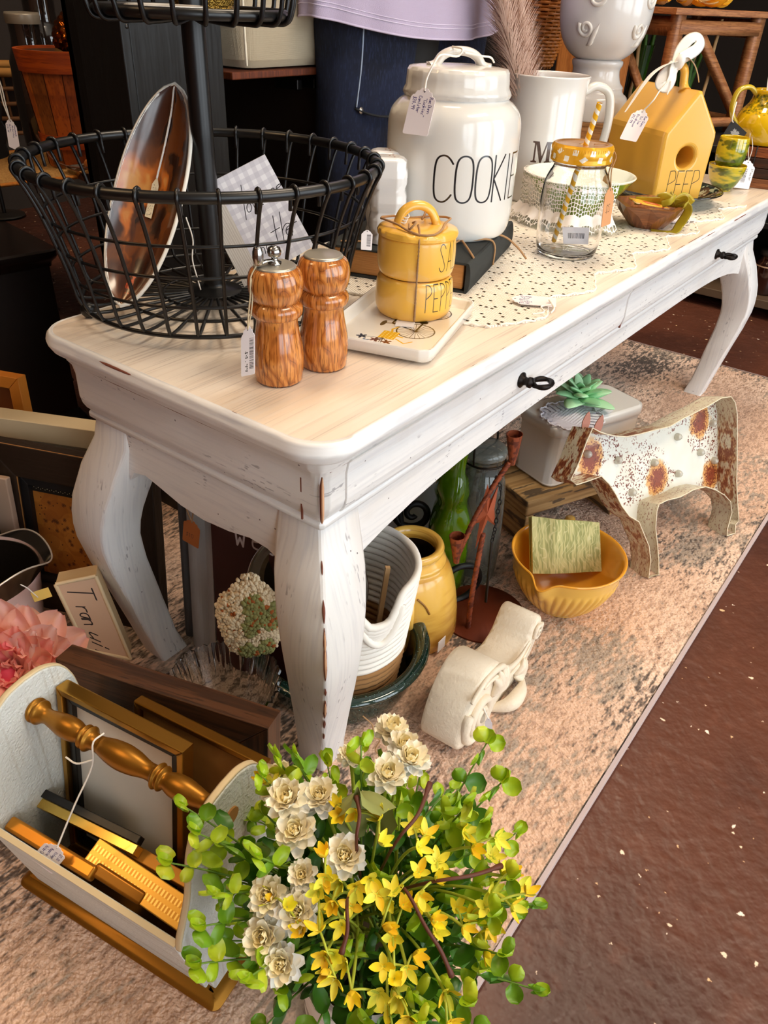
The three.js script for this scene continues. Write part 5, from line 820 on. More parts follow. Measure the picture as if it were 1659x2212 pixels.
{
  const T = 0.3675;
  // straw mat with a braided edge
  const strawT = tex(256, 256, (u, v) => mixc([224, 178, 104], [170, 116, 56], fbm(u * 30, v * 30, 3, 30, 30)), 0.12);
  const m = thing('straw_mat', 'golden braided straw mat lying on the dark dresser', 'mat', [0.71, T, -1.62], -0.157);
  part(m, 'mat', slab(0.5, 0.38, 0.06, [[0, 0], [0.004, 0.004], [0, 0.008]], { top: true }), mat(0xffffff, 0.95, { map: strawT, bumpMap: rep(noiseB, 0.03, 0.03), bumpScale: 0.004 }));
  const ed = rrect(0.51, 0.39, 0.065, 8).map(([x, z]) => [x, 0.006, z]);
  part(m, 'braid', loft(spline(ed, 3, true).slice(0, -1), (u) => 0.007 * (0.8 + 0.2 * Math.sin(u * 500)), 8, { closed: true, flat: [0.7, 1.2] }), mat(0xd9ae66, 0.9, { map: strawT }));
  // splint basket
  const c = [0.824, T + 0.009, -1.539], splint = mat(0xffffff, 0.55, { map: woodTex([214, 150, 82], [178, 116, 58], [140, 86, 40], 3, 40, 0.16), side: THREE.DoubleSide });
  const b = thing('splint_basket', 'tall wooden splint basket with a wire handle on the dark dresser', 'basket', c), h = 0.25, r0 = 0.075, r1 = 0.105, RR = (y) => lerp(r0, r1, y / h);
  part(b, 'inside', lathe([[0, 0.004], [r0 - 0.004, 0.004], [r1 - 0.004, h]], 48), mat(0x4c2c14, 0.8, { side: THREE.DoubleSide }));
  const tints = [0xe0b070, 0xa88a66, 0xd89a58, 0xb07a44, 0xc89c6c];
  for (let k = 0; k < 14; k++) { const a = k / 14 * TAU, w = 0.94 + 0.1 * ((k * 7) % 3) / 3, mm = splint.clone(); mm.color.set(tints[k % 5]); part(b, 'splint', grid(5, 10, (u, v) => { const y = v * h, an = a + (u - 0.5) * TAU / 14 * w, r = RR(y) + (k % 2 ? 0.0016 : 0); return [r * Math.sin(an), y, r * Math.cos(an)]; }, { su: h, sv: 0.05 }), mm); }
  const band = (y0, y1) => part(b, 'hoop', lathe([[RR(y0) + 0.0025, y0], [RR(y0) + 0.0055, y0], [RR(y1) + 0.0055, y1], [RR(y1) - 0.003, y1], [RR(y1) - 0.004, y1 - 0.02]], 64, { crease: 0.8 }), mat(0xd8883c, 0.5, { map: splint.map }));
  band(h - 0.04, h + 0.006); band(0.045, 0.075);
  part(b, 'wire_handle', curve([[-0.085, 0.07, -0.04], [-0.095, 0.02, 0.04], [-0.05, 0.012, 0.11], [0.03, 0.04, 0.115], [0.085, 0.16, 0.075], [0.103, 0.215, 0.03]], 0.0022, 8, 6), mat(0x5c3626, 0.6));
  part(b, 'wooden_grip', xf(lathe([[0, 0], [0.012, 0], [0.0145, 0.006], [0.0145, 0.056], [0.012, 0.062], [0, 0.062]], 20), [-0.055, 0.014, 0.108], [0, 0, -PI / 2 + 0.28]), mat(0xc0763a, 0.5));
  // copper glass pineapple lying in it
  const p = thing('glass_pineapple', 'shiny copper glass pineapple ornament lying in the splint basket', 'ornament', [c[0] + 0.03, c[1] + h + 0.032, c[2] + 0.02]);
  p.rotation.set(0.3, 0.2, -0.6);
  const cop = mat(0x8a4514, 0.08, { metalness: 0.95 });
  part(p, 'body', bend(new THREE.SphereGeometry(0.05, 72, 54), (q) => { const a = Math.atan2(q.z, q.x), y = q.y / 0.05, k = Math.abs(Math.sin(a * 6 + y * 7)) * Math.abs(Math.sin(a * 6 - y * 7)); q.multiplyScalar(0.92 + 0.14 * Math.pow(k, 0.6)); q.y *= 1.15; }), cop);
  part(p, 'neck', xf(lathe([[0.012, 0], [0.018, 0.02], [0.03, 0.05]], 20), [0, -0.1, 0]), mat(0x9c7a4a, 0.4, { metalness: 0.4 }));
  // glass tray under the basket's front, woven basket, dark jars and the key holder with its tag
  const tr = thing('glass_tray', 'low rectangular glass tray lying in front of the splint basket', 'tray', [0.83, T + 0.002, -1.4], -0.157);
  part(tr, 'glass', slab(0.2, 0.1, 0.012, [[-0.004, 0], [0.004, 0], [0.012, 0.02], [0.009, 0.021], [0.001, 0.004], [-0.004, 0.004]], { bottom: true, top: true }), mat(0x5a4632, 0.08, { metalness: 0.6, clearcoat: 1 }));
  const wb = thing('woven_basket', 'dark open weave basket standing at the far left of the dresser', 'basket', [1.01, T + 0.001, -2.13]), dk = mat(0x6c4420, 0.75);
  part(wb, 'lining', lathe([[0, 0.004], [0.1, 0.004], [0.125, 0.17]], 40), mat(0x1c1008, 0.9, { side: THREE.DoubleSide }));
  for (const [y, r] of [[0.01, 0.103], [0.05, 0.11], [0.09, 0.116], [0.13, 0.122], [0.172, 0.13]]) part(wb, 'hoop', ring(r, y > 0.16 ? 0.012 : 0.006, y, 48, 8), y > 0.16 ? mat(0xb07c3a, 0.8) : dk);
  for (let k = 0; k < 20; k++) { const a = k / 20 * TAU; part(wb, 'stake', rod([0.1 * Math.cos(a), 0.005, 0.1 * Math.sin(a)], [0.128 * Math.cos(a), 0.17, 0.128 * Math.sin(a)], 0.004, 6), dk); }
  for (const [x, y, z, r, hh, lab] of [[0.93, T, -1.86, 0.05, 0.3, 'tall dark glass jar in the shadow behind the splint basket'], [1.06, T, -1.98, 0.055, 0.36, 'dark glass jar with a pale lid in the shadow behind the splint basket']]) {
    const j = thing('glass_jar', lab, 'jar', [x, y, z]); part(j, 'glass', lathe([[0, 0], [r, 0], [r + 0.004, 0.02], [r + 0.004, hh * 0.7], [r * 0.8, hh * 0.85], [r * 0.8, hh]], 32, { smooth: 3 }), mat(0x1b1512, 0.1, { clearcoat: 1 })); part(j, 'lid', xf(lathe([[r * 0.8, hh], [r * 0.88, hh], [r * 0.9, hh + 0.02], [r * 0.85, hh + 0.026], [0, hh + 0.028]], 32), [0, 0, 0]), mat(0x8f8576, 0.35, { metalness: 0.3 }));
  }
  const kh = [0.44, 0.53, -1.21], k = thing('metal_key_holder', 'dark metal leaf shaped key holder hanging at the left edge above the straw mat', 'key holder', kh);
  part(k, 'plate', xf(ext(shapeOf([[-0.05, -0.06], [-0.01, -0.058], [0.006, -0.05], [0.004, -0.03], [0.014, -0.01], [0.006, 0.01], [0.012, 0.04], [-0.01, 0.07], [-0.05, 0.08]], 3), 0.003, 0.0008), [0.006, 0, 0], [0, -0.9, 0]), mat(0x1a1817, 0.5, { metalness: 0.5 }));
  part(k, 'post', rod([-0.025, -0.163, 0.0], [-0.025, -0.05, 0.0], 0.004, 8), mat(0x1a1817, 0.5, { metalness: 0.5 }));
  part(k, 'base', xf(lathe([[0, 0], [0.04, 0], [0.038, 0.006], [0, 0.008]], 24), [-0.025, -0.163, 0]), mat(0x1a1817, 0.5, { metalness: 0.5 }));
  const q = [[0.452, 0.494, -1.202], [0.467, 0.484, -1.19], [0.475, 0.538, -1.199], [0.46, 0.543, -1.21]].map((a) => [a[0] - 0.012, a[1] + 0.004, a[2] + 0.018]);
  priceTag('white handwritten tag hanging on the dark metal key holder', q, tagCanvas(['Handmade', 'Metal Key', 'Holder', '$14.99'], { size: 24 }), [[hole(q), [0.455, 0.567, -1.19], [0.456, 0.6, -1.194], [0.452, 0.64, -1.2]], [hole(q), [0.452, 0.57, -1.192], [0.453, 0.605, -1.196], [0.449, 0.64, -1.2]]], { cord: 0.0013 });
}

// ================================================================ black shelf unit with the cloth covered basket
{
  const x0 = 0.262, x1 = 0.69, z0 = -0.55, z1 = -0.92, H2 = 1.4, t = thing('black_shelf_unit', 'tall black painted wooden shelf unit behind the wire basket stand', 'shelf unit', [(x0 + x1) / 2, 0, (z0 + z1) / 2]);
  const X = (a) => a - (x0 + x1) / 2, Z = (a) => a - (z0 + z1) / 2;
  const box = (name, a, b, c, d, e, f, m, r = 0.002) => part(t, name, bx(b - a, d - c, f - e, r, [X((a + b) / 2), (c + d) / 2, Z((e + f) / 2)], [0, 0, 0], 'y'), m);
  box('side_panel', x0, 0.276, 0, H2, -0.64, z0, blackWood); box('side_panel', 0.664, x1, 0, H2, z1, z0, mat(0x2a1a10, 0.6));
  box('front_stile', 0.277, 0.43, 0, H2, -0.64, -0.553, blackWood); box('inner_panel', 0.43, 0.445, 0, H2, z1, -0.641, blackWood); box('back_panel', 0.43, 0.664, 0, H2, z1, z1 + 0.015, blackWood);
  box('shelf', 0.446, 0.664, 0.662, 0.672, z1 + 0.015, z0 - 0.003, mat(0xc0925a, 0.6, { map: brownWoodT })); box('shelf', 0.43, 0.664, 0.2, 0.218, z1 + 0.015, z0 - 0.003, blackWood);
  for (const x of [0.6, 0.64]) box('bracket', x, x + 0.012, 0.64, 0.655, -0.62, -0.57, blackMetal);
  part(t, 'screw', xf(new THREE.SphereGeometry(0.0028, 10, 8), [X(0.272), 0.728, Z(z0)], [0, 0, 0], [1, 1, 0.5]), mat(0x3a3836, 0.3, { metalness: 0.8 }));
  const c = [0.585, 0.673, -0.645], b = thing('cloth_basket', 'cream cloth covered basket standing on the black shelf unit', 'basket', c);
  const clothM = mat(0xe2d0b0, 0.95, { bumpMap: rep(weaveB, 0.025, 0.025), bumpScale: 0.0012 });
  part(b, 'body', bend(buv(slab(0.2, 0.16, 0.02, [[-0.012, 0], [0.002, 0.002], [0.008, 0.012], [0.012, 0.06], [0.018, 0.13], [0.012, 0.132], [0.004, 0.05], [-0.004, 0.012]], { bottom: true, crease: 1.2 })), (p) => { p.x += 0.002 * Math.sin(p.y * 60 + p.z * 30); p.z += 0.0015 * Math.sin(p.x * 50); }), clothM);
  part(b, 'seam', curve([[-0.108, 0.006, 0.09], [-0.112, 0.06, 0.093], [-0.117, 0.128, 0.098]], 0.0018, 5, 6), mat(0xf0e4cc, 0.95));
}

// ================================================================ jeans and lilac shirt on a torso form
{
  const c = [0.835, 0, -0.525];
  const denimT = tex(512, 512, (u, v) => { const f = fbm(u * 190, v * 40, 2, 190, 40), n = fbm(u * 4, v * 4, 4, 4, 4), d = (Math.floor(u * 340 + v * 340) % 3) / 3; let k = mixc([34, 46, 76], [20, 28, 50], step(0.3, 0.7, n)); k = mixc(k, [74, 92, 128], step(0.5, 0.8, f) * 0.4); return mixc(k, [12, 18, 34], d * 0.25); }, 0.3);
  const denim = mat(0xd8dcf0, 0.9, { map: denimT, bumpMap: rep(weaveB, 0.012, 0.012), bumpScale: 0.0006, side: THREE.DoubleSide });
  const j = thing('denim_jeans', 'dark blue denim jeans hanging under the lilac shirt behind the table', 'jeans', c);
  const leg = (cx, w, s) => grid(40, 40, (u, v) => { const a = u * TAU, y = lerp(0.34, 0.9, v), rx = w * lerp(0.82, 1, v), rz = 0.062 * lerp(0.85, 1, v), f = 0.004 * Math.sin(y * 34 + a * 2) * (1 - v) + 0.003 * Math.sin(a * 5 + y * 12); return [cx * lerp(1.12, 0.98, v) + (rx + f) * Math.cos(a), y, (rz + f) * Math.sin(a)]; }, { su: 0.6, sv: 0.56 });
  part(j, 'leg', leg(-0.108, 0.118, 1), denim); part(j, 'leg', leg(0.108, 0.118, -1), denim);
  // front pocket: pale seam, rivet and worn edge
  const on = (x, y, o = 0.0035) => { const d = (x - -0.108 * 0.99) / 0.114; return [x, y, 0.06 * Math.sqrt(Math.max(0.02, 1 - d * d)) + o]; };
  const seamM = mat(0x9aa8bd, 0.9);
  part(j, 'pocket_seam', curve([on(-0.183, 0.73, 0.001), on(-0.186, 0.68, 0.002), on(-0.193, 0.622, 0.003)], 0.0014, 6, 6), seamM);
  part(j, 'pocket_edge', curve([on(-0.195, 0.62, 0.003), on(-0.17, 0.611), on(-0.13, 0.606), on(-0.07, 0.607), on(-0.03, 0.61)], 0.0034, 6, 8, { flat: [0.5, 1.4] }), mat(0x15171c, 0.85));
  part(j, 'rivet', xf(lathe([[0, 0.0022], [0.003, 0.002], [0.0048, 0.0006], [0.0052, 0]], 16), on(-0.186, 0.617, 0.0035), [PI / 2, 0, 0]), mat(0xa8a29a, 0.3, { metalness: 0.9 }));
  part(j, 'fly_seam', curve([[0.002, 0.9, 0.05], [0.006, 0.76, 0.05], [0.004, 0.66, 0.045]], 0.0016, 6, 6), seamM); part(j, 'side_seam', curve([[0.217, 0.9, 0.016], [0.221, 0.75, 0.014], [0.222, 0.6, 0.014]], 0.0018, 6, 6), seamM);
  const shirtM = mat(0xbfb0c8, 0.95, { bumpMap: rep(noiseB, 0.02, 0.02), bumpScale: 0.0006, side: THREE.DoubleSide, sheen: 0.2 });
  const s = thing('lilac_shirt', 'pale lilac cotton shirt with a curved hem hanging over the jeans', 'shirt', c);
  const hem = (a) => 0.714 + 0.028 * Math.pow(Math.abs(Math.cos(a)), 2.4), RXs = 0.262, RZs = 0.098;
  part(s, 'body', grid(120, 24, (u, v) => { const a = u * TAU, y = lerp(hem(a), 1.2, v), f = 0.004 * Math.sin(a * 9 + 0.5) * (1 - v) + 0.003 * Math.sin(a * 17 + 2) * (1 - v); return [(RXs + f) * Math.cos(a) * lerp(1, 0.96, v), y, (RZs + f) * Math.sin(a)]; }), shirtM);
  const hp = (dy, o) => { const p = []; for (let i = 0; i < 120; i++) { const a = i / 120 * TAU, f = 0.004 * Math.sin(a * 9 + 0.5) + 0.003 * Math.sin(a * 17 + 2) + o; p.push([(RXs + f) * Math.cos(a), hem(a) + dy, (RZs + f) * Math.sin(a)]); } return p; };
  part(s, 'hem', loft(hp(0.001, 0), 0.0016, 6, { closed: true }), mat(0xc9bbd2, 0.95)); part(s, 'stitching', loft(hp(0.016, 0.0003), 0.0008, 5, { closed: true }), mat(0xd8cce0, 0.95)); part(s, 'stitching', loft(hp(0.021, 0.0003), 0.0006, 5, { closed: true }), mat(0xd8cce0, 0.95));
  const dpost = thing('torso_form', 'dark torso form holding the lilac shirt and jeans', 'mannequin', c);
  part(dpost, 'body', lathe([[0, 0.5], [0.05, 0.5], [0.052, 0.7], [0.05, 1.1], [0, 1.12]], 32, { smooth: 3 }), mat(0x1d1a18, 0.8)); part(dpost, 'pole', rod([0, 0.02, 0], [0, 0.52, 0], 0.012, 12), blackMetal); part(dpost, 'base', lathe([[0, 0], [0.13, 0], [0.125, 0.012], [0.02, 0.022], [0, 0.022]], 32), blackMetal);
}

// ================================================================ behind the right half: plinth with the wicker basket, tan post, cabinet and plant stand
{
  const pc = [1.28, 0, -0.53], pl = thing('black_plinth', 'plain black display plinth behind the table under the wicker basket', 'plinth', pc);
  part(pl, 'block', bx(0.2, 0.625, 0.18, 0.003, [0, 0.3125, 0]), blackWood); part(pl, 'top', bx(0.21, 0.012, 0.19, 0.003, [0, 0.631, 0]), blackWood);
  const wc = [1.285, 0.6375, -0.515], wk = thing('wicker_basket', 'tall orange brown flared wicker basket with a succulent behind the pitcher', 'basket', wc), wm = mat(0xb5691f, 0.5, { clearcoat: 0.2 });
  const R = (y) => lerp(0.036, 0.076, Math.pow(clamp((y - 0.016) / 0.15), 0.85));
  part(wk, 'core', lathe([[0, 0.01], [0.03, 0.01], [0.033, 0.02], [0.068, 0.162], [0.066, 0.162], [0.03, 0.03], [0, 0.028]], 40), mat(0x6b3a10, 0.8));
  const stakes = 26; for (let r = 0; r < 22; r++) { const y = 0.022 + r * 0.0062, p = []; for (let i = 0; i < stakes * 4; i++) { const a = i / (stakes * 4) * TAU; p.push([(R(y) + 0.0016 * Math.sin(a * stakes / 2 * 2 / 2 + (r % 2) * PI)) * Math.cos(a), y, (R(y) + 0.0016 * Math.sin(a * stakes / 2 + (r % 2) * PI)) * Math.sin(a)]); } part(wk, 'weaver', loft(p, 0.0032, 5, { closed: true }), wm); }
  for (let k = 0; k < stakes; k++) { const a = k / stakes * TAU, f = (y, o) => [(R(y) + o) * Math.cos(a), y, (R(y) + o) * Math.sin(a)]; part(wk, 'stake', loft([f(0.016, 0), f(0.06, 0.001), f(0.11, 0.001), f(0.16, 0)], 0.0018, 5), wm); }
  const rp = (R0, y0) => { const p = []; for (let i = 0; i < 96; i++) { const a = i / 96 * TAU; p.push([R0 * Math.cos(a), y0, R0 * Math.sin(a)]); } return p; };
  part(wk, 'rim', loft(rp(0.0785, 0.163), (u) => 0.0068 * (0.85 + 0.15 * Math.sin(u * TAU * 40)), 8, { closed: true }), wm); part(wk, 'foot_ring', loft(rp(0.037, 0.008), (u) => 0.0062 * (0.8 + 0.2 * Math.sin(u * TAU * 26)), 8, { closed: true, flat: [0.7, 1.2] }), wm);
  const su = thing('succulent', 'small blue green succulent growing out of the wicker basket', 'succulent', [wc[0], wc[1] + 0.145, wc[2]]);
  const lg = bend(new THREE.SphereGeometry(0.01, 10, 8), (p) => { const u = p.y / 0.01; p.x *= 0.9; p.z *= 0.35; p.y = u * 0.022 + 0.02; p.z += 0.006 * (u + 1); }), sg = [mat(0x5d8a62, 0.5), mat(0x6f9a54, 0.5)];
  for (let k = 0; k < 22; k++) { const l = part(su, 'leaf', lg, sg[k % 2]); l.rotation.set(0.25 + (k % 3) * 0.3, k * 2.4, 0, 'YXZ'); l.position.set(0.012 * Math.sin(k * 2.4) * (k % 3), 0, 0.012 * Math.cos(k * 2.4) * (k % 3)); }
  const po = thing('tan_post', 'thick tan wooden post with upright grain behind the white urn', 'post', [1.945, 0, -0.67]); part(po, 'post', bx(0.2, 1.15, 0.14, 0.012, [0, 0.575, 0], [0, 0, 0], 'y'), mat(0xe9c89c, 0.6, { map: tanWoodT })); part(po, 'cap', bx(0.22, 0.03, 0.16, 0.008, [0, 1.165, 0]), mat(0xd9b488, 0.6, { map: tanWoodT }));
  // low black cabinet beyond the table end
  const cx0 = 2.05, cb = thing('black_cabinet', 'low black open cabinet beyond the right end of the table', 'cabinet', [2.4, 0, -0.4]), C = (name, a, b, c, d, e, f, m) => part(cb, name, bx(b - a, d - c, f - e, 0.003, [(a + b) / 2 - 2.4, (c + d) / 2, (e + f) / 2 + 0.4]), m || blackWood);
  C('top', cx0, 2.75, 0.432, 0.452, -1.1, 0.32); C('side_panel', cx0, 2.75, 0, 0.432, 0.3, 0.32); C('side_panel', cx0, 2.75, 0, 0.432, -1.1, -1.08); C('back_panel', 2.72, 2.75, 0, 0.432, -1.08, 0.3); C('shelf', cx0 + 0.01, 2.72, 0.035, 0.06, -1.08, 0.3, mat(0x5a4632, 0.6)); C('shelf', cx0 + 0.03, 2.72, 0.25, 0.268, -1.08, 0.3); C('divider', cx0 + 0.02, 2.72, 0.06, 0.432, -0.3, -0.28);
  const bj = thing('brown_jar', 'dark brown jar with a kraft label on the low black cabinet shelf', 'jar', [2.14, 0.0605, -0.085]); part(bj, 'glass', lathe([[0, 0], [0.036, 0], [0.04, 0.006], [0.04, 0.085], [0.032, 0.1], [0.032, 0.112]], 32, { smooth: 3 }), mat(0x2a120a, 0.1, { clearcoat: 1 })); part(bj, 'label', lathe([[0.0405, 0.068], [0.0405, 0.084]], 32), mat(0xc8a888, 0.8)); part(bj, 'lid', lathe([[0.033, 0.11], [0.035, 0.112], [0.035, 0.125], [0, 0.127]], 32), mat(0x3a3430, 0.35, { metalness: 0.5 })); part(bj, 'cord', curve([[-0.02, 0.118, 0.03], [-0.02, 0.118, 0.052], [-0.03, 0.08, 0.058], [-0.036, 0.05, 0.05]], 0.0015, 6, 5), jute);
  const rc = thing('red_cushion', 'dark red folded cushion on the low black cabinet shelf', 'cushion', [2.17, 0.061, -0.45]); part(rc, 'pad', xf(new RoundedBoxGeometry(0.2, 0.09, 0.24, 4, 0.03), [0, 0.045, 0]), mat(0x7a2a1c, 0.9)); part(rc, 'piping', loft(rrect(0.2, 0.24, 0.03).map(([x, z]) => [x, 0.045, z]), 0.003, 6, { closed: true }), mat(0x5a1d14, 0.9));
  // plant stand: square top on four legs with rails and braces
  const A = [2.08, -0.5], B = [2.365, -0.363], D = [2.18, -0.708], yb = 0.453, yt = 0.757, w = thing('wooden_plant_stand', 'brown wooden plant stand with braced legs behind the birdhouse', 'plant stand', [A[0], yb, A[1]]), wd = mat(0xffffff, 0.5, { map: woodTex([186, 126, 78], [156, 98, 58], [110, 66, 34], 5, 70, 0.22) });
  const e1 = v3(B[0] - A[0], 0, B[1] - A[1]), e2 = v3(D[0] - A[0], 0, D[1] - A[1]), at = (u, v, y) => e1.clone().multiplyScalar(u).addScaledVector(e2, v).setY(y), H3 = yt - yb;
  const beam = (name, p, q, s, m) => part(w, name, buv(loft([p, q], s * 0.7, 4, { square: false, rot: PI / 4, up: [e1.x * 0.6 + 0.1, 0.31, e1.z] })), m || wd);
  const qd = [at(-0.14, -0.14, H3), at(1.14, -0.14, H3), at(1.14, 1.14, H3), at(-0.14, 1.14, H3)].map((p) => [p.x, p.z]);
  part(w, 'top', buv(xf(ext(shapeOf(qd.map(([x, z]) => [x, -z])), 0.012, 0.002), [0, H3, 0], [-PI / 2, 0, 0])), wd);
  const legs = [[0, 0], [1, 0], [1, 1], [0, 1]]; for (const [u, v] of legs) beam('leg', at(u, v, 0), at(u, v, H3), 0.03);
  for (let k = 0; k < 4; k++) { const [a, b] = [legs[k], legs[(k + 1) % 4]]; beam('rail', at(a[0], a[1], H3 - 0.03), at(b[0], b[1], H3 - 0.03), 0.034); beam('rail', at(a[0], a[1], 0.03), at(b[0], b[1], 0.03), 0.024); }
  beam('brace', at(0.28, 0, H3 - 0.04), at(0.97, 0, 0.06), 0.022); beam('brace', at(0, 0.97, H3 - 0.05), at(0, 0.2, 0.06), 0.022);
  part(w, 'bolt', xf(new THREE.CylinderGeometry(0.008, 0.008, 0.02, 16), at(-0.06, 1.0, H3 - 0.035).toArray(), [0, 0, PI / 2]), blackMetal);
  const vases = [['green_glass_vase', 'tall green glass vase standing on the left under the plant stand', at(0.15, 0.72, 0), 0.036, 0.22, new THREE.MeshPhysicalMaterial({ color: 0x6f9a3a, roughness: 0.05, transmission: 0.9, thickness: 0 })], ['clear_glass_vase', 'clear glass vase of green stems on the right under the plant stand', at(0.55, 0.4, 0), 0.045, 0.2, clearGlass]];
  for (const [n, l, p, r, h, m] of vases) {
    const b = [A[0] + p.x, yb + 0.002, A[1] + p.z], t = thing(n, l, 'vase', b);
    part(t, 'glass', lathe([[0, 0.002], [r * 0.7, 0], [r * 0.8, h * 0.3], [r * 0.72, h * 0.6], [r, h]], 36, { smooth: 4 }), m);
    for (let k = 0; k < 6; k++) { const a = k * 1.1; part(t, 'stem', curve([[0.01 * Math.cos(a), 0.01, 0.01 * Math.sin(a)], [0.018 * Math.cos(a + 1), h * 0.6, 0.018 * Math.sin(a + 1)], [r * 0.8 * Math.cos(a + 1.6), h * 1.15, r * 0.8 * Math.sin(a + 1.6)]], 0.006, 5, 6), mat(0x4d7a22, 0.5)); }
  }
  for (const [u, v] of [[0.04, 0.62], [0.62, 0.12]]) { const p = at(u, v, 0), q = []; for (let i = 0; i <= 30; i++) q.push([A[0] + p.x + 0.006 * Math.sin(i * 0.5), yb + 0.01 + i * 0.0095, A[1] + p.z]); solo('hanging_rope', u < 0.1 ? 'tan twisted rope hanging at the left face of the plant stand' : 'tan twisted rope hanging inside the right face of the plant stand', 'rope', loft(q, 0.008, 8, { flat: [1, 0.62], twist: 90 }), mat(0xb08a5c, 0.95)); }
  const pet = bend(new THREE.SphereGeometry(0.03, 14, 12), (p) => { const u = p.y / 0.03; p.x *= 0.75 * (1 - 0.35 * u * u); p.z = p.z * 0.16 + 0.02 * (1 - u * u) + 0.006 * u; p.y = u * 0.05 + 0.045; }), yl = [mat(0xf4b31c, 0.5), mat(0xf7c93a, 0.5), mat(0xf1dca0, 0.5), mat(0xf2a516, 0.5)];
  [[0.1, 0.9, 0.2], [0.2, 0.5, 0.9], [0.35, 0.2, 0.1], [0.6, 0.25, 1.2], [0.75, 0.5, 0.5], [0.5, 0.75, 2]].forEach(([u, v, a], i) => {
    const p = at(u, v, 0), t = thing('yellow_tulip', ['leftmost', 'second from left', 'third from left', 'fourth from left', 'fifth from left', 'rearmost'][i] + ' yellow tulip head lying along the plant stand top', 'tulip', [A[0] + p.x, yt + 0.022 + 0.012, A[1] + p.z]); t.rotation.set(1.25, a * 3, 0.3, 'YXZ');
    for (let k = 0; k < 6; k++) { const m = part(t, 'petal', pet, yl[(i + k) % 4]); m.rotation.y = k * PI / 3; m.scale.setScalar(k % 2 ? 1 : 0.92); }
  });
}

// ================================================================ under the table, front: batter bowl with its cloth
{
  const c = [0.481, RUG, 0.066], t = thing('batter_bowl', 'yellow fluted mixing bowl with pouring spout and handle on the rug', 'bowl', c), spout = 3.12; // angle of the spout in the xz plane (cos, sin)
  const H4 = 0.088, N = 160, prof = [[0.03, 0.0], [0.046, 0.0], [0.0485, 0.003], [0.053, 0.01], [0.064, 0.027], [0.0735, 0.047], [0.0795, 0.066], [0.0825, 0.08], [0.0845, 0.0865]];
  const q = spline(prof, 4), shapeR = (r, y, a, inner) => { let d = Math.atan2(Math.sin(a - spout), Math.cos(a - spout)); const k = Math.exp(-Math.pow(d / 0.16, 2)) * step(0.03, 0.088, y), k2 = Math.exp(-Math.pow(d / 0.5, 2)) * step(0.05, 0.09, y); let rr2 = r + 0.013 * k; const fl = inner ? 0 : 0.0028 * Math.abs(Math.sin(a * 20 + y * 30)) * step(0.004, 0.012, y) * (1 - step(0.058, 0.066, y)); return [(rr2 + fl) * Math.cos(a), y - 0.011 * k - 0.006 * k2 * 0, (rr2 + fl) * Math.sin(a)]; };
  const glz = mat(0xf0bd55, 0.22, { clearcoat: 0.5, clearcoatRoughness: 0.08 });
  part(t, 'outside', grid(N * 2, q.length - 1, (u, v) => { const p = q[Math.round((1 - v) * (q.length - 1))]; return shapeR(p.x, p.y, -u * TAU, false); }), glz);
  const qi = spline([[0.0845, 0.0865], [0.0855, 0.0885], [0.084, 0.09], [0.081, 0.088], [0.078, 0.078], [0.068, 0.045], [0.05, 0.02], [0.0, 0.012]], 4);
  part(t, 'inside', grid(N, qi.length - 1, (u, v) => { const p = qi[Math.round((1 - v) * (qi.length - 1))]; return shapeR(p.x, p.y, -u * TAU, true); }), mat(0xeaa12e, 0.2, { clearcoat: 0.6, clearcoatRoughness: 0.05 }), 'deeper yellow inside');
  part(t, 'base', lathe([[0, 0], [0.034, 0]], 40), glz);
  const ha = -0.42; part(t, 'handle', xf(curve([[0.078, 0.078, 0], [0.096, 0.084, 0], [0.112, 0.074, 0], [0.116, 0.055, 0], [0.104, 0.04, 0], [0.076, 0.043, 0]], 0.0075, 6, 12, { flat: [0.75, 1.1] }), [0, 0, 0], [0, -ha, 0]), glz);
  const clothT = tex(256, 256, (u, v) => { const w = fbm(u * 5, v * 3, 3, 5, 3), r = Math.sin((u * 16 + w * 5) * TAU), n = fbm(u * 60, v * 6, 2, 60, 6); return mixc(mixc([196, 190, 132], [150, 152, 96], step(0.3, 0.7, n)), [222, 214, 168], step(0.7, 1, r) * 0.5); });
  const Q = [[0.452, 0.055, 0.026], [0.535, 0.047, 0.104], [0.551, 0.119, 0.078], [0.472, 0.138, 0.0]].map((p) => v3(...p)), nn = v3(-0.6, 0.35, 0.7).normalize(), cc = Q.reduce((a, b) => a.add(b.clone().multiplyScalar(0.25)), v3());
  const k = thing('folded_cloth', 'sage green folded cloth with wood grain print standing in the yellow bowl', 'cloth', cc.toArray());
  const bi = (u, v, o) => Q[0].clone().multiplyScalar((1 - u) * (1 - v)).addScaledVector(Q[1], u * (1 - v)).addScaledVector(Q[2], u * v).addScaledVector(Q[3], (1 - u) * v).addScaledVector(nn, o).sub(cc).toArray();
  for (let j = 0; j < 3; j++) part(k, 'fold', thick(24, 18, (u, v) => bi(u, v * (1 - 0.02 * j), 0.004 - j * 0.006 + 0.003 * Math.sin(u * 5 + j) + 0.005 * Math.exp(-Math.pow((u - 0.24 - 0.1 * v) / 0.07, 2)) * v), 0.003), mat([0xffffff, 0xdfe2c0, 0xcfd4b4][j], 0.95, { map: clothT, side: THREE.DoubleSide }));
}

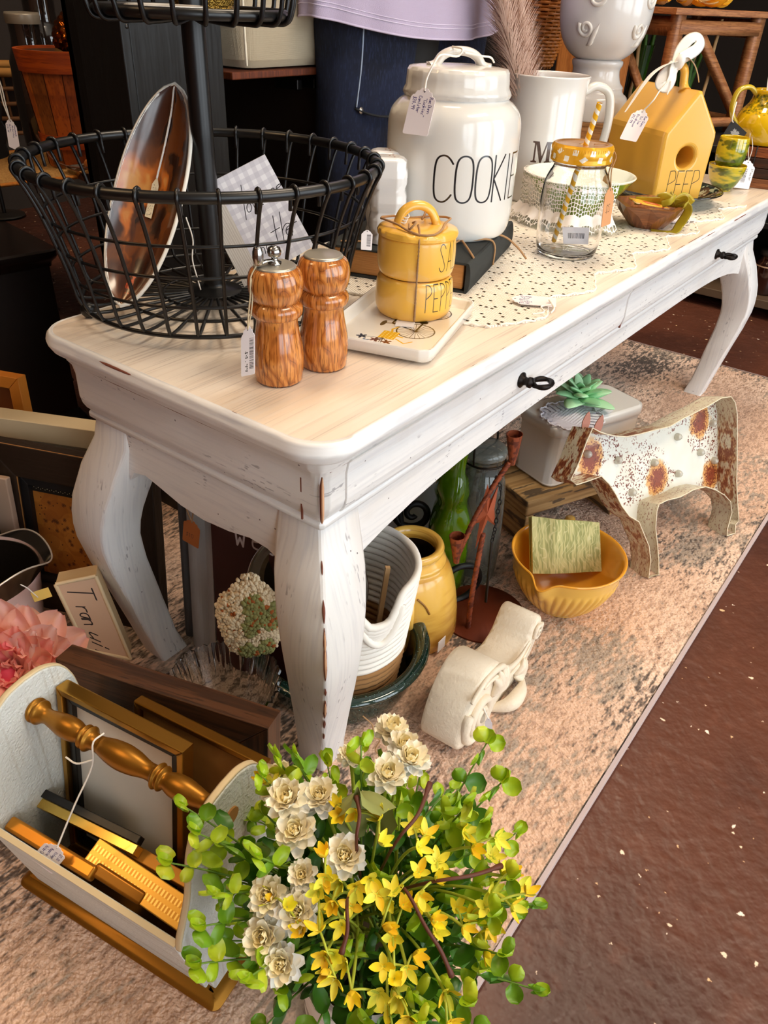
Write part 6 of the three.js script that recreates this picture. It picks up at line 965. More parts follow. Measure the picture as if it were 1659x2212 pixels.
// ================================================================ tin cow
{
  const O = v3(0.6258, 0.0105, 0.1619), U = v3(0.9566, 0, 0.2914), n0 = v3(-0.2914, 0, 0.9566), tau = 20 * PI / 180, Wv = v3(0, Math.cos(tau), 0).addScaledVector(n0, -Math.sin(tau)), M = n0.clone().multiplyScalar(Math.cos(tau)).add(v3(0, Math.sin(tau), 0));
  const t = thing('tin_cow', 'rusty white tin cow figure with small bulbs standing on the rug', 'cow figure', O.toArray());
  t.quaternion.setFromRotationMatrix(new THREE.Matrix4().makeBasis(U, Wv, M));
  const B = [[-0.1127, 0.2756], [-0.1274, 0.2597], [-0.1444, 0.2365], [-0.167, 0.213], [-0.1558, 0.2027], [-0.1261, 0.2009], [-0.1029, 0.2002], [-0.087, 0.183], [-0.0741, 0.1622], [-0.064, 0.1419], [-0.0476, 0.1192], [-0.0267, 0.1035], [-0.0148, 0.0748], [-0.0066, 0.0559], [-0.0047, 0.0298], [-0.0127, 0.0023], [0.0129, -0.0014], [0.0151, 0.0226], [0.0146, 0.0485], [0.0123, 0.0792], [0.0182, 0.1068], [0.0241, 0.1162], [0.0445, 0.1166], [0.0789, 0.1116], [0.1148, 0.1133], [0.1476, 0.1085], [0.1733, 0.0955], [0.1994, 0.0779], [0.2163, 0.0604], [0.2193, 0.0397], [0.204, 0.0123], [0.2022, 0.0016], [0.2275, -0.002], [0.229, 0.0139], [0.2394, 0.0181], [0.2375, 0.0413], [0.2357, 0.0912], [0.2397, 0.1384], [0.2428, 0.2083], [0.2379, 0.2302], [0.2269, 0.243], [0.2006, 0.2469], [0.1596, 0.242], [0.0955, 0.2378], [0.0611, 0.2335], [0.0315, 0.2367], [-0.01, 0.2401], [-0.0408, 0.2439], [-0.0643, 0.2511], [-0.0814, 0.2576], [-0.098, 0.2659]];
  const D = 0.038, spots = [[-0.0822, 0.2192, 0.03], [0.1928, 0.2067, 0.029], [0.0714, 0.1398, 0.028], [0.2173, 0.1041, 0.026]];
  const x0 = -0.18, x1 = 0.26, y0 = -0.01, y1 = 0.29;
  const rust = (x, y) => { let c = mixc([238, 238, 230], [226, 222, 204], fbm(x * 30 + 5, y * 30, 3)); for (const [a, b, r] of spots) { const d = Math.hypot((x - a) * 1.1, y - b) / r, n = fbm(x * 160, y * 160, 3), w = d + (n - 0.5) * 0.5; c = mixc(c, [222, 150, 62], step(1.2, 0.85, w) * 0.8); c = mixc(c, [138, 62, 34], step(0.85, 0.5, w + (fbm(x * 500, y * 500, 2) - 0.5) * 0.8)); } const sp = fbm(x * 420, y * 420, 2), rg = step(0.48, 0.6, fbm(x * 22 + 8, y * 22 + 3, 3)); return mixc(c, [110, 46, 24], step(0.7, 0.76, sp + 0.07 * rg) * rg); };
  const faceT = tex(1024, 700, (u, v) => rust(lerp(x0, x1, u), lerp(y0, y1, v)));
  const face = ext(shapeOf(B), 0.0012, 0), uv = face.attributes.uv, pp = face.attributes.position; for (let i = 0; i < uv.count; i++) uv.setXY(i, (pp.getX(i) - x0) / (x1 - x0), (pp.getY(i) - y0) / (y1 - y0));
  xf(face, [0, 0, -D]); part(t, 'face_panel', face, mat(0xffffff, 0.4, { map: faceT, clearcoat: 0.2 }));
  const bandT = tex(1024, 64, (u, v) => { let c = mixc([228, 222, 202], [206, 192, 160], fbm(u * 40, v * 3, 3, 40, 3)); const head = step(0.86, 0.95, u) + (1 - step(0.14, 0.3, u)) + 0.6 * step(0.45, 0.48, u) * (1 - step(0.5, 0.53, u)) + 0.8 * step(0.6, 0.64, u) * (1 - step(0.7, 0.74, u)); const n = fbm(u * 120, v * 8, 3, 120, 8), s = fbm(u * 500, v * 30, 2, 500, 30); c = mixc(c, [196, 126, 62], step(0.4, 0.6, n) * clamp(head) * 0.7); c = mixc(c, [122, 58, 36], step(0.45, 0.62, n * 0.6 + s * 0.4) * clamp(head)); return mixc(c, [120, 54, 34], step(0.68, 0.74, s) * 0.6); });
  const band = []; const n = B.length; let len = 0; const per = B.reduce((s, b, i) => s + Math.hypot(b[0] - B[(i + 1) % n][0], b[1] - B[(i + 1) % n][1]), 0);
  const pos = [], uvb = [], idx = []; for (let i = 0; i <= n; i++) { const b = B[i % n]; if (i) len += Math.hypot(b[0] - B[i - 1][0], b[1] - B[i - 1][1]); for (const [z, o] of [[-D, 0], [0, 0]]) { pos.push(b[0], b[1], z); uvb.push(len / per, z ? 1 : 0); } if (i < n) { const a = i * 2; idx.push(a, a + 1, a + 2, a + 1, a + 3, a + 2); } }
  const bg = new THREE.BufferGeometry(); bg.setAttribute('position', new THREE.Float32BufferAttribute(pos, 3)); bg.setAttribute('uv', new THREE.Float32BufferAttribute(uvb, 2)); bg.setIndex(idx); bg.computeVertexNormals();
  part(t, 'rim_band', toCreasedNormals(bg, 0.9), mat(0xffffff, 0.45, { map: bandT, side: THREE.DoubleSide }), 'rust spotted edge band');
  part(t, 'rolled_edge', loft(B.map(([a, b]) => [a, b, 0]), 0.0009, 6, { closed: true }), mat(0xe8dcc0, 0.4));
  for (const [x, y] of [[-0.0902, 0.2267], [-0.0227, 0.1983], [0.0638, 0.17], [0.1276, 0.1967], [0.1875, 0.1538], [0.225, 0.1955], [0.226, 0.128], [0.1245, 0.1336], [0.0048, 0.1369]]) part(t, 'bulb', xf(lathe([[0.0062, 0], [0.0066, 0.002], [0.0055, 0.007], [0.003, 0.0095], [0, 0.0102]], 18), [x, y, -D + 0.001], [PI / 2, 0, 0]), mat(0xe4e2d8, 0.08, { clearcoat: 1, transmission: 0.5, thickness: 0 }));
  for (const [bx_, by, tx, ty] of [[-0.1115, 0.271, -0.1005, 0.2961], [-0.088, 0.259, -0.0732, 0.2847]]) { const L = Math.hypot(tx - bx_, ty - by), a = Math.atan2(ty - by, tx - bx_) - PI / 2; part(t, 'ear', xf(ext(shapeOf([[-0.003, 0], [-0.0065, L * 0.45], [0, L], [0.0065, L * 0.45], [0.003, 0]], 3), 0.001, 0.0004), [bx_, by, -0.018], [0, -0.3, a]), mat(0xa86a54, 0.5)); }
}

// ================================================================ riser stool, bread tin, doily and succulent
{
  const a = v3(0.5653, 0.0, -0.0478), ex = v3(0.916, 0, 0.401), yaw = -Math.atan2(0.401, 0.916), top = 0.0945;
  const woodT = tex(512, 256, (u, v) => { const s = fbm(u * 3, v * 60, 4, 3, 60), p = fbm(u * 7, v * 40, 4, 7, 40); let c = mixc([196, 160, 108], [164, 128, 80], step(0.3, 0.7, s)); return mixc(c, [84, 70, 54], step(0.58, 0.66, p) * 0.85); }, 0.3);
  const wd = mat(0xffffff, 0.7, { map: woodT });
  const s = thing('wooden_riser_stool', 'low distressed tan wooden stool lifting the white tin box under the table', 'stool', [a.x, RUG, a.z], yaw), hh = top - RUG;
  part(s, 'top_board', bx(0.22, 0.03, 0.13, 0.004, [0.11, hh - 0.015, -0.065]), wd);
  part(s, 'side_board', bx(0.018, hh - 0.03, 0.13, 0.003, [0.01, (hh - 0.03) / 2, -0.065]), wd); part(s, 'side_board', bx(0.018, hh - 0.03, 0.13, 0.003, [0.21, (hh - 0.03) / 2, -0.065]), wd);
  const b = thing('white_tin_box', 'white enamel bread tin with a flat lid standing on the tan wooden stool', 'tin box', [0.732, top + 0.001, -0.0505], yaw + 0.06);
  const en = glaze(0xf2f0ec);
  part(b, 'body', slab(0.2, 0.095, 0.018, [[-0.004, 0], [0, 0.0015], [0.0012, 0.004], [0, 0.0055], [0.001, 0.09], [0.001, 0.1]], { bottom: true }), en);
  part(b, 'lid', slab(0.2, 0.095, 0.018, [[0.003, 0.095], [0.0042, 0.097], [0.0042, 0.108], [0.003, 0.1115], [-0.001, 0.113]], { top: true }), en);
  const script = (str, x, y, h) => xf(strokeGeo(str, h, 0.0009, 0.6, 0.8), [x, y, 0.0487]);
  part(b, 'lettering', mg(script('Bread', -0.055, 0.03, 0.036)), mat(0x17161a, 0.5), 'black script lettering');
  const dc = [0.675, top + 0.115, -0.045];
  const petals = []; const dn = 12; for (let i = 0; i < 240; i++) { const an = i / 240 * TAU, r = 0.047 + 0.006 * Math.abs(Math.sin(an * dn / 2)); petals.push([r * Math.cos(an), r * Math.sin(an)]); }
  const dg = xf(ext(shapeOf(petals), 0.0012, 0.0004), [0, 0, 0], [-PI / 2, 0, 0]);
  const d = thing('lace_doily', 'round white lace doily lying on the white tin box', 'doily', dc); const du = dg.attributes.uv; const dp2 = dg.attributes.position; for (let i = 0; i < du.count; i++) { const x = dp2.getX(i), z = dp2.getZ(i); du.setXY(i, Math.atan2(z, x) / TAU * 24, Math.hypot(x, z) / 0.011); }
  part(d, 'cloth', dg, mat(0xe6e2ee, 0.95, { alphaTest: 0.5, alphaMap: tex(64, 64, (u, v) => (Math.hypot(u - 0.5, v - 0.5) < 0.3 ? 0 : 1), 1, 1, false) })); part(d, 'edging', loft(petals.filter((_, i) => i % 2 === 0).map(([x, z], i) => [x, 0.0022 + 0.001 * Math.sin(i * 2.2), z]), 0.0014, 6, { closed: true }), mat(0xefebf4, 0.95));
  const su = thing('green_succulent', 'pale green artificial succulent standing on the lace doily', 'succulent', [dc[0] + 0.045, dc[1] + 0.003, dc[2] - 0.01]), lg = bend(new THREE.SphereGeometry(0.01, 12, 10), (p) => { const u = p.y / 0.01; p.x *= 0.85 * (1 - 0.25 * u); p.z *= 0.28; p.y = (u + 1) * 0.016; p.z += 0.005 * (u + 1) * (u + 1) * 0.5; }), gm = [mat(0xb4e4b4, 0.45), mat(0x96d29c, 0.45)];
  for (let k = 0; k < 24; k++) { const l = part(su, 'leaf', lg, gm[k % 2]); l.rotation.set(1.15 - (k / 24) * 0.9, k * 2.4, 0, 'YXZ'); l.position.set(0, 0.004 + k * 0.0006, 0); l.scale.setScalar(1.9 - k * 0.036); }
  priceTag('white barcode tag lying on the white tin box lid', [[0.71, dc[1] + 0.001, -0.005], [0.74, dc[1] + 0.002, -0.0], [0.752, dc[1] + 0.002, -0.03], [0.722, dc[1] + 0.001, -0.035]].map((p) => p), tagCanvas([], { bg: '#ece9f2', draw: (c, w, h) => { bars(c, 30, 120, 120, 60); } }), [[[0.73, dc[1] + 0.002, -0.03], [0.715, dc[1] + 0.015, -0.045], [0.7, dc[1] + 0.02, -0.05]]], { cord: 0.0006 });
}

// ================================================================ crock, iron and glass behind it
{
  const c = [0.28, RUG, -0.081], mustard = mat(0xffffff, 0.24, { clearcoat: 0.5, clearcoatRoughness: 0.1, map: tex(256, 256, (u, v) => mixc([226, 178, 82], [190, 138, 52], step(0.35, 0.75, fbm(u * 5, v * 8, 4, 5, 8))), 1, 1) });
  const t = thing('mustard_crock', 'tall mustard yellow glazed crock with rolled rim and small handle', 'crock', c);
  part(t, 'body', lathe([[0, 0], [0.066, 0], [0.07, 0.005], [0.071, 0.02], [0.069, 0.05], [0.062, 0.09], [0.052, 0.118], [0.047, 0.123], [0.0475, 0.128], [0.044, 0.132], [0.038, 0.138]], 64, { smooth: 4, unit: true }), mustard);
  part(t, 'rim', lathe([[0.038, 0.136], [0.041, 0.1385], [0.0435, 0.1435], [0.0425, 0.149], [0.039, 0.151], [0.034, 0.149], [0.0315, 0.143], [0.032, 0.135]], 64, { smooth: 4, unit: true }), mustard);
  part(t, 'inside', lathe([[0.0322, 0.14], [0.034, 0.12], [0.055, 0.06], [0.055, 0.01], [0, 0.008]], 48, { smooth: 3 }), mat(0x2a1608, 0.5));
  part(t, 'handle', xf(curve([[0.055, 0.1, 0], [0.076, 0.1, 0], [0.084, 0.085, 0], [0.08, 0.068, 0], [0.066, 0.06, 0]], 0.0062, 6, 12, { flat: [0.7, 1.2] }), [0, 0, 0], [0, -2.55, 0]), mustard);
  part(t, 'relief_line', xf(curve([[0.0655, 0.075, 0.0], [0.0625, 0.088, 0.006], [0.058, 0.1, 0.016]], 0.0015, 6, 6), [0, 0, 0], [0, -2.1, 0]), mat(0x8a5c1c, 0.4));
  const tt = thing('paper_label', 'small white paper label stuck at the foot of the mustard crock', 'label', [c[0] - 0.02, RUG + 0.02, c[2] + 0.0725]); part(tt, 'paper', bx(0.018, 0.02, 0.001, 0.0004), paperWhite);
  // rust brown candle stand
  const rustM = mat(0xffffff, 0.55, { metalness: 0.35, map: tex(256, 256, (u, v) => mixc([150, 74, 42], [96, 44, 28], step(0.35, 0.7, fbm(u * 20, v * 20, 4, 20, 20))), 0.1) });
  const k = thing('rusty_candle_stand', 'rust brown twisted iron candle stand with a star on a round base', 'candle stand', [0.372, RUG, -0.008]), sh = (p) => [p[0] - 0.372, p[1] - RUG, p[2] + 0.008];
  part(k, 'base', lathe([[0, 0.0045], [0.062, 0.0045], [0.0645, 0.003], [0.0645, 0.0], [0, 0]].reverse(), 64, { crease: 0.8 }), mat(0x6a2c14, 0.4, { metalness: 0.4 }));
  const tw = (p, r = 0.0042) => loft(spline(p.map(sh), 16), r, 4, { twist: 220 });
  part(k, 'pole', tw([[0.3285, 0.011, -0.006], [0.333, 0.058, -0.009], [0.343, 0.117, -0.012], [0.352, 0.165, -0.014]]), rustM); part(k, 'arm', tw([[0.324, 0.134, -0.034], [0.331, 0.154, -0.031], [0.348, 0.194, -0.025], [0.365, 0.227, -0.018], [0.386, 0.266, -0.007]]), rustM);
  for (const [a, b] of [[[0.322, 0.122, -0.034], [0.325, 0.17, -0.041]], [[0.389, 0.262, -0.004], [0.391, 0.302, -0.01]]]) { const A = v3(...sh(a)), L = 0.046, cg = lathe([[0, 0], [0.004, 0.0005], [0.011, L], [0.0102, L], [0.004, 0.006], [0, 0.005]], 28, { crease: 0.7 }); part(k, 'cup', xf(cg, A.toArray(), [-0.05, 0, 0.04]), rustM); }
  const st = [[0.362, 0.237, -0.022], [0.3645, 0.212, -0.016], [0.374, 0.236, -0.012], [0.3655, 0.2, -0.009], [0.369, 0.172, -0.005], [0.358, 0.184, -0.013], [0.342, 0.141, -0.018], [0.3505, 0.181, -0.021], [0.337, 0.178, -0.031], [0.354, 0.206, -0.024]].map(sh), cen = st.reduce((s2, p) => s2.map((v, i) => v + p[i] / 10), [0, 0, 0]), nrm = [-0.6 * 0.006, 0.15 * 0.006, 0.65 * 0.006], pz = []; const push = (...q) => q.forEach((p) => pz.push(...p)); for (let i = 0; i < 10; i++) { const f = cen.map((v, j) => v + nrm[j]), b2 = cen.map((v, j) => v - nrm[j]); push(f, st[i], st[(i + 1) % 10]); push(b2, st[(i + 1) % 10], st[i]); }
  const sg = new THREE.BufferGeometry(); sg.setAttribute('position', new THREE.Float32BufferAttribute(pz, 3)); sg.computeVertexNormals(); part(k, 'star', buv(sg), mat(0xa04e2e, 0.5, { metalness: 0.3, side: THREE.DoubleSide }), 'orange brown metal star');
  const ch = thing('iron_chain', 'thin dark iron chain hanging from the rusty candle stand', 'chain', [0.372, RUG, -0.008]);
  const cp = spline([[0.372, 0.247, -0.016], [0.375, 0.226, -0.008], [0.371, 0.199, -0.006], [0.366, 0.172, -0.004], [0.362, 0.15, -0.004]].map(sh), 4); for (let i = 0; i < cp.length - 1; i++) { const d = cp[i + 1].clone().sub(cp[i]), m = cp[i].clone().addScaledVector(d, 0.5), l = []; for (let j = 0; j < 14; j++) { const a = j / 14 * TAU; l.push([0.0022 * Math.cos(a), d.length() * 0.62 * Math.sin(a), 0]); } const g = part(ch, 'link', loft(l, 0.0009, 6, { closed: true }), mat(0x2c2a29, 0.4, { metalness: 0.8 })); g.position.copy(m); g.quaternion.setFromUnitVectors(v3(0, 1, 0), d.normalize()); g.rotateY(i % 2 ? 0.4 : 1.75); }
  part(ch, 'hook', rod(sh([0.362, 0.15, -0.004]), sh([0.354, 0.05, 0.004]), 0.0022, 8), blackMetal);
  // green glass bottle and clip top jar
  const gb = thing('green_glass_bottle', 'tall wavy green glass bottle behind the mustard crock', 'bottle', [0.4, RUG, -0.096]), gP = [[0, 0.001], [0.03, 0], [0.034, 0.006], [0.034, 0.05], [0.03, 0.085], [0.033, 0.11], [0.028, 0.135], [0.0235, 0.15], [0.026, 0.168], [0.022, 0.188], [0.0165, 0.205], [0.0165, 0.235], [0.019, 0.25]];
  part(gb, 'glass', bend(lathe(gP, 40, { smooth: 4 }), (p) => { const a = Math.atan2(p.z, p.x), r = Math.hypot(p.x, p.z) * (1 + 0.09 * Math.sin(a * 3 + p.y * 40)); p.x = r * Math.cos(a); p.z = r * Math.sin(a); }), mat(0x5f8a08, 0.05, { clearcoat: 1, transmission: 0.55, thickness: 0 }));
  const cj = thing('clip_top_jar', 'clear glass storage jar with an iron clip beside the green bottle', 'jar', [0.445, RUG, -0.075]);
  part(cj, 'glass', lathe([[0, 0.001], [0.034, 0], [0.038, 0.006], [0.038, 0.15], [0.034, 0.18], [0.027, 0.198], [0.027, 0.214], [0.029, 0.218]], 44, { smooth: 3 }), mat(0x9fa8a4, 0.04, { transmission: 0.85, thickness: 0, clearcoat: 1 }));
  part(cj, 'lid', lathe([[0.029, 0.219], [0.032, 0.221], [0.032, 0.229], [0.026, 0.234], [0, 0.236]], 40), mat(0xb8c0bc, 0.05, { transmission: 0.8, thickness: 0 })); part(cj, 'clip', mg(ring(0.031, 0.0016, 0.212), curve([[0.03, 0.212, 0], [0.042, 0.2, 0], [0.044, 0.15, 0], [0.04, 0.11, 0]], 0.0014, 6, 6), curve([[-0.03, 0.212, 0], [-0.03, 0.245, 0], [0, 0.252, 0], [0.03, 0.245, 0], [0.034, 0.215, 0]], 0.0016, 6, 6)), bronze);
  // wrought iron scroll and ring
  const is = thing('iron_scroll_stand', 'black wrought iron scroll stand behind the mustard crock', 'stand', [0.385, RUG, -0.14]); const sp = []; is.rotation.y = -0.9; for (let i = 0; i < 40; i++) { const a = i * 0.24, r = 0.032 * (1 - i / 46); sp.push([-0.004 + r * Math.cos(a + 2.2) - 0.005, 0.118 + r * Math.sin(a + 2.2), 0.002 * Math.sin(a)]); }
  part(is, 'scroll', loft(sp, (u) => 0.0065 * (1 - 0.35 * u), 10), mat(0x151616, 0.5, { metalness: 0.5 })); part(is, 'upright', curve([[-0.033, 0.128, 0], [-0.022, 0.07, 0.004], [0.0, 0.02, 0.004], [0.02, 0.005, 0.004]], 0.0058, 6, 10), mat(0x151616, 0.5, { metalness: 0.5 })); part(is, 'foot', curve([[-0.04, 0.006, 0.03], [0.02, 0.006, 0.004], [0.05, 0.006, -0.03]], 0.0058, 6, 10), mat(0x151616, 0.5, { metalness: 0.5 }));
  const ir = thing('iron_ring', 'black iron ring handle beside the rusty candle stand', 'ring', [0.366, 0.05, -0.05]); part(ir, 'ring', xf(new THREE.TorusGeometry(0.035, 0.0048, 10, 40), [0, -0.002, 0], [0.1, -0.5, 0]), mat(0x151616, 0.45, { metalness: 0.5 }));
  // white card box behind
  const wbx = thing('white_card', 'white printed card standing behind the iron scroll', 'card', [0.41, 0.075, -0.215]); part(wbx, 'card', xf(bx(0.16, 0.135, 0.004, 0.001), [0, 0, 0], [0, -0.85, 0]), mat(0xd9d8de, 0.8)); part(wbx, 'print', xf(strokeGeo('r', 0.02, 0.0007), [-0.01, 0.015, 0.004], [0, -0.85, 0]), mat(0x1a1a1a, 0.6));
}

// ================================================================ plaster corbel
{
  const A = v3(0.118, RUG, 0.075), B = v3(0.338, RUG, 0.066), ex = B.clone().sub(A), L = ex.length(); const yaw = -Math.atan2(ex.z, ex.x);
  const t = thing('plaster_corbel', 'cream plaster scroll corbel lying on the rug beside the crock', 'corbel', [A.x + 0.004, A.y, A.z + 0.004], yaw), pl = mat(0xeadcc6, 0.55, { bumpMap: rep(noiseB, 0.08, 0.08), bumpScale: 0.0006 });
  // side outline (x along, y up): big scroll at the left, slender neck and small scroll at the right
  const out = [[0.0, 0.018], [0.004, 0.05], [0.022, 0.082], [0.05, 0.104], [0.075, 0.108], [0.098, 0.098], [0.118, 0.078], [0.14, 0.058], [0.17, 0.05], [0.195, 0.058], [0.21, 0.076], [0.222, 0.087], [0.237, 0.085], [0.243, 0.072], [0.236, 0.05], [0.224, 0.03], [0.2, 0.014], [0.16, 0.004], [0.1, 0.001], [0.03, 0.002]];
  t.scale.set(0.9, 0.95, 0.95); const W = 0.058, g = ext(shapeOf(out, 4), W - 0.012, 0.006, 4); xf(g, [0, 0, -W / 2 + 0.006]);
  part(t, 'body', toCreasedNormals(g, 0.8), pl);
  const z = W / 2 + 0.001, spiral = (cx, cy, R, turns, r, dir = 1, a0 = 0) => { const p = []; const n = Math.round(turns * 22); for (let i = 0; i <= n; i++) { const u = i / n, a = a0 + dir * u * turns * TAU, q = R * (1 - 0.86 * u); p.push([cx + q * Math.cos(a), cy + q * Math.sin(a), z + 0.004 * u]); } return loft(p, (u) => r * (1 - 0.45 * u), 8); };
  part(t, 'large_volute', spiral(0.046, 0.042, 0.037, 2.4, 0.0072, 1, 2.4), pl); part(t, 'volute_eye', xf(new THREE.SphereGeometry(0.0065, 16, 12), [0.046, 0.042, z + 0.004]), pl);
  part(t, 'small_volute', spiral(0.224, 0.068, 0.0145, 1.8, 0.0036, -1, 0.3), pl); part(t, 'volute_eye', xf(new THREE.SphereGeometry(0.0036, 14, 10), [0.224, 0.068, z + 0.003]), pl);
  const leaf = (pts, r) => loft(spline(pts.map(([x, y, k]) => [x, y, z + (k || 0)]), 6), (u) => r * Math.pow(Math.sin(PI * clamp(0.12 + 0.86 * u)), 0.8), 10, { flat: [1, 0.9] });
  for (let i = 0; i < 6; i++) { const a = 2.0 - i * 0.42, c0 = [0.098, 0.052]; part(t, 'acanthus_lobe', leaf([[c0[0] - 0.012, c0[1] - 0.004], [c0[0] + 0.016 * Math.cos(a), c0[1] + 0.018 * Math.sin(a), 0.004], [c0[0] + 0.034 * Math.cos(a + 0.1), c0[1] + 0.037 * Math.sin(a + 0.1), 0.002]], 0.0072), pl); }
  for (let i = 0; i < 7; i++) { const a = 1.1 - i * 0.4, c0 = [0.168, 0.026]; part(t, 'acanthus_lobe', leaf([[c0[0] - 0.006, c0[1]], [c0[0] + 0.014 * Math.cos(a), c0[1] + 0.012 * Math.sin(a), 0.005], [c0[0] + 0.028 * Math.cos(a), c0[1] + 0.024 * Math.sin(a), 0.003]], 0.006), pl); }
  part(t, 'moulding', leaf([[0.02, 0.088], [0.06, 0.1], [0.1, 0.09], [0.13, 0.064], [0.17, 0.053], [0.2, 0.064]], 0.0052), pl); part(t, 'moulding', leaf([[0.055, 0.086], [0.08, 0.084], [0.11, 0.068], [0.14, 0.044], [0.185, 0.04], [0.21, 0.052]], 0.004), pl);
  part(t, 'front_lobe', loft(spline([[0.1, 0.004, z - 0.01], [0.12, 0.012, z + 0.014], [0.15, 0.012, z + 0.016], [0.18, 0.01, z + 0.008]], 6), (u) => 0.011 * Math.sin(PI * clamp(0.1 + 0.85 * u)), 12), pl);
  priceTag('thin white tag hanging on the side of the plaster corbel', [[0.166, 0.012, 0.121], [0.17, 0.012, 0.129], [0.172, 0.05, 0.122], [0.168, 0.05, 0.114]], tagCanvas([], { bg: '#d8d2d8', draw() {} }), [[[0.17, 0.048, 0.118], [0.166, 0.065, 0.112], [0.168, 0.08, 0.1]]], { cord: 0.0008 });
}

// ================================================================ green enamel pot, rope basket and hooked pad
{
  const c = [0.146, RUG, -0.096], enT = tex(512, 256, (u, v) => (hash(Math.floor(u * 512), Math.floor(v * 256) + 7) > 0.988 ? [190, 206, 198] : [12, 44, 38]), 0.36, 0.18), en = mat(0xffffff, 0.1, { map: enT, clearcoat: 1, clearcoatRoughness: 0.03 });
  const t = thing('enamel_pot', 'wide dark green speckled enamel pot behind the near table leg', 'pot', c);
  part(t, 'body', lathe([[0, 0], [0.088, 0], [0.097, 0.006], [0.102, 0.03], [0.103, 0.047]], 72, { smooth: 3 }), en); part(t, 'rim', lathe([[0.1, 0.044], [0.106, 0.046], [0.116, 0.05], [0.118, 0.0535], [0.115, 0.057], [0.108, 0.058], [0.1, 0.055], [0.097, 0.048]], 72, { smooth: 3 }), en); part(t, 'inside', lathe([[0.0985, 0.052], [0.096, 0.03], [0.088, 0.008], [0, 0.006]], 64, { smooth: 3 }), mat(0x0a1c18, 0.12, { clearcoat: 1 }));
  t.scale.y = 1.12;
  const bc = [0.137, RUG + 0.0105, -0.083], b = thing('rope_basket', 'white rope basket with a jute bottom standing in the green pot', 'basket', bc), ropeM = mat(0xf0ebe2, 0.95), juteM = mat(0x9a7044, 0.95), H5 = 0.19, rows = 21, notch = (a) => Math.exp(-Math.pow(Math.atan2(Math.sin(a - 2.02), Math.cos(a - 2.02)) / 0.3, 4));
  const R = (y) => 0.064 + 0.02 * Math.pow(clamp(y / H5), 0.8);
  for (let k = 0; k < rows; k++) { const y = 0.005 + k * (H5 / rows), p = []; for (let i = 0; i < 72; i++) { const a = i / 72 * TAU, yy = y - notch(a) * 0.036 * step(0.55, 1, k / rows), r = R(y) + 0.0012 * notch(a) * (k / rows); p.push([r * Math.cos(a) + 0.008 * y / H5, yy, r * Math.sin(a)]); } part(b, 'rope_coil', loft(p, (u) => (k < 8 ? 0.0058 : 0.0053) * (0.93 + 0.07 * Math.sin(u * TAU * (k < 8 ? 40 : 64))), 8, { closed: true }), k < 8 ? juteM : ropeM, k < 8 ? 'brown jute coil' : undefined); }
  part(b, 'base', lathe([[0, 0.002], [0.064, 0.002], [0.064, 0.004], [0, 0.005]], 40), juteM);
  part(b, 'rope_handle', (() => { const p = []; for (let i = 0; i <= 18; i++) { const a = 2.02 - 0.36 + 0.72 * i / 18; p.push([(0.0855) * Math.cos(a) + 0.008, H5 - 0.02 - 0.046 * Math.pow(Math.sin(PI * i / 18), 0.8), 0.0855 * Math.sin(a) + 0.001]); } return loft(p, 0.0048, 8); })(), ropeM);
  const bk = thing('wooden_stick', 'thin pale wooden stick standing inside the rope basket', 'stick', [bc[0] + 0.02, bc[1] + 0.006, bc[2] + 0.03]); part(bk, 'stick', loft([[0.0, 0, 0], [0.02, 0.17, 0.005]], 0.0042, 4, { square: true }), mat(0xc8a274, 0.6));
  const sc = thing('curly_string', 'loose curly tan string hanging over the green pot rim', 'string', [0.05, RUG, 0.008]); part(sc, 'strand', curve([[0.012, 0.062, 0.0], [0.016, 0.05, 0.012], [0.01, 0.04, 0.017], [0.018, 0.03, 0.022], [0.01, 0.02, 0.022], [0.015, 0.008, 0.03]], 0.0009, 8, 6), jute);
  // hooked wool pad with flowers
  const P = [0.035, 0.158, -0.142], pd = thing('hooked_wool_pad', 'round cream hooked wool pad with green and orange flowers on the rope basket', 'pad', P), nrm = v3(-0.72, 0.22, 0.66).normalize(), u1 = v3().crossVectors(v3(0, 1, 0), nrm).normalize(), u2 = v3().crossVectors(nrm, u1);
  part(pd, 'backing', (() => { const g = new THREE.SphereGeometry(1, 24, 16), m = new THREE.Matrix4().makeBasis(u1.clone().multiplyScalar(0.037), u2.clone().multiplyScalar(0.05), nrm.clone().multiplyScalar(0.012)); return g.applyMatrix4(m); })(), mat(0xd8c4a0, 0.95));
  const blob = new THREE.IcosahedronGeometry(1, 1), sets = { cream: [], sage: [], rust: [] }; const inF = (x, y) => (Math.hypot(x - 0.1, y - 0.35) < 0.3 || Math.hypot(x - 0.02, y + 0.12) < 0.26 || Math.hypot(x - 0.62, y - 0.1) < 0.32 || Math.hypot(x + 0.1, y + 0.85) < 0.3 || Math.hypot(x - 0.45, y + 0.7) < 0.25);
  for (let k = 0; k < 1500; k++) { const a = rnd() * TAU, r = Math.sqrt(rnd()) * (1 + 0.06 * Math.sin(a * 5)), x = r * Math.cos(a), y = r * Math.sin(a), f = inF(x, y), key = f ? (rnd() < 0.1 ? 'rust' : 'sage') : rnd() < 0.015 ? 'rust' : 'cream', s = rr(0.0016, 0.0027) * (f ? 1.25 : 1), q = u1.clone().multiplyScalar(x * 0.039).addScaledVector(u2, y * 0.053).addScaledVector(nrm, 0.0125 * Math.sqrt(Math.max(0, 1.02 - r * r)) + rr(-0.001, 0.0015)); sets[key].push(xf(blob.clone(), q.toArray(), [rnd() * 3, rnd() * 3, 0], [s, s * rr(0.9, 1.6), s])); }
  const wm = { cream: 0xf0dcb8, sage: 0x97985e, rust: 0xb0602a }; for (const k in sets) { const m = part(pd, k + '_loops', mg(sets[k]), mat(wm[k], 0.95)); m.userData.kind = 'stuff'; }
}

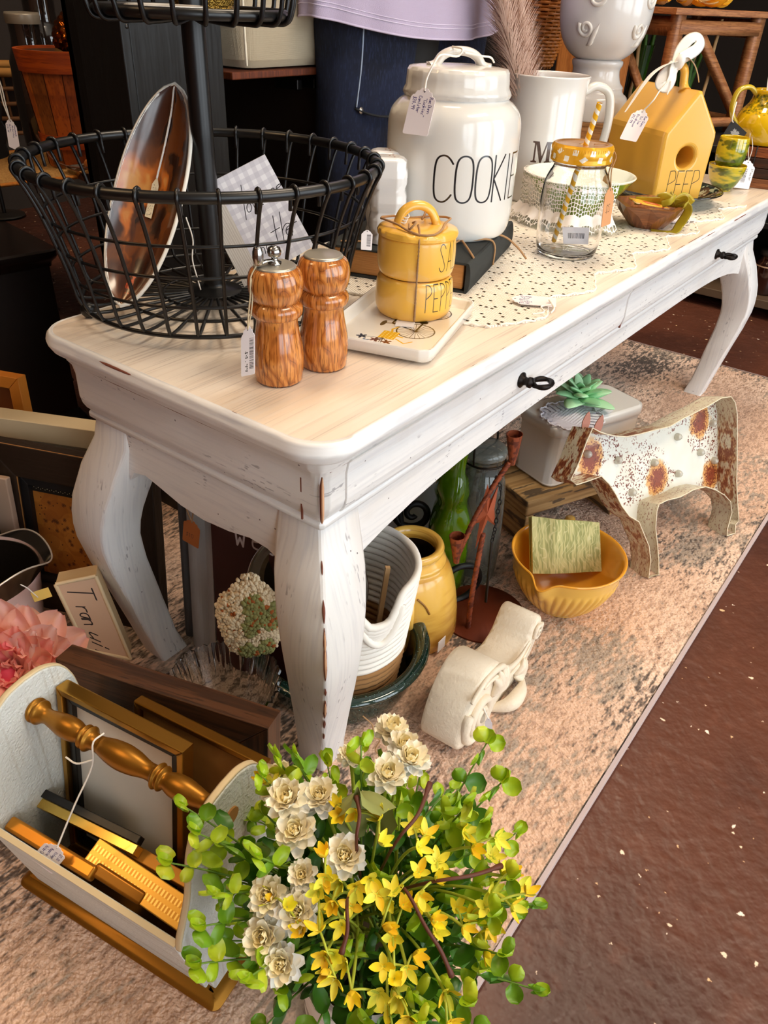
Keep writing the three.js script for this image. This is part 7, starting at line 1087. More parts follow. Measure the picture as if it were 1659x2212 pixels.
// ================================================================ helper: a mitred picture frame, front towards +z, foot at y = 0
function frame(t, w, h, rail, deep, m, o = {}) {
  const k = o.step || 0, tri = (a, b, c, d) => ext(shapeOf([a, b, c, d]), deep, Math.min(0.0016, deep / 4)), q = [[-w / 2, 0], [w / 2, 0], [w / 2, h], [-w / 2, h]], i = [[-w / 2 + rail, rail], [w / 2 - rail, rail], [w / 2 - rail, h - rail], [-w / 2 + rail, h - rail]];
  for (let s = 0; s < 4; s++) { const n = (s + 1) % 4; part(t, 'rail', buv(tri(q[s], q[n], i[n], i[s]), s % 2 ? 'y' : null), m); }
  if (o.inner) { const r2 = rail + o.inner[0], j = [[-w / 2 + r2, r2], [w / 2 - r2, r2], [w / 2 - r2, h - r2], [-w / 2 + r2, h - r2]]; for (let s = 0; s < 4; s++) { const n = (s + 1) % 4; part(t, 'inner_rail', buv(xf(ext(shapeOf([i[s], i[n], j[n], j[s]]), deep * (o.innerDepth || 0.75), 0.0008), [0, 0, 0]), s % 2 ? 'y' : null), o.inner[1]); } }
  const r3 = rail + (o.inner ? o.inner[0] : 0) - 0.001, pw = w - 2 * r3, ph = h - 2 * r3, pg = xf(new THREE.BoxGeometry(pw, ph, 0.002), [0, h / 2, deep * 0.3]);
  part(t, 'picture', pg, o.picture); part(t, 'back', xf(new THREE.BoxGeometry(w - 0.006, h - 0.006, 0.002), [0, h / 2, 0]), mat(0x4a3a2a, 0.9));
}
const stand = (t, yaw, tilt) => t.rotation.set(-tilt, yaw, 0, 'YXZ');

// ================================================================ magazine holder
{
  const yaw = -1.41, base = [-0.209, RUG, -0.045], t = thing('magazine_holder', 'white and gold wooden magazine holder with a turned gold handle', 'magazine holder', base, yaw);
  const paleT = tex(512, 256, (u, v) => { const s = fbm(u * 3, v * 60, 4, 3, 60), b = fbm(u * 4, v * 4, 3, 4, 4); return mixc(mixc([226, 228, 222], [202, 206, 202], b), [160, 150, 132], step(0.62, 0.8, s) * 0.3); }, 0.25);
  const pale = mat(0xffffff, 0.6, { map: paleT, bumpMap: rep(noiseB, 0.05, 0.05), bumpScale: 0.001 }), ivory = mat(0xe6e2d8, 0.5), edgeM = mat(0xd9c49c, 0.6);
  part(t, 'base', slab(0.238, 0.108, 0.002, [[-0.004, 0], [0.006, 0.0], [0.007, 0.004], [0.003, 0.009], [-0.004, 0.012]], { top: true, bottom: true }), goldPaint, 'gold painted base');
  const E2 = [[0.046, 0.011], [0.06, 0.075], [0.0725, 0.124], [0.0708, 0.134], [0.063, 0.152], [0.055, 0.172], [0.05, 0.195], [0.046, 0.216], [0.036, 0.236], [0.019, 0.247], [0, 0.2495]], outl = [...E2.map(([z, y]) => [z, y]), ...E2.slice(0, -1).reverse().map(([z, y]) => [-z, y])];
  const sm2 = [...E2.slice(0, 3), ...spline(E2.slice(2).map((p) => [...p]), 5).map((p) => [p.x, p.y]).slice(1)], full = [...sm2, ...sm2.slice(0, -1).reverse().map(([z, y]) => [-z, y])];
  for (const s of [-1, 1]) {
    const g = xf(buv(xf(ext(shapeOf(full.map(([z, y]) => [-z, y])), 0.006, 0.0012), [0, 0, 0], [0, PI / 2, 0]), 'y'), [s * 0.1105 - 0.003, 0, 0]);
    const p = part(t, 'end_panel', g, pale);
    part(p, 'bare_edge', loft(full.slice(2, -2).map(([z, y]) => [s * 0.1105, y + 0.0005, z * 1.006]), 0.0034, 6, { flat: [1, 0.35] }), edgeM, 'worn tan edge');
  }
  const pan = (sgn) => { const g = bx(0.214, 0.118, 0.006, 0.0015, [0, 0.059, 0], [0, 0, 0]); return xf(g, [0, 0.0115, sgn * 0.047], [sgn * 0.205, 0, 0]); };
  part(t, 'front_panel', pan(1), pale); part(t, 'rear_panel', pan(-1), pale);
  part(t, 'panel_edge', xf(new THREE.BoxGeometry(0.214, 0.0008, 0.0052), [0, 0.127, 0.0715]), edgeM, 'worn tan top edge');
  const hp = [[0.0001, -0.107], [0.0105, -0.107], [0.012, -0.104], [0.0095, -0.1015], [0.0118, -0.099], [0.0095, -0.096], [0.007, -0.09], [0.0085, -0.08], [0.0105, -0.068], [0.01, -0.056], [0.0078, -0.047], [0.0112, -0.0445], [0.009, -0.0415], [0.0118, -0.039], [0.0085, -0.036], [0.0075, -0.028], [0.0105, -0.014], [0.0118, 0], [0.0105, 0.014], [0.0075, 0.028], [0.0085, 0.036], [0.0118, 0.039], [0.009, 0.0415], [0.0112, 0.0445], [0.0078, 0.047], [0.01, 0.056], [0.0105, 0.068], [0.0085, 0.08], [0.007, 0.09], [0.0095, 0.096], [0.0105, 0.107], [0.0001, 0.107]];
  part(t, 'handle', xf(lathe(hp, 28, { smooth: 3 }), [0, 0.213, 0], [0, 0, -PI / 2]), goldPaint, 'turned gold handle');
  part(t, 'dowel_plug', xf(new THREE.CylinderGeometry(0.008, 0.008, 0.004, 20), [0.1145, 0.213, 0], [0, 0, PI / 2]), mat(0xb07c42, 0.6));
  const L = (x, y, z) => { const c = Math.cos(yaw), s = Math.sin(yaw); return [base[0] + x * c + z * s, base[1] + y, base[2] - x * s + z * c]; };
  // frames standing in the holder
  const blackM = mat(0x14110e, 0.35), creamMat = mat(0xf6ecda, 0.3, { clearcoat: 0.25, clearcoatRoughness: 0.05 });
  const f1 = thing('gold_black_frame', 'gold and black picture frame with a blank cream mat in the magazine holder', 'picture frame', L(-0.029, 0.0135, -0.004)); frame(f1, 0.15, 0.208, 0.0075, 0.012, gold, { inner: [0.008, blackM], picture: creamMat }); stand(f1, yaw, 0.16);
  const f2 = thing('thin_gold_frame', 'thin gold frame filled with brown kraft paper behind the cream one', 'picture frame', L(0.03, 0.0135, -0.031)); frame(f2, 0.15, 0.19, 0.006, 0.009, mat(0x9a6a24, 0.3, { metalness: 0.9 }), { picture: mat(0xffffff, 0.8, { map: tex(128, 128, (u, v) => mixc([176, 128, 66], [150, 104, 50], fbm(u * 9, v * 9, 4, 9, 9))) }) }); stand(f2, yaw, 0.2);
  // small gilt boxes and frames lying at the front
  const embT = tex(256, 64, (u, v) => { const r = Math.abs(v - 0.32) < 0.1 || Math.abs(v - 0.68) < 0.1, k = Math.sin(u * TAU * 30); return r ? (k > 0 ? [196, 140, 46] : [246, 214, 120]) : [222, 172, 72]; });
  const g1 = thing('gilt_box', 'small flat gilt box with two embossed dotted bands in the holder', 'box', L(0.028, 0.09, 0.034)); { const b = new RoundedBoxGeometry(0.115, 0.016, 0.026, 2, 0.001); const p = b.attributes.position, u2 = b.attributes.uv; for (let i = 0; i < p.count; i++) u2.setXY(i, p.getX(i) / 0.115 + 0.5, p.getZ(i) / 0.026 + 0.5); part(g1, 'box', b, mat(0xffffff, 0.3, { map: embT, metalness: 0.55 })); part(g1, 'lid_seam', new THREE.BoxGeometry(0.1154, 0.0008, 0.0264), brass); } g1.rotation.set(0.32, yaw - 0.04, -0.06, 'YXZ');
  const g2 = thing('plain_gold_frame', 'plain gold frame lying on edge between the cream frame and gilt box', 'picture frame', L(0.047, 0.088, 0.011)); { part(g2, 'rail', bx(0.1, 0.014, 0.012, 0.001), mat(0xb98434, 0.45, { metalness: 0.6 })); part(g2, 'back', bx(0.098, 0.05, 0.004, 0.001, [0, -0.03, 0]), mat(0x2a2018, 0.8)); } g2.rotation.set(0.25, yaw + 0.02, 0, 'YXZ');
  const g3 = thing('bright_gold_frame', 'bright gold and black frame corner leaning at the left of the holder', 'picture frame', L(-0.048, 0.1, 0.018)); { part(g3, 'rail', bx(0.118, 0.013, 0.01, 0.001), mat(0xd8b45c, 0.16, { metalness: 1 })); part(g3, 'inner_rail', bx(0.118, 0.01, 0.008, 0.001, [0, 0.006, -0.008]), blackM); part(g3, 'back', bx(0.114, 0.07, 0.003, 0.001, [0, -0.04, -0.003]), blackM); } g3.rotation.set(0.35, yaw + 0.06, 0.03, 'YXZ');
  const g4 = thing('orange_gilt_frame', 'orange gilt frame resting along the front edge of the holder', 'picture frame', L(-0.052, 0.115, 0.056)); { part(g4, 'rail', bx(0.105, 0.011, 0.013, 0.003), mat(0xc8862c, 0.3, { metalness: 0.75 })); part(g4, 'rail', xf(bx(0.052, 0.009, 0.012, 0.003), [0.07, -0.014, -0.004], [0, 0, -0.5]), mat(0xb0701e, 0.35, { metalness: 0.7 })); part(g4, 'back', bx(0.1, 0.06, 0.003, 0.001, [0, -0.034, -0.004]), blackM); } g4.rotation.set(0.3, yaw + 0.01, 0, 'YXZ');
  const q = [[137, 1815]]; // price tag hanging from the handle
  const T0 = L(-0.033, 0.206, 0.012), Q = [L(-0.063, 0.112, 0.071), L(-0.037, 0.108, 0.071), L(-0.022, 0.135, 0.06), L(-0.045, 0.139, 0.06)];
  priceTag('white handwritten price tag hanging from the gold handle', [Q[0], Q[1], Q[2], Q[3]], tagCanvas(['$21.00', 'Vintage', 'Magazine', 'Holder CA'], { size: 25 }), [[hole(Q), L(-0.03, 0.17, 0.036), L(-0.026, 0.2, 0.0125), L(-0.026, 0.2235, 0.006), L(-0.026, 0.222, -0.006)], [L(-0.026, 0.205, 0.011), L(-0.04, 0.199, 0.018), L(-0.052, 0.2, 0.018)]], { cord: 0.0009 });
}

// ================================================================ walnut frame and cut glass dish behind the holder
{
  const t = thing('walnut_box_frame', 'wide dark walnut frame leaning behind the magazine holder', 'picture frame', [-0.128, RUG, -0.098]), wal = mat(0xffffff, 0.4, { map: darkWoodT });
  frame(t, 0.24, 0.193, 0.042, 0.024, wal, { picture: mat(0x1a120c, 0.8) }); stand(t, -1.268, 0.1);
  const c = [-0.005, RUG, -0.095], g = thing('cut_glass_dish', 'clear cut glass dish with a notched rim behind the walnut frame', 'dish', [-0.03, RUG, -0.125]);
  const q = []; const gl = bend(lathe([[0, 0.001], [0.03, 0], [0.034, 0.02], [0.052, 0.06], [0.066, 0.105], [0.064, 0.107], [0.05, 0.062], [0.03, 0.02], [0, 0.012]], 96), (p) => { const a = Math.atan2(p.z, p.x), k = step(0.05, 0.1, p.y); p.y += 0.0045 * k * Math.abs(((a / TAU * 48) % 1 + 1) % 1 - 0.5); const r = 1 + 0.02 * k * Math.sign(Math.sin(a * 24)); p.x *= r; p.z *= r; });
  part(g, 'glass', toCreasedNormals(gl, 0.3), new THREE.MeshPhysicalMaterial({ color: 0xffffff, roughness: 0.02, transmission: 1, thickness: 0.003, ior: 1.5 }));
}

// ================================================================ pail with wavy silver rim and a bird, peony, plaque
{
  const c = [-0.135, RUG, -0.45], t = thing('bird_pail', 'pinkish white enamel pail with a wavy silver rim and bird decal', 'pail', c);
  const map = canvasTex(1024, 512, (x, w, h) => { x.fillStyle = '#f0cfc8'; x.fillRect(0, 0, w, h); x.save(); x.translate(w * 0.1, h * 0.28); x.fillStyle = '#2f2a18'; x.beginPath(); x.moveTo(-60, -18); x.lineTo(-26, -26); x.quadraticCurveTo(0, -46, 28, -22); x.quadraticCurveTo(90, 0, 170, 56); x.lineTo(150, 74); x.quadraticCurveTo(60, 60, 10, 26); x.quadraticCurveTo(-14, 6, -24, -12); x.fill(); x.fillStyle = '#d8891e'; x.beginPath(); x.ellipse(18, 10, 22, 9, 0.5, 0, 7); x.fill(); x.restore(); x.fillStyle = '#6a4a2a'; for (let i = 0; i < 60; i++) { x.beginPath(); x.ellipse(w * 0.1 + 120 + rnd() * 120, h * 0.5 + rnd() * 180, 10, 4, rnd() * 3, 0, 7); x.fill(); } });
  part(t, 'body', lathe([[0, 0.001], [0.05, 0], [0.053, 0.004], [0.07, 0.09], [0.079, 0.16]], 72, { unit: true, start: -1.9 }), mat(0xffffff, 0.18, { map, clearcoat: 0.8, clearcoatRoughness: 0.05, side: THREE.DoubleSide }));
  const silver = mat(0x9c968c, 0.16, { metalness: 1, side: THREE.DoubleSide }), wave = (a) => 0.009 * Math.sin(a * 4 + 0.7) + 0.022 * Math.cos(a + 0.64);
  part(t, 'wavy_rim', grid(120, 8, (u, v) => { const a = u * TAU, r = lerp(0.077, 0.094, v); return [r * Math.sin(a), 0.155 + v * (0.02 + wave(a) * 1.0) , r * Math.cos(a)]; }), silver, 'wavy silver rim'); part(t, 'lining', lathe([[0.077, 0.156], [0.066, 0.09], [0.05, 0.012], [0, 0.01]], 60), mat(0x5a524a, 0.2, { metalness: 0.9, side: THREE.DoubleSide }));
  part(t, 'rim_edge', (() => { const p = []; for (let i = 0; i < 120; i++) { const a = i / 120 * TAU; p.push([0.094 * Math.sin(a), 0.175 + wave(a), 0.094 * Math.cos(a)]); } return loft(p, 0.0012, 6, { closed: true }); })(), mat(0xe8dcd0, 0.25, { metalness: 0.6 }));
  priceTag('gold foil sticker and cord on the silver rim of the pail', [[-0.115, 0.168, -0.345], [-0.095, 0.166, -0.341], [-0.093, 0.174, -0.35], [-0.113, 0.176, -0.354]], canvasTex(32, 32, (x) => { x.fillStyle = '#d8b45a'; x.fillRect(0, 0, 32, 32); }), [[[-0.11, 0.172, -0.345], [-0.118, 0.19, -0.348], [-0.123, 0.197, -0.35]]], { shape: RECT });
  // peony
  const pc = [-0.186, 0.15, -0.282], n = thing('pink_peony', 'large coral pink artificial peony bloom at the left edge', 'flower', pc), dirC = v3(-0.4, 0.55, 0.5).normalize();
  const petal = (L, W, cup) => grid(8, 10, (u, v) => { const x = (u * 2 - 1), w = W * Math.pow(Math.sin(PI * clamp(0.08 + 0.84 * v)), 0.7) * (v > 0.85 ? 1 - 0.5 * Math.pow((v - 0.85) / 0.15, 2) * x * x : 1); return [x * w, v * L, cup * L * (v * v * 1.1 - 0.35 * v) + 0.25 * W * x * x + 0.002 * Math.sin(x * 7 + v * 9)]; }, { su: 1, sv: 1 });
  const pt = [[255, 140, 146], [255, 176, 164], [255, 200, 186], [255, 220, 210]].map((c2, i) => mat(0xffffff, 0.75, { side: THREE.DoubleSide, transmission: 0.25, thickness: 0, map: tex(64, 64, (u, v) => mixc(mixc([250, 96, 116], c2, step(0.0, 0.42, v)), [255, 200, 170], step(0.35, 0.75, fbm(u * 5 + i * 7, v * 4, 3)) * 0.7)) }));
  n.scale.setScalar(1.2); const core = new THREE.Group(); core.quaternion.setFromUnitVectors(v3(0, 0, 1), dirC);
  const geos = [petal(0.024, 0.011, -0.3), petal(0.038, 0.015, 0.0), petal(0.052, 0.018, 0.12), petal(0.062, 0.02, 0.3)];
  [[8, 0.35, 0], [11, 0.8, 1], [14, 1.15, 2], [15, 1.5, 3], [13, 1.95, 3], [10, 2.4, 3]].forEach(([k, open, gi], ringI) => { for (let i = 0; i < k; i++) { const m = part(n, 'petal', geos[gi], pt[Math.min(3, Math.floor(rnd() * 1.7 + gi * 0.75))]), a = (i + 0.5 * (ringI % 2)) / k * TAU + rr(-0.1, 0.1); const q1 = new THREE.Quaternion().setFromEuler(new THREE.Euler(PI / 2 - open + rr(-0.12, 0.12), 0, 0)), q2 = new THREE.Quaternion().setFromAxisAngle(v3(0, 0, 1), a); m.quaternion.copy(core.quaternion).multiply(q2).multiply(q1); m.scale.setScalar(rr(0.9, 1.1)); m.position.copy(v3(0, 0, ringI > 3 ? -0.006 : 0).applyQuaternion(core.quaternion)); } });
  part(n, 'heart', xf(new THREE.IcosahedronGeometry(0.011, 2), dirC.clone().multiplyScalar(0.006).toArray()), mat(0xe8506a, 0.8)); part(n, 'stem', curve([[0, 0, 0], [0.02, -0.05, -0.02], [0.03, -0.142, -0.03]], 0.003, 6, 8), mat(0x3a3a1c, 0.7));
  const dl = mat(0x3c3216, 0.7, { side: THREE.DoubleSide }), lf = petal(0.06, 0.014, 0.1); for (let i = 0; i < 5; i++) { const m = part(n, 'leaf', lf, dl); m.rotation.set(1.7 + 0.25 * i, 0.5 + i * 1.1, 0, 'YXZ'); m.position.set(0.008, -0.025, -0.01); }
  // plaque with script
  const Q = [[-0.0755, 0.097, -0.3045], [-0.041, 0.069, -0.273], [-0.0444, 0.1693, -0.3259], [-0.0798, 0.1688, -0.3446]];
  const pq = [[-0.081, 0.082, -0.3187], [-0.045, 0.06, -0.2841], [-0.0444, 0.1733, -0.3259], [-0.0838, 0.1728, -0.3496]], ctr = pq[0].map((_, i) => (pq[0][i] + pq[1][i] + pq[2][i] + pq[3][i]) / 4);
  const pm = canvasTex(256, 512, (x, w, h) => { x.fillStyle = '#dcb494'; x.fillRect(0, 0, w, h); x.save(); x.translate(w * 0.86, h * 0.06); x.rotate(PI / 2); stroke(x, 'T', 0, 20, 150, { pen: 9, ink: '#2a1c18', slant: 0.3 }); stroke(x, 'ranquil', 150, 60, 100, { pen: 8, ink: '#2a1c18', slant: 0.3, wide: 0.6, gap: 0.9 }); x.restore(); });
  const sg = thing('script_plaque', 'cream wooden plaque with black script leaning beside the rear table leg', 'plaque', ctr), rel = (p) => p.map((v, i) => v - ctr[i]);
  part(sg, 'board', onQuad(pq.map(rel), RECT, 0.036), mat(0xd8b98c, 0.6)); part(sg, 'printed_face', onQuad(pq.map(rel), [[0.04, 0.02], [0.96, 0.02], [0.96, 0.98], [0.04, 0.98]], -0.0008), mat(0xffffff, 0.7, { map: pm }));
  const Qa = pq.map(rel), br = (a, b) => loft([Qa[a], Qa[b]], 0.0026, 6); for (const [a, b] of [[0, 1], [1, 2], [2, 3], [3, 0]]) part(sg, 'edge_bead', br(a, b), mat(0xe4caa0, 0.55));
}

// ================================================================ frames and boards leaning in rows behind and under the table end
{
  const starT = canvasTex(512, 512, (x, w, h) => { x.fillStyle = '#b06a20'; x.fillRect(0, 0, w, h); for (let i = 0; i < 90; i++) { x.fillStyle = ['rgba(150,84,22,0.35)', 'rgba(210,140,56,0.3)'][i % 2]; x.beginPath(); x.arc(rnd() * w, rnd() * h, 20 + rnd() * 50, 0, 7); x.fill(); } x.fillStyle = '#16100a'; x.fillRect(0, 0, w, 46); x.fillStyle = '#d8c8a0'; for (let i = 0; i < 40; i++) x.fillRect(12 + i * 13, 22 + 6 * (i % 2), 4, 4); x.strokeStyle = '#5a2e0e'; x.lineWidth = 3; for (let i = 0; i < 90; i++) { const cx = 20 + rnd() * (w - 40), cy = 66 + rnd() * (h - 110), r = rnd() < 0.5 ? 4 : 12; for (let k = 0; k < 8; k++) { x.beginPath(); x.moveTo(cx, cy); x.lineTo(cx + r * Math.cos(k * PI / 4), cy + r * Math.sin(k * PI / 4)); x.stroke(); } } x.fillStyle = '#22140a'; for (const [a, b] of [[330, 300], [350, 380], [300, 460]]) { x.fillRect(a, b, 70, 34); x.fillRect(a + 10, b - 18, 14, 22); } });
  const t = thing('star_print_frame', 'dark brown distressed frame with an orange star print at the left', 'picture frame', [0.012, 0.002, -0.46]); const dk = mat(0x2a1c12, 0.5, { bumpMap: rep(paintB, 0.3, 0.3), bumpScale: 0.001 });
  frame(t, 0.25, 0.258, 0.046, 0.018, dk, { inner: [0.012, mat(0x15161a, 0.5)], picture: mat(0xffffff, 0.7, { map: starT }) }); stand(t, -1.185, 0.13);
  const rubb = mat(0xb07a44, 0.6); part(t, 'worn_edge', xf(new THREE.BoxGeometry(0.25, 0.0014, 0.0014), [0, 0.2575, 0.0182]), rubb); part(t, 'worn_edge', xf(new THREE.BoxGeometry(0.0014, 0.256, 0.0014), [-0.1245, 0.129, 0.0182]), rubb); part(t, 'worn_edge', xf(new THREE.BoxGeometry(0.0012, 0.17, 0.0012), [-0.0785, 0.129, 0.0185]), rubb); part(t, 'worn_edge', xf(new THREE.BoxGeometry(0.0012, 0.25, 0.0012), [0.12, 0.129, 0.0185]), rubb);
  const w = thing('cream_frame', 'cream white wooden frame standing behind the star print frame', 'picture frame', [0.045, 0.002, -0.6]); frame(w, 0.3, 0.262, 0.03, 0.03, mat(0xdcc9a4, 0.45), { inner: [0.01, mat(0xcfc0a8, 0.5)], picture: mat(0xc7c2be, 0.6) }); stand(w, -1.12, 0.06);
  const o = thing('orange_picture_frame', 'orange wooden frame corner at the far left behind the cream frame', 'picture frame', [0.08, 0.002, -0.76]); frame(o, 0.14, 0.27, 0.02, 0.015, mat(0xd8832c, 0.5), { picture: mat(0x8a4a1c, 0.7) }); stand(o, -1.2, 0.05);
  const bkT = tex(128, 256, (u, v) => mixc([44, 36, 32], [110, 96, 84], step(0.55, 0.8, fbm(u * 26, v * 5, 4, 26, 5))), 0.1); const bk = thing('bark_board', 'rough dark bark board standing at the left edge', 'board', [-0.09, 0.002, -0.57]); part(bk, 'board', bx(0.1, 0.245, 0.02, 0.004, [0, 0.1225, 0]), mat(0xffffff, 0.95, { map: bkT, bumpMap: rep(paintB, 0.1, 0.3), bumpScale: 0.004 })); part(bk, 'top_rail', bx(0.11, 0.022, 0.026, 0.004, [0, 0.234, 0]), mat(0x2c221a, 0.7)); stand(bk, -1.15, 0.08);
  const ps = thing('pale_slat', 'narrow pale wooden slat between the bark board and dark frame', 'slat', [-0.045, 0.002, -0.545]); part(ps, 'slat', bx(0.03, 0.215, 0.01, 0.002, [0, 0.1075, 0]), mat(0xc8a890, 0.7)); stand(ps, -1.15, 0.1);
  // boards seen through the arch under the table end
  for (const [x, z, wd, hh, c2, lab, name] of [[0.076, -0.305, 0.026, 0.285, 0x5a5c60, 'dark grey narrow frame edge seen under the table end', 'grey_frame'], [0.069, -0.27, 0.042, 0.285, 0xb4b2b0, 'pale grey ribbed frame edge seen under the table end', 'grey_frame']]) {
    const g = thing(name, lab, 'picture frame', [x, RUG, z]); const pr = []; for (let i = 0; i <= 12; i++) { const u = i / 12; pr.push([lerp(-wd / 2, wd / 2, u), 0.008 + 0.006 * Math.abs(Math.sin(u * PI * 1.5))]); } pr.push([wd / 2, -0.006], [-wd / 2, -0.006]); part(g, 'rail', xf(ext(shapeOf(pr), hh, 0.0006), [0, hh, 0], [PI / 2, 0, 0]), mat(c2, 0.5)); part(g, 'back', bx(wd, hh * 0.9, 0.004, 0.001, [0, hh / 2, -0.009]), mat(0x3a3632, 0.8)); stand(g, -1.35, 0.09);
  }
  const redT = canvasTex(512, 512, (x, W, h) => { x.fillStyle = '#3a0e0a'; x.fillRect(0, 0, W, h); x.strokeStyle = '#a89a94'; x.lineWidth = 4; for (const [bx0, by0, L, a] of [[40, 60, 150, 1.45], [80, 40, 110, 1.2]]) { x.save(); x.translate(bx0, by0); x.rotate(a); x.beginPath(); x.moveTo(0, 0); x.lineTo(L, 0); x.stroke(); for (let i = 1; i < 12; i++) { x.beginPath(); x.moveTo(i * L / 12, 0); x.lineTo(i * L / 12 + 14, -18); x.moveTo(i * L / 12, 0); x.lineTo(i * L / 12 + 14, 18); x.stroke(); } x.restore(); } x.fillStyle = '#b8b0ae'; x.beginPath(); x.ellipse(140, 90, 11, 15, 0, 0, 7); x.fill(); x.fillRect(138, 20, 3, 60); stroke(x, 'W', 150, 150, 120, { pen: 13, ink: '#d8d0d2', wide: 0.9 }); stroke(x, 'elcome', 262, 150, 110, { pen: 11, ink: '#d8d0d2', wide: 0.5, gap: 1, slant: 0.1 }); });
  const rs = thing('red_sign', 'dark red board sign with white script Welcome under the table', 'sign', [0.073, RUG, -0.182]); { part(rs, 'board', bx(0.12, 0.28, 0.012, 0.002, [0, 0.14, 0]), mat(0x3a0e0a, 0.6)); const g = new THREE.PlaneGeometry(0.118, 0.14); part(rs, 'printed_face', xf(g, [0, 0.207, 0.0064]), mat(0xffffff, 0.6, { map: redT })); } stand(rs, -1.38, 0.07);
  const kq = [[0.062, 0.196, -0.274], [0.066, 0.191, -0.25], [0.07, 0.226, -0.246], [0.066, 0.231, -0.27]].map((p) => [p[0] - 0.012, p[1] + 0.004, p[2]]);
  priceTag('orange kraft price tag hanging on the grey frames under the table', kq, tagCanvas([], { bg: '#b5642a', draw: (x, W, h) => { x.save(); x.translate(W * 0.2, h * 0.55); stroke(x, '$10', 0, 0, 44, { pen: 4, ink: '#4a2a14' }); x.restore(); } }), [[hole(kq), [0.053, 0.25, -0.262], [0.052, 0.275, -0.266]], [hole(kq), [0.058, 0.255, -0.255], [0.06, 0.285, -0.258]]], { cordM: jute, cord: 0.0009 });
  const tr = thing('silver_mirror_tray', 'round silver edged dark tray leaning in the rope basket', 'tray', [0.112, 0.178, -0.118]); part(tr, 'rim', xf(lathe([[0.056, 0], [0.068, 0.004], [0.074, 0.016], [0.072, 0.018], [0.062, 0.009], [0.055, 0.006]], 64, { smooth: 3 }), [0, 0, 0], [PI / 2, 0, 0]), chrome); part(tr, 'plate', xf(lathe([[0, 0.003], [0.057, 0.003], [0.057, 0.006], [0, 0.006]], 48), [0, 0, 0], [PI / 2, 0, 0]), mat(0x0c0c0d, 0.08, { clearcoat: 1 })); tr.rotation.set(-0.2, -1.0, 0, 'YXZ');
}

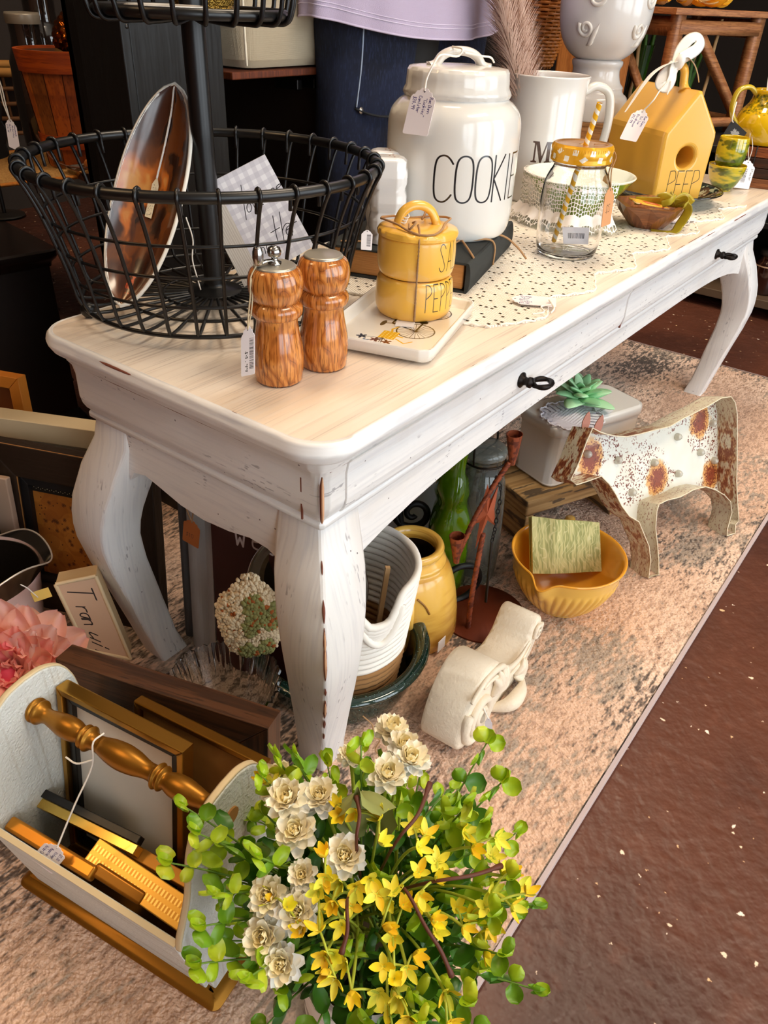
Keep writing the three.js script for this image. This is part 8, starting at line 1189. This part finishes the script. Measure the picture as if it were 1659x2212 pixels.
// ================================================================ flower arrangement in its textured pot
{
  const pc = [-0.163, RUG, 0.192], TOP = 0.125;
  const potT = tex(256, 256, (u, v) => mixc([236, 234, 230], [150, 146, 140], step(0.5, 0.75, fbm(u * 8, v * 16, 4, 8, 16))), 1, 1);
  const pt = thing('white_birch_pot', 'white rough bark textured pot under the yellow and white flowers', 'pot', pc);
  part(pt, 'outside', bend(lathe([[0, 0], [0.046, 0], [0.051, 0.004], [0.055, 0.06], [0.057, TOP - 0.006], [0.055, TOP]], 96, { smooth: 8, unit: true }), (p) => { const a = Math.atan2(p.z, p.x), r = Math.hypot(p.x, p.z); if (r > 0.03) { const k = 1 + 0.07 * (fbm(Math.cos(a) * 5 + 9, Math.sin(a) * 5 + p.y * 90, 3) - 0.5); p.x *= k; p.z *= k; } }), mat(0xffffff, 0.85, { map: potT }));
  part(pt, 'soil', lathe([[0.054, TOP - 0.012], [0, TOP - 0.01]], 40), mat(0x4a3a22, 0.95));
  const t = thing('flower_arrangement', 'artificial arrangement of green sprigs, cream blossoms and yellow florets at the front', 'flowers', [pc[0], RUG + TOP, pc[2]]);
  const O = v3(pc[0], RUG + TOP, pc[2]), eye = v3(-0.4291, 0.7757, 0.3769), rel = (p) => v3(...p).sub(O);
  // leaves: round, cupped
  const leafG = (r, cup) => grid(6, 7, (u, v) => { const x = u * 2 - 1, w = r * Math.sqrt(Math.max(0, 1 - Math.pow(2 * v - 1, 2))) * (0.92 + 0.12 * v); return [x * w, v * r * 2.05, cup * r * (x * x * 0.5 + (v - 0.4) * (v - 0.4) * 0.9)]; });
  const leaves = [leafG(0.0064, 0.8), leafG(0.008, 0.6), leafG(0.0092, 0.7)];
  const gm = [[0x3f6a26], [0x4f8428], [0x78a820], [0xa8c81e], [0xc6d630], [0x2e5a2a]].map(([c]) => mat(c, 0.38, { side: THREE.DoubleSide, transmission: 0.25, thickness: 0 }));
  const stemM = mat(0x6c8f34, 0.6), twigM = mat(0x5a2a18, 0.6), items = [], stems = [], yStems = [];
  const place = (g, m, p, dir, up, s) => { const z = dir.clone().normalize(), x = v3().crossVectors(z, up).normalize(); const y = v3().crossVectors(x, z).normalize().negate(); const M = new THREE.Matrix4().makeBasis(x.clone().multiplyScalar(s), z.clone().multiplyScalar(s), v3().crossVectors(x, z).multiplyScalar(s)); M.setPosition(p); items.push([g, m, M, p.clone().add(O).distanceTo(eye)]); };
  const sprig = (tip, n, tone, droop = 0.0) => {
    const a = v3(rr(-0.025, 0.025), -0.01, rr(-0.025, 0.025)), m1 = a.clone().lerp(tip, 0.5).add(v3(0, 0.03 + droop, 0)), c = new THREE.QuadraticBezierCurve3(a, m1, tip), P = c.getPoints(14);
    stems.push(loft(P.slice(3), (u) => 0.0012 * (1 - 0.5 * u), 5));
    for (let k = 0; k < n; k++) {
      const u = lerp(0.42, 1, k / (n - 1)), p = c.getPoint(u), tan = c.getTangent(u).normalize(), s1 = v3().crossVectors(tan, v3(0, 1, 0.1)).normalize(), s2 = v3().crossVectors(tan, s1), an = k * 1.62 + rnd();
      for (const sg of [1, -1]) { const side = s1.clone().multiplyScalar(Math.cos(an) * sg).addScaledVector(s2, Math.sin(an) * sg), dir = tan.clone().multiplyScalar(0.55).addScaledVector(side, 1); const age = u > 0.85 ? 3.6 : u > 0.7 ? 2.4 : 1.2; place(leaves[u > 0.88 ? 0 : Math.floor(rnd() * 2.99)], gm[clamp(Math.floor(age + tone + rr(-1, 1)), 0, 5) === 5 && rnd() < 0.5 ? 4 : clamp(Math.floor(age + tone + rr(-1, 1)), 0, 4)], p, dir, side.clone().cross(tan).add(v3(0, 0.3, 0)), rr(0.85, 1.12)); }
    }
    place(leaves[0], gm[3], tip, c.getTangent(1), v3(0.2, 1, 0), 0.9);
  };
  const ends = [[-0.267, 0.281, 0.097], [-0.236, 0.29, 0.077], [-0.251, 0.308, 0.11], [-0.094, 0.315, 0.25], [-0.066, 0.309, 0.222], [-0.138, 0.327, 0.26], [-0.148, 0.305, 0.288], [-0.182, 0.285, 0.304], [-0.216, 0.278, 0.299], [-0.189, 0.349, 0.142], [-0.194, 0.344, 0.13], [-0.242, 0.28, 0.283], [-0.285, 0.291, 0.151], [-0.297, 0.273, 0.158], [-0.288, 0.289, 0.194], [-0.157, 0.355, 0.172], [-0.209, 0.341, 0.131], [-0.247, 0.33, 0.164], [-0.271, 0.307, 0.15], [-0.175, 0.303, 0.291], [-0.138, 0.335, 0.247]];
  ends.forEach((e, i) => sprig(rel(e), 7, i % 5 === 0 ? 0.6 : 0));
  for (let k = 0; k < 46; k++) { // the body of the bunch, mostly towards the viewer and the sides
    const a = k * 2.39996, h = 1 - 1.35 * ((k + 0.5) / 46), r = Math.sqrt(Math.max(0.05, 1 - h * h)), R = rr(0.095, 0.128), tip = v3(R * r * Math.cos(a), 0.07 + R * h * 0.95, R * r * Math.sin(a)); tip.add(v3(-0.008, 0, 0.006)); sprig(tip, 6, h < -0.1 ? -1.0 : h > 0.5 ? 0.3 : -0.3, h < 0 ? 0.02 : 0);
  }
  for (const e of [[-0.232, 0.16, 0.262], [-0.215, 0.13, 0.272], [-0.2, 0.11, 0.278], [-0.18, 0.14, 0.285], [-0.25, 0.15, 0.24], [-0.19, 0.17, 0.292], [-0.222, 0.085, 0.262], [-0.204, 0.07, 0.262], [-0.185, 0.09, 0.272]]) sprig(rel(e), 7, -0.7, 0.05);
  items.sort((p, q) => p[3] - q[3]);
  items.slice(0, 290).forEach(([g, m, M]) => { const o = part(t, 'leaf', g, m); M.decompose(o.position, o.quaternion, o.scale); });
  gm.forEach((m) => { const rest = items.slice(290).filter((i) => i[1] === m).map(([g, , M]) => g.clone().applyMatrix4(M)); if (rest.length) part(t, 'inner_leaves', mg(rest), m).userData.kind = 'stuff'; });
  part(t, 'sprig_stems', mg(stems), stemM).userData.kind = 'stuff';
  // cream blossoms
  const petal = (L, W) => grid(5, 6, (u, v) => { const x = u * 2 - 1, w = W * Math.pow(Math.sin(PI * clamp(0.1 + 0.82 * v)), 0.6) * (v > 0.8 ? 1 - 0.35 * Math.pow((v - 0.8) / 0.2, 2) * (1 - Math.abs(x)) : 1); return [x * w, v * L, L * (0.34 * v * v - 0.1 * v) + 0.5 * W * x * x]; });
  const pg = [petal(0.0078, 0.0032), petal(0.0105, 0.0038), petal(0.0128, 0.0042)], cream = [0xfff2c4, 0xfff7e0, 0xfffdf6].map((c) => mat(c, 0.8, { side: THREE.DoubleSide }));
  const white_ = [[-0.193, 0.317, 0.129], [-0.19, 0.327, 0.164], [-0.215, 0.319, 0.165], [-0.209, 0.32, 0.201], [-0.149, 0.328, 0.189], [-0.117, 0.32, 0.18], [-0.106, 0.314, 0.162], [-0.231, 0.311, 0.185], [-0.249, 0.298, 0.172], [-0.245, 0.3, 0.194], [-0.263, 0.282, 0.181], [-0.266, 0.276, 0.199], [-0.152, 0.328, 0.159], [-0.125, 0.323, 0.192], [-0.206, 0.33, 0.15]];
  white_.forEach((p, bi) => {
    const P = rel(p), n = P.clone().sub(v3(-0.01, 0.05, -0.01)).normalize().multiplyScalar(0.7).add(eye.clone().sub(O).normalize().multiplyScalar(0.45)).normalize(), q0 = new THREE.Quaternion().setFromUnitVectors(v3(0, 0, 1), n), f = new THREE.Group(); f.name = 'blossom' + (bi ? '_' + String(bi).padStart(3, '0') : ''); f.position.copy(P); f.quaternion.copy(q0); f.scale.setScalar(bi === 7 || bi === 12 ? 0.75 : rr(0.95, 1.15)); t.add(f);
    [[6, 0.35, 0, 0], [8, 0.75, 1, 0], [9, 1.15, 2, 1], [9, 1.6, 2, 1 + (bi % 2)], [7, 2.0, 2, 2]].forEach(([k, open, gi, mi], ri) => { for (let i = 0; i < k; i++) { const m = part(f, 'petal', pg[gi], cream[mi]), a = (i + 0.5 * (ri % 2)) / k * TAU + rr(-0.12, 0.12); m.quaternion.setFromAxisAngle(v3(0, 0, 1), a).multiply(new THREE.Quaternion().setFromEuler(new THREE.Euler(PI / 2 - open + rr(-0.15, 0.15), 0, 0))); m.scale.setScalar(rr(0.88, 1.1)); } });
    yStems.push(loft(new THREE.QuadraticBezierCurve3(v3(rr(-0.02, 0.02), 0, rr(-0.02, 0.02)), P.clone().multiplyScalar(0.5).add(v3(0, 0.03, 0)), P).getPoints(8), 0.0014, 5));
  });
  // yellow florets on thin arching stalks
  const yp = grid(4, 5, (u, v) => { const x = u * 2 - 1, w = 0.0026 * Math.pow(Math.sin(PI * clamp(0.08 + 0.88 * v)), 0.8); return [x * w, v * 0.0105, 0.0035 * v * v + 0.0009 * x * x]; });
  const ym = [0xf8e02a, 0xf4e84e, 0xe6e44a, 0xf8d030].map((c) => mat(c, 0.5, { side: THREE.DoubleSide }));
  const yel = [[-0.183, 0.335, 0.208], [-0.196, 0.336, 0.187], [-0.228, 0.322, 0.201], [-0.251, 0.308, 0.19], [-0.248, 0.305, 0.214], [-0.254, 0.296, 0.223], [-0.229, 0.315, 0.223], [-0.208, 0.318, 0.239], [-0.212, 0.323, 0.224], [-0.2, 0.304, 0.263], [-0.186, 0.293, 0.278], [-0.156, 0.292, 0.281], [-0.139, 0.289, 0.28], [-0.18, 0.274, 0.293], [-0.215, 0.27, 0.286], [-0.237, 0.277, 0.267], [-0.178, 0.326, 0.236], [-0.147, 0.311, 0.259], [-0.226, 0.289, 0.264], [-0.203, 0.327, 0.133], [-0.183, 0.315, 0.254], [-0.254, 0.282, 0.244], [-0.222, 0.3, 0.25], [-0.17, 0.3, 0.285], [-0.24, 0.262, 0.262], [-0.232, 0.31, 0.21]];
  const fl = []; yel.forEach((p) => { const P = rel(p); fl.push(P); for (let k = 0; k < 2; k++) fl.push(P.clone().add(v3(rr(-0.018, 0.018), rr(-0.014, 0.01), rr(-0.014, 0.018)))); });
  fl.forEach((P, i) => {
    const n = P.clone().sub(v3(0, 0.06, 0)).normalize().add(v3(rr(-0.6, 0.6), rr(-0.4, 0.5), rr(-0.6, 0.6))).normalize(), f = new THREE.Group(); f.name = 'floret' + (i ? '_' + String(i).padStart(3, '0') : ''); f.position.copy(P); f.quaternion.setFromUnitVectors(v3(0, 0, 1), n); t.add(f); const k = 4 + (i % 2), op = rr(0.7, 1.25);
    for (let j = 0; j < k; j++) { const m = part(f, 'petal', yp, ym[(i + j % 2) % 4]); m.quaternion.setFromAxisAngle(v3(0, 0, 1), j / k * TAU + 0.3 * i).multiply(new THREE.Quaternion().setFromEuler(new THREE.Euler(PI / 2 - op, 0, 0))); }
    if (i % 3 === 0) yStems.push(loft(new THREE.QuadraticBezierCurve3(v3(rr(-0.03, 0.03), 0.03, rr(-0.03, 0.03)), P.clone().multiplyScalar(0.55).add(v3(0, 0.06, 0)), P).getPoints(10), 0.0011, 5));
    else yStems.push(loft(new THREE.QuadraticBezierCurve3(fl[i - (i % 3)], P.clone().lerp(fl[i - (i % 3)], 0.5).add(v3(0, 0.006, 0)), P).getPoints(6), 0.0008, 5));
  });
  part(t, 'flower_stalks', mg(yStems), mat(0xb6c040, 0.6)).userData.kind = 'stuff';
  for (const w of [[[-0.147, 0.312, 0.281], [-0.17, 0.322, 0.272], [-0.187, 0.32, 0.255], [-0.18, 0.26, 0.22]], [[-0.215, 0.293, 0.289], [-0.213, 0.307, 0.278], [-0.212, 0.317, 0.266], [-0.205, 0.325, 0.245], [-0.19, 0.26, 0.21]], [[-0.253, 0.312, 0.235], [-0.244, 0.32, 0.232], [-0.236, 0.326, 0.225], [-0.2, 0.26, 0.2]], [[-0.188, 0.352, 0.193], [-0.196, 0.35, 0.202], [-0.205, 0.343, 0.207], [-0.19, 0.27, 0.2]], [[-0.147, 0.347, 0.222], [-0.171, 0.346, 0.229], [-0.186, 0.34, 0.227], [-0.175, 0.26, 0.205]]]) part(t, 'twig', curve(w.map((p) => rel(p).toArray()), (u) => 0.0014 * (u < 0.06 ? 1.4 : 1 - 0.3 * u), 6, 7), twigM);
  // one large dull leaf near the top
  const big = grid(10, 12, (u, v) => { const x = u * 2 - 1, w = 0.02 * Math.pow(Math.sin(PI * clamp(0.06 + 0.9 * v)), 0.8) * (1 + 0.12 * Math.sin(v * 24)); return [x * w, v * 0.06, 0.006 * Math.sin(v * 9) + 0.012 * x * x]; }), bl = part(t, 'large_leaf', big, mat(0x8c9050, 0.6, { side: THREE.DoubleSide })); bl.position.copy(rel([-0.165, 0.3, 0.19])); bl.rotation.set(0.4, -0.9, 0.5);
}

scene.traverse((o) => { if (o.isMesh) { o.castShadow = o.receiveShadow = true; if (o.userData.n) delete o.userData.n; } if (o.isGroup) delete o.userData.n; });
renderer.render(scene, camera);
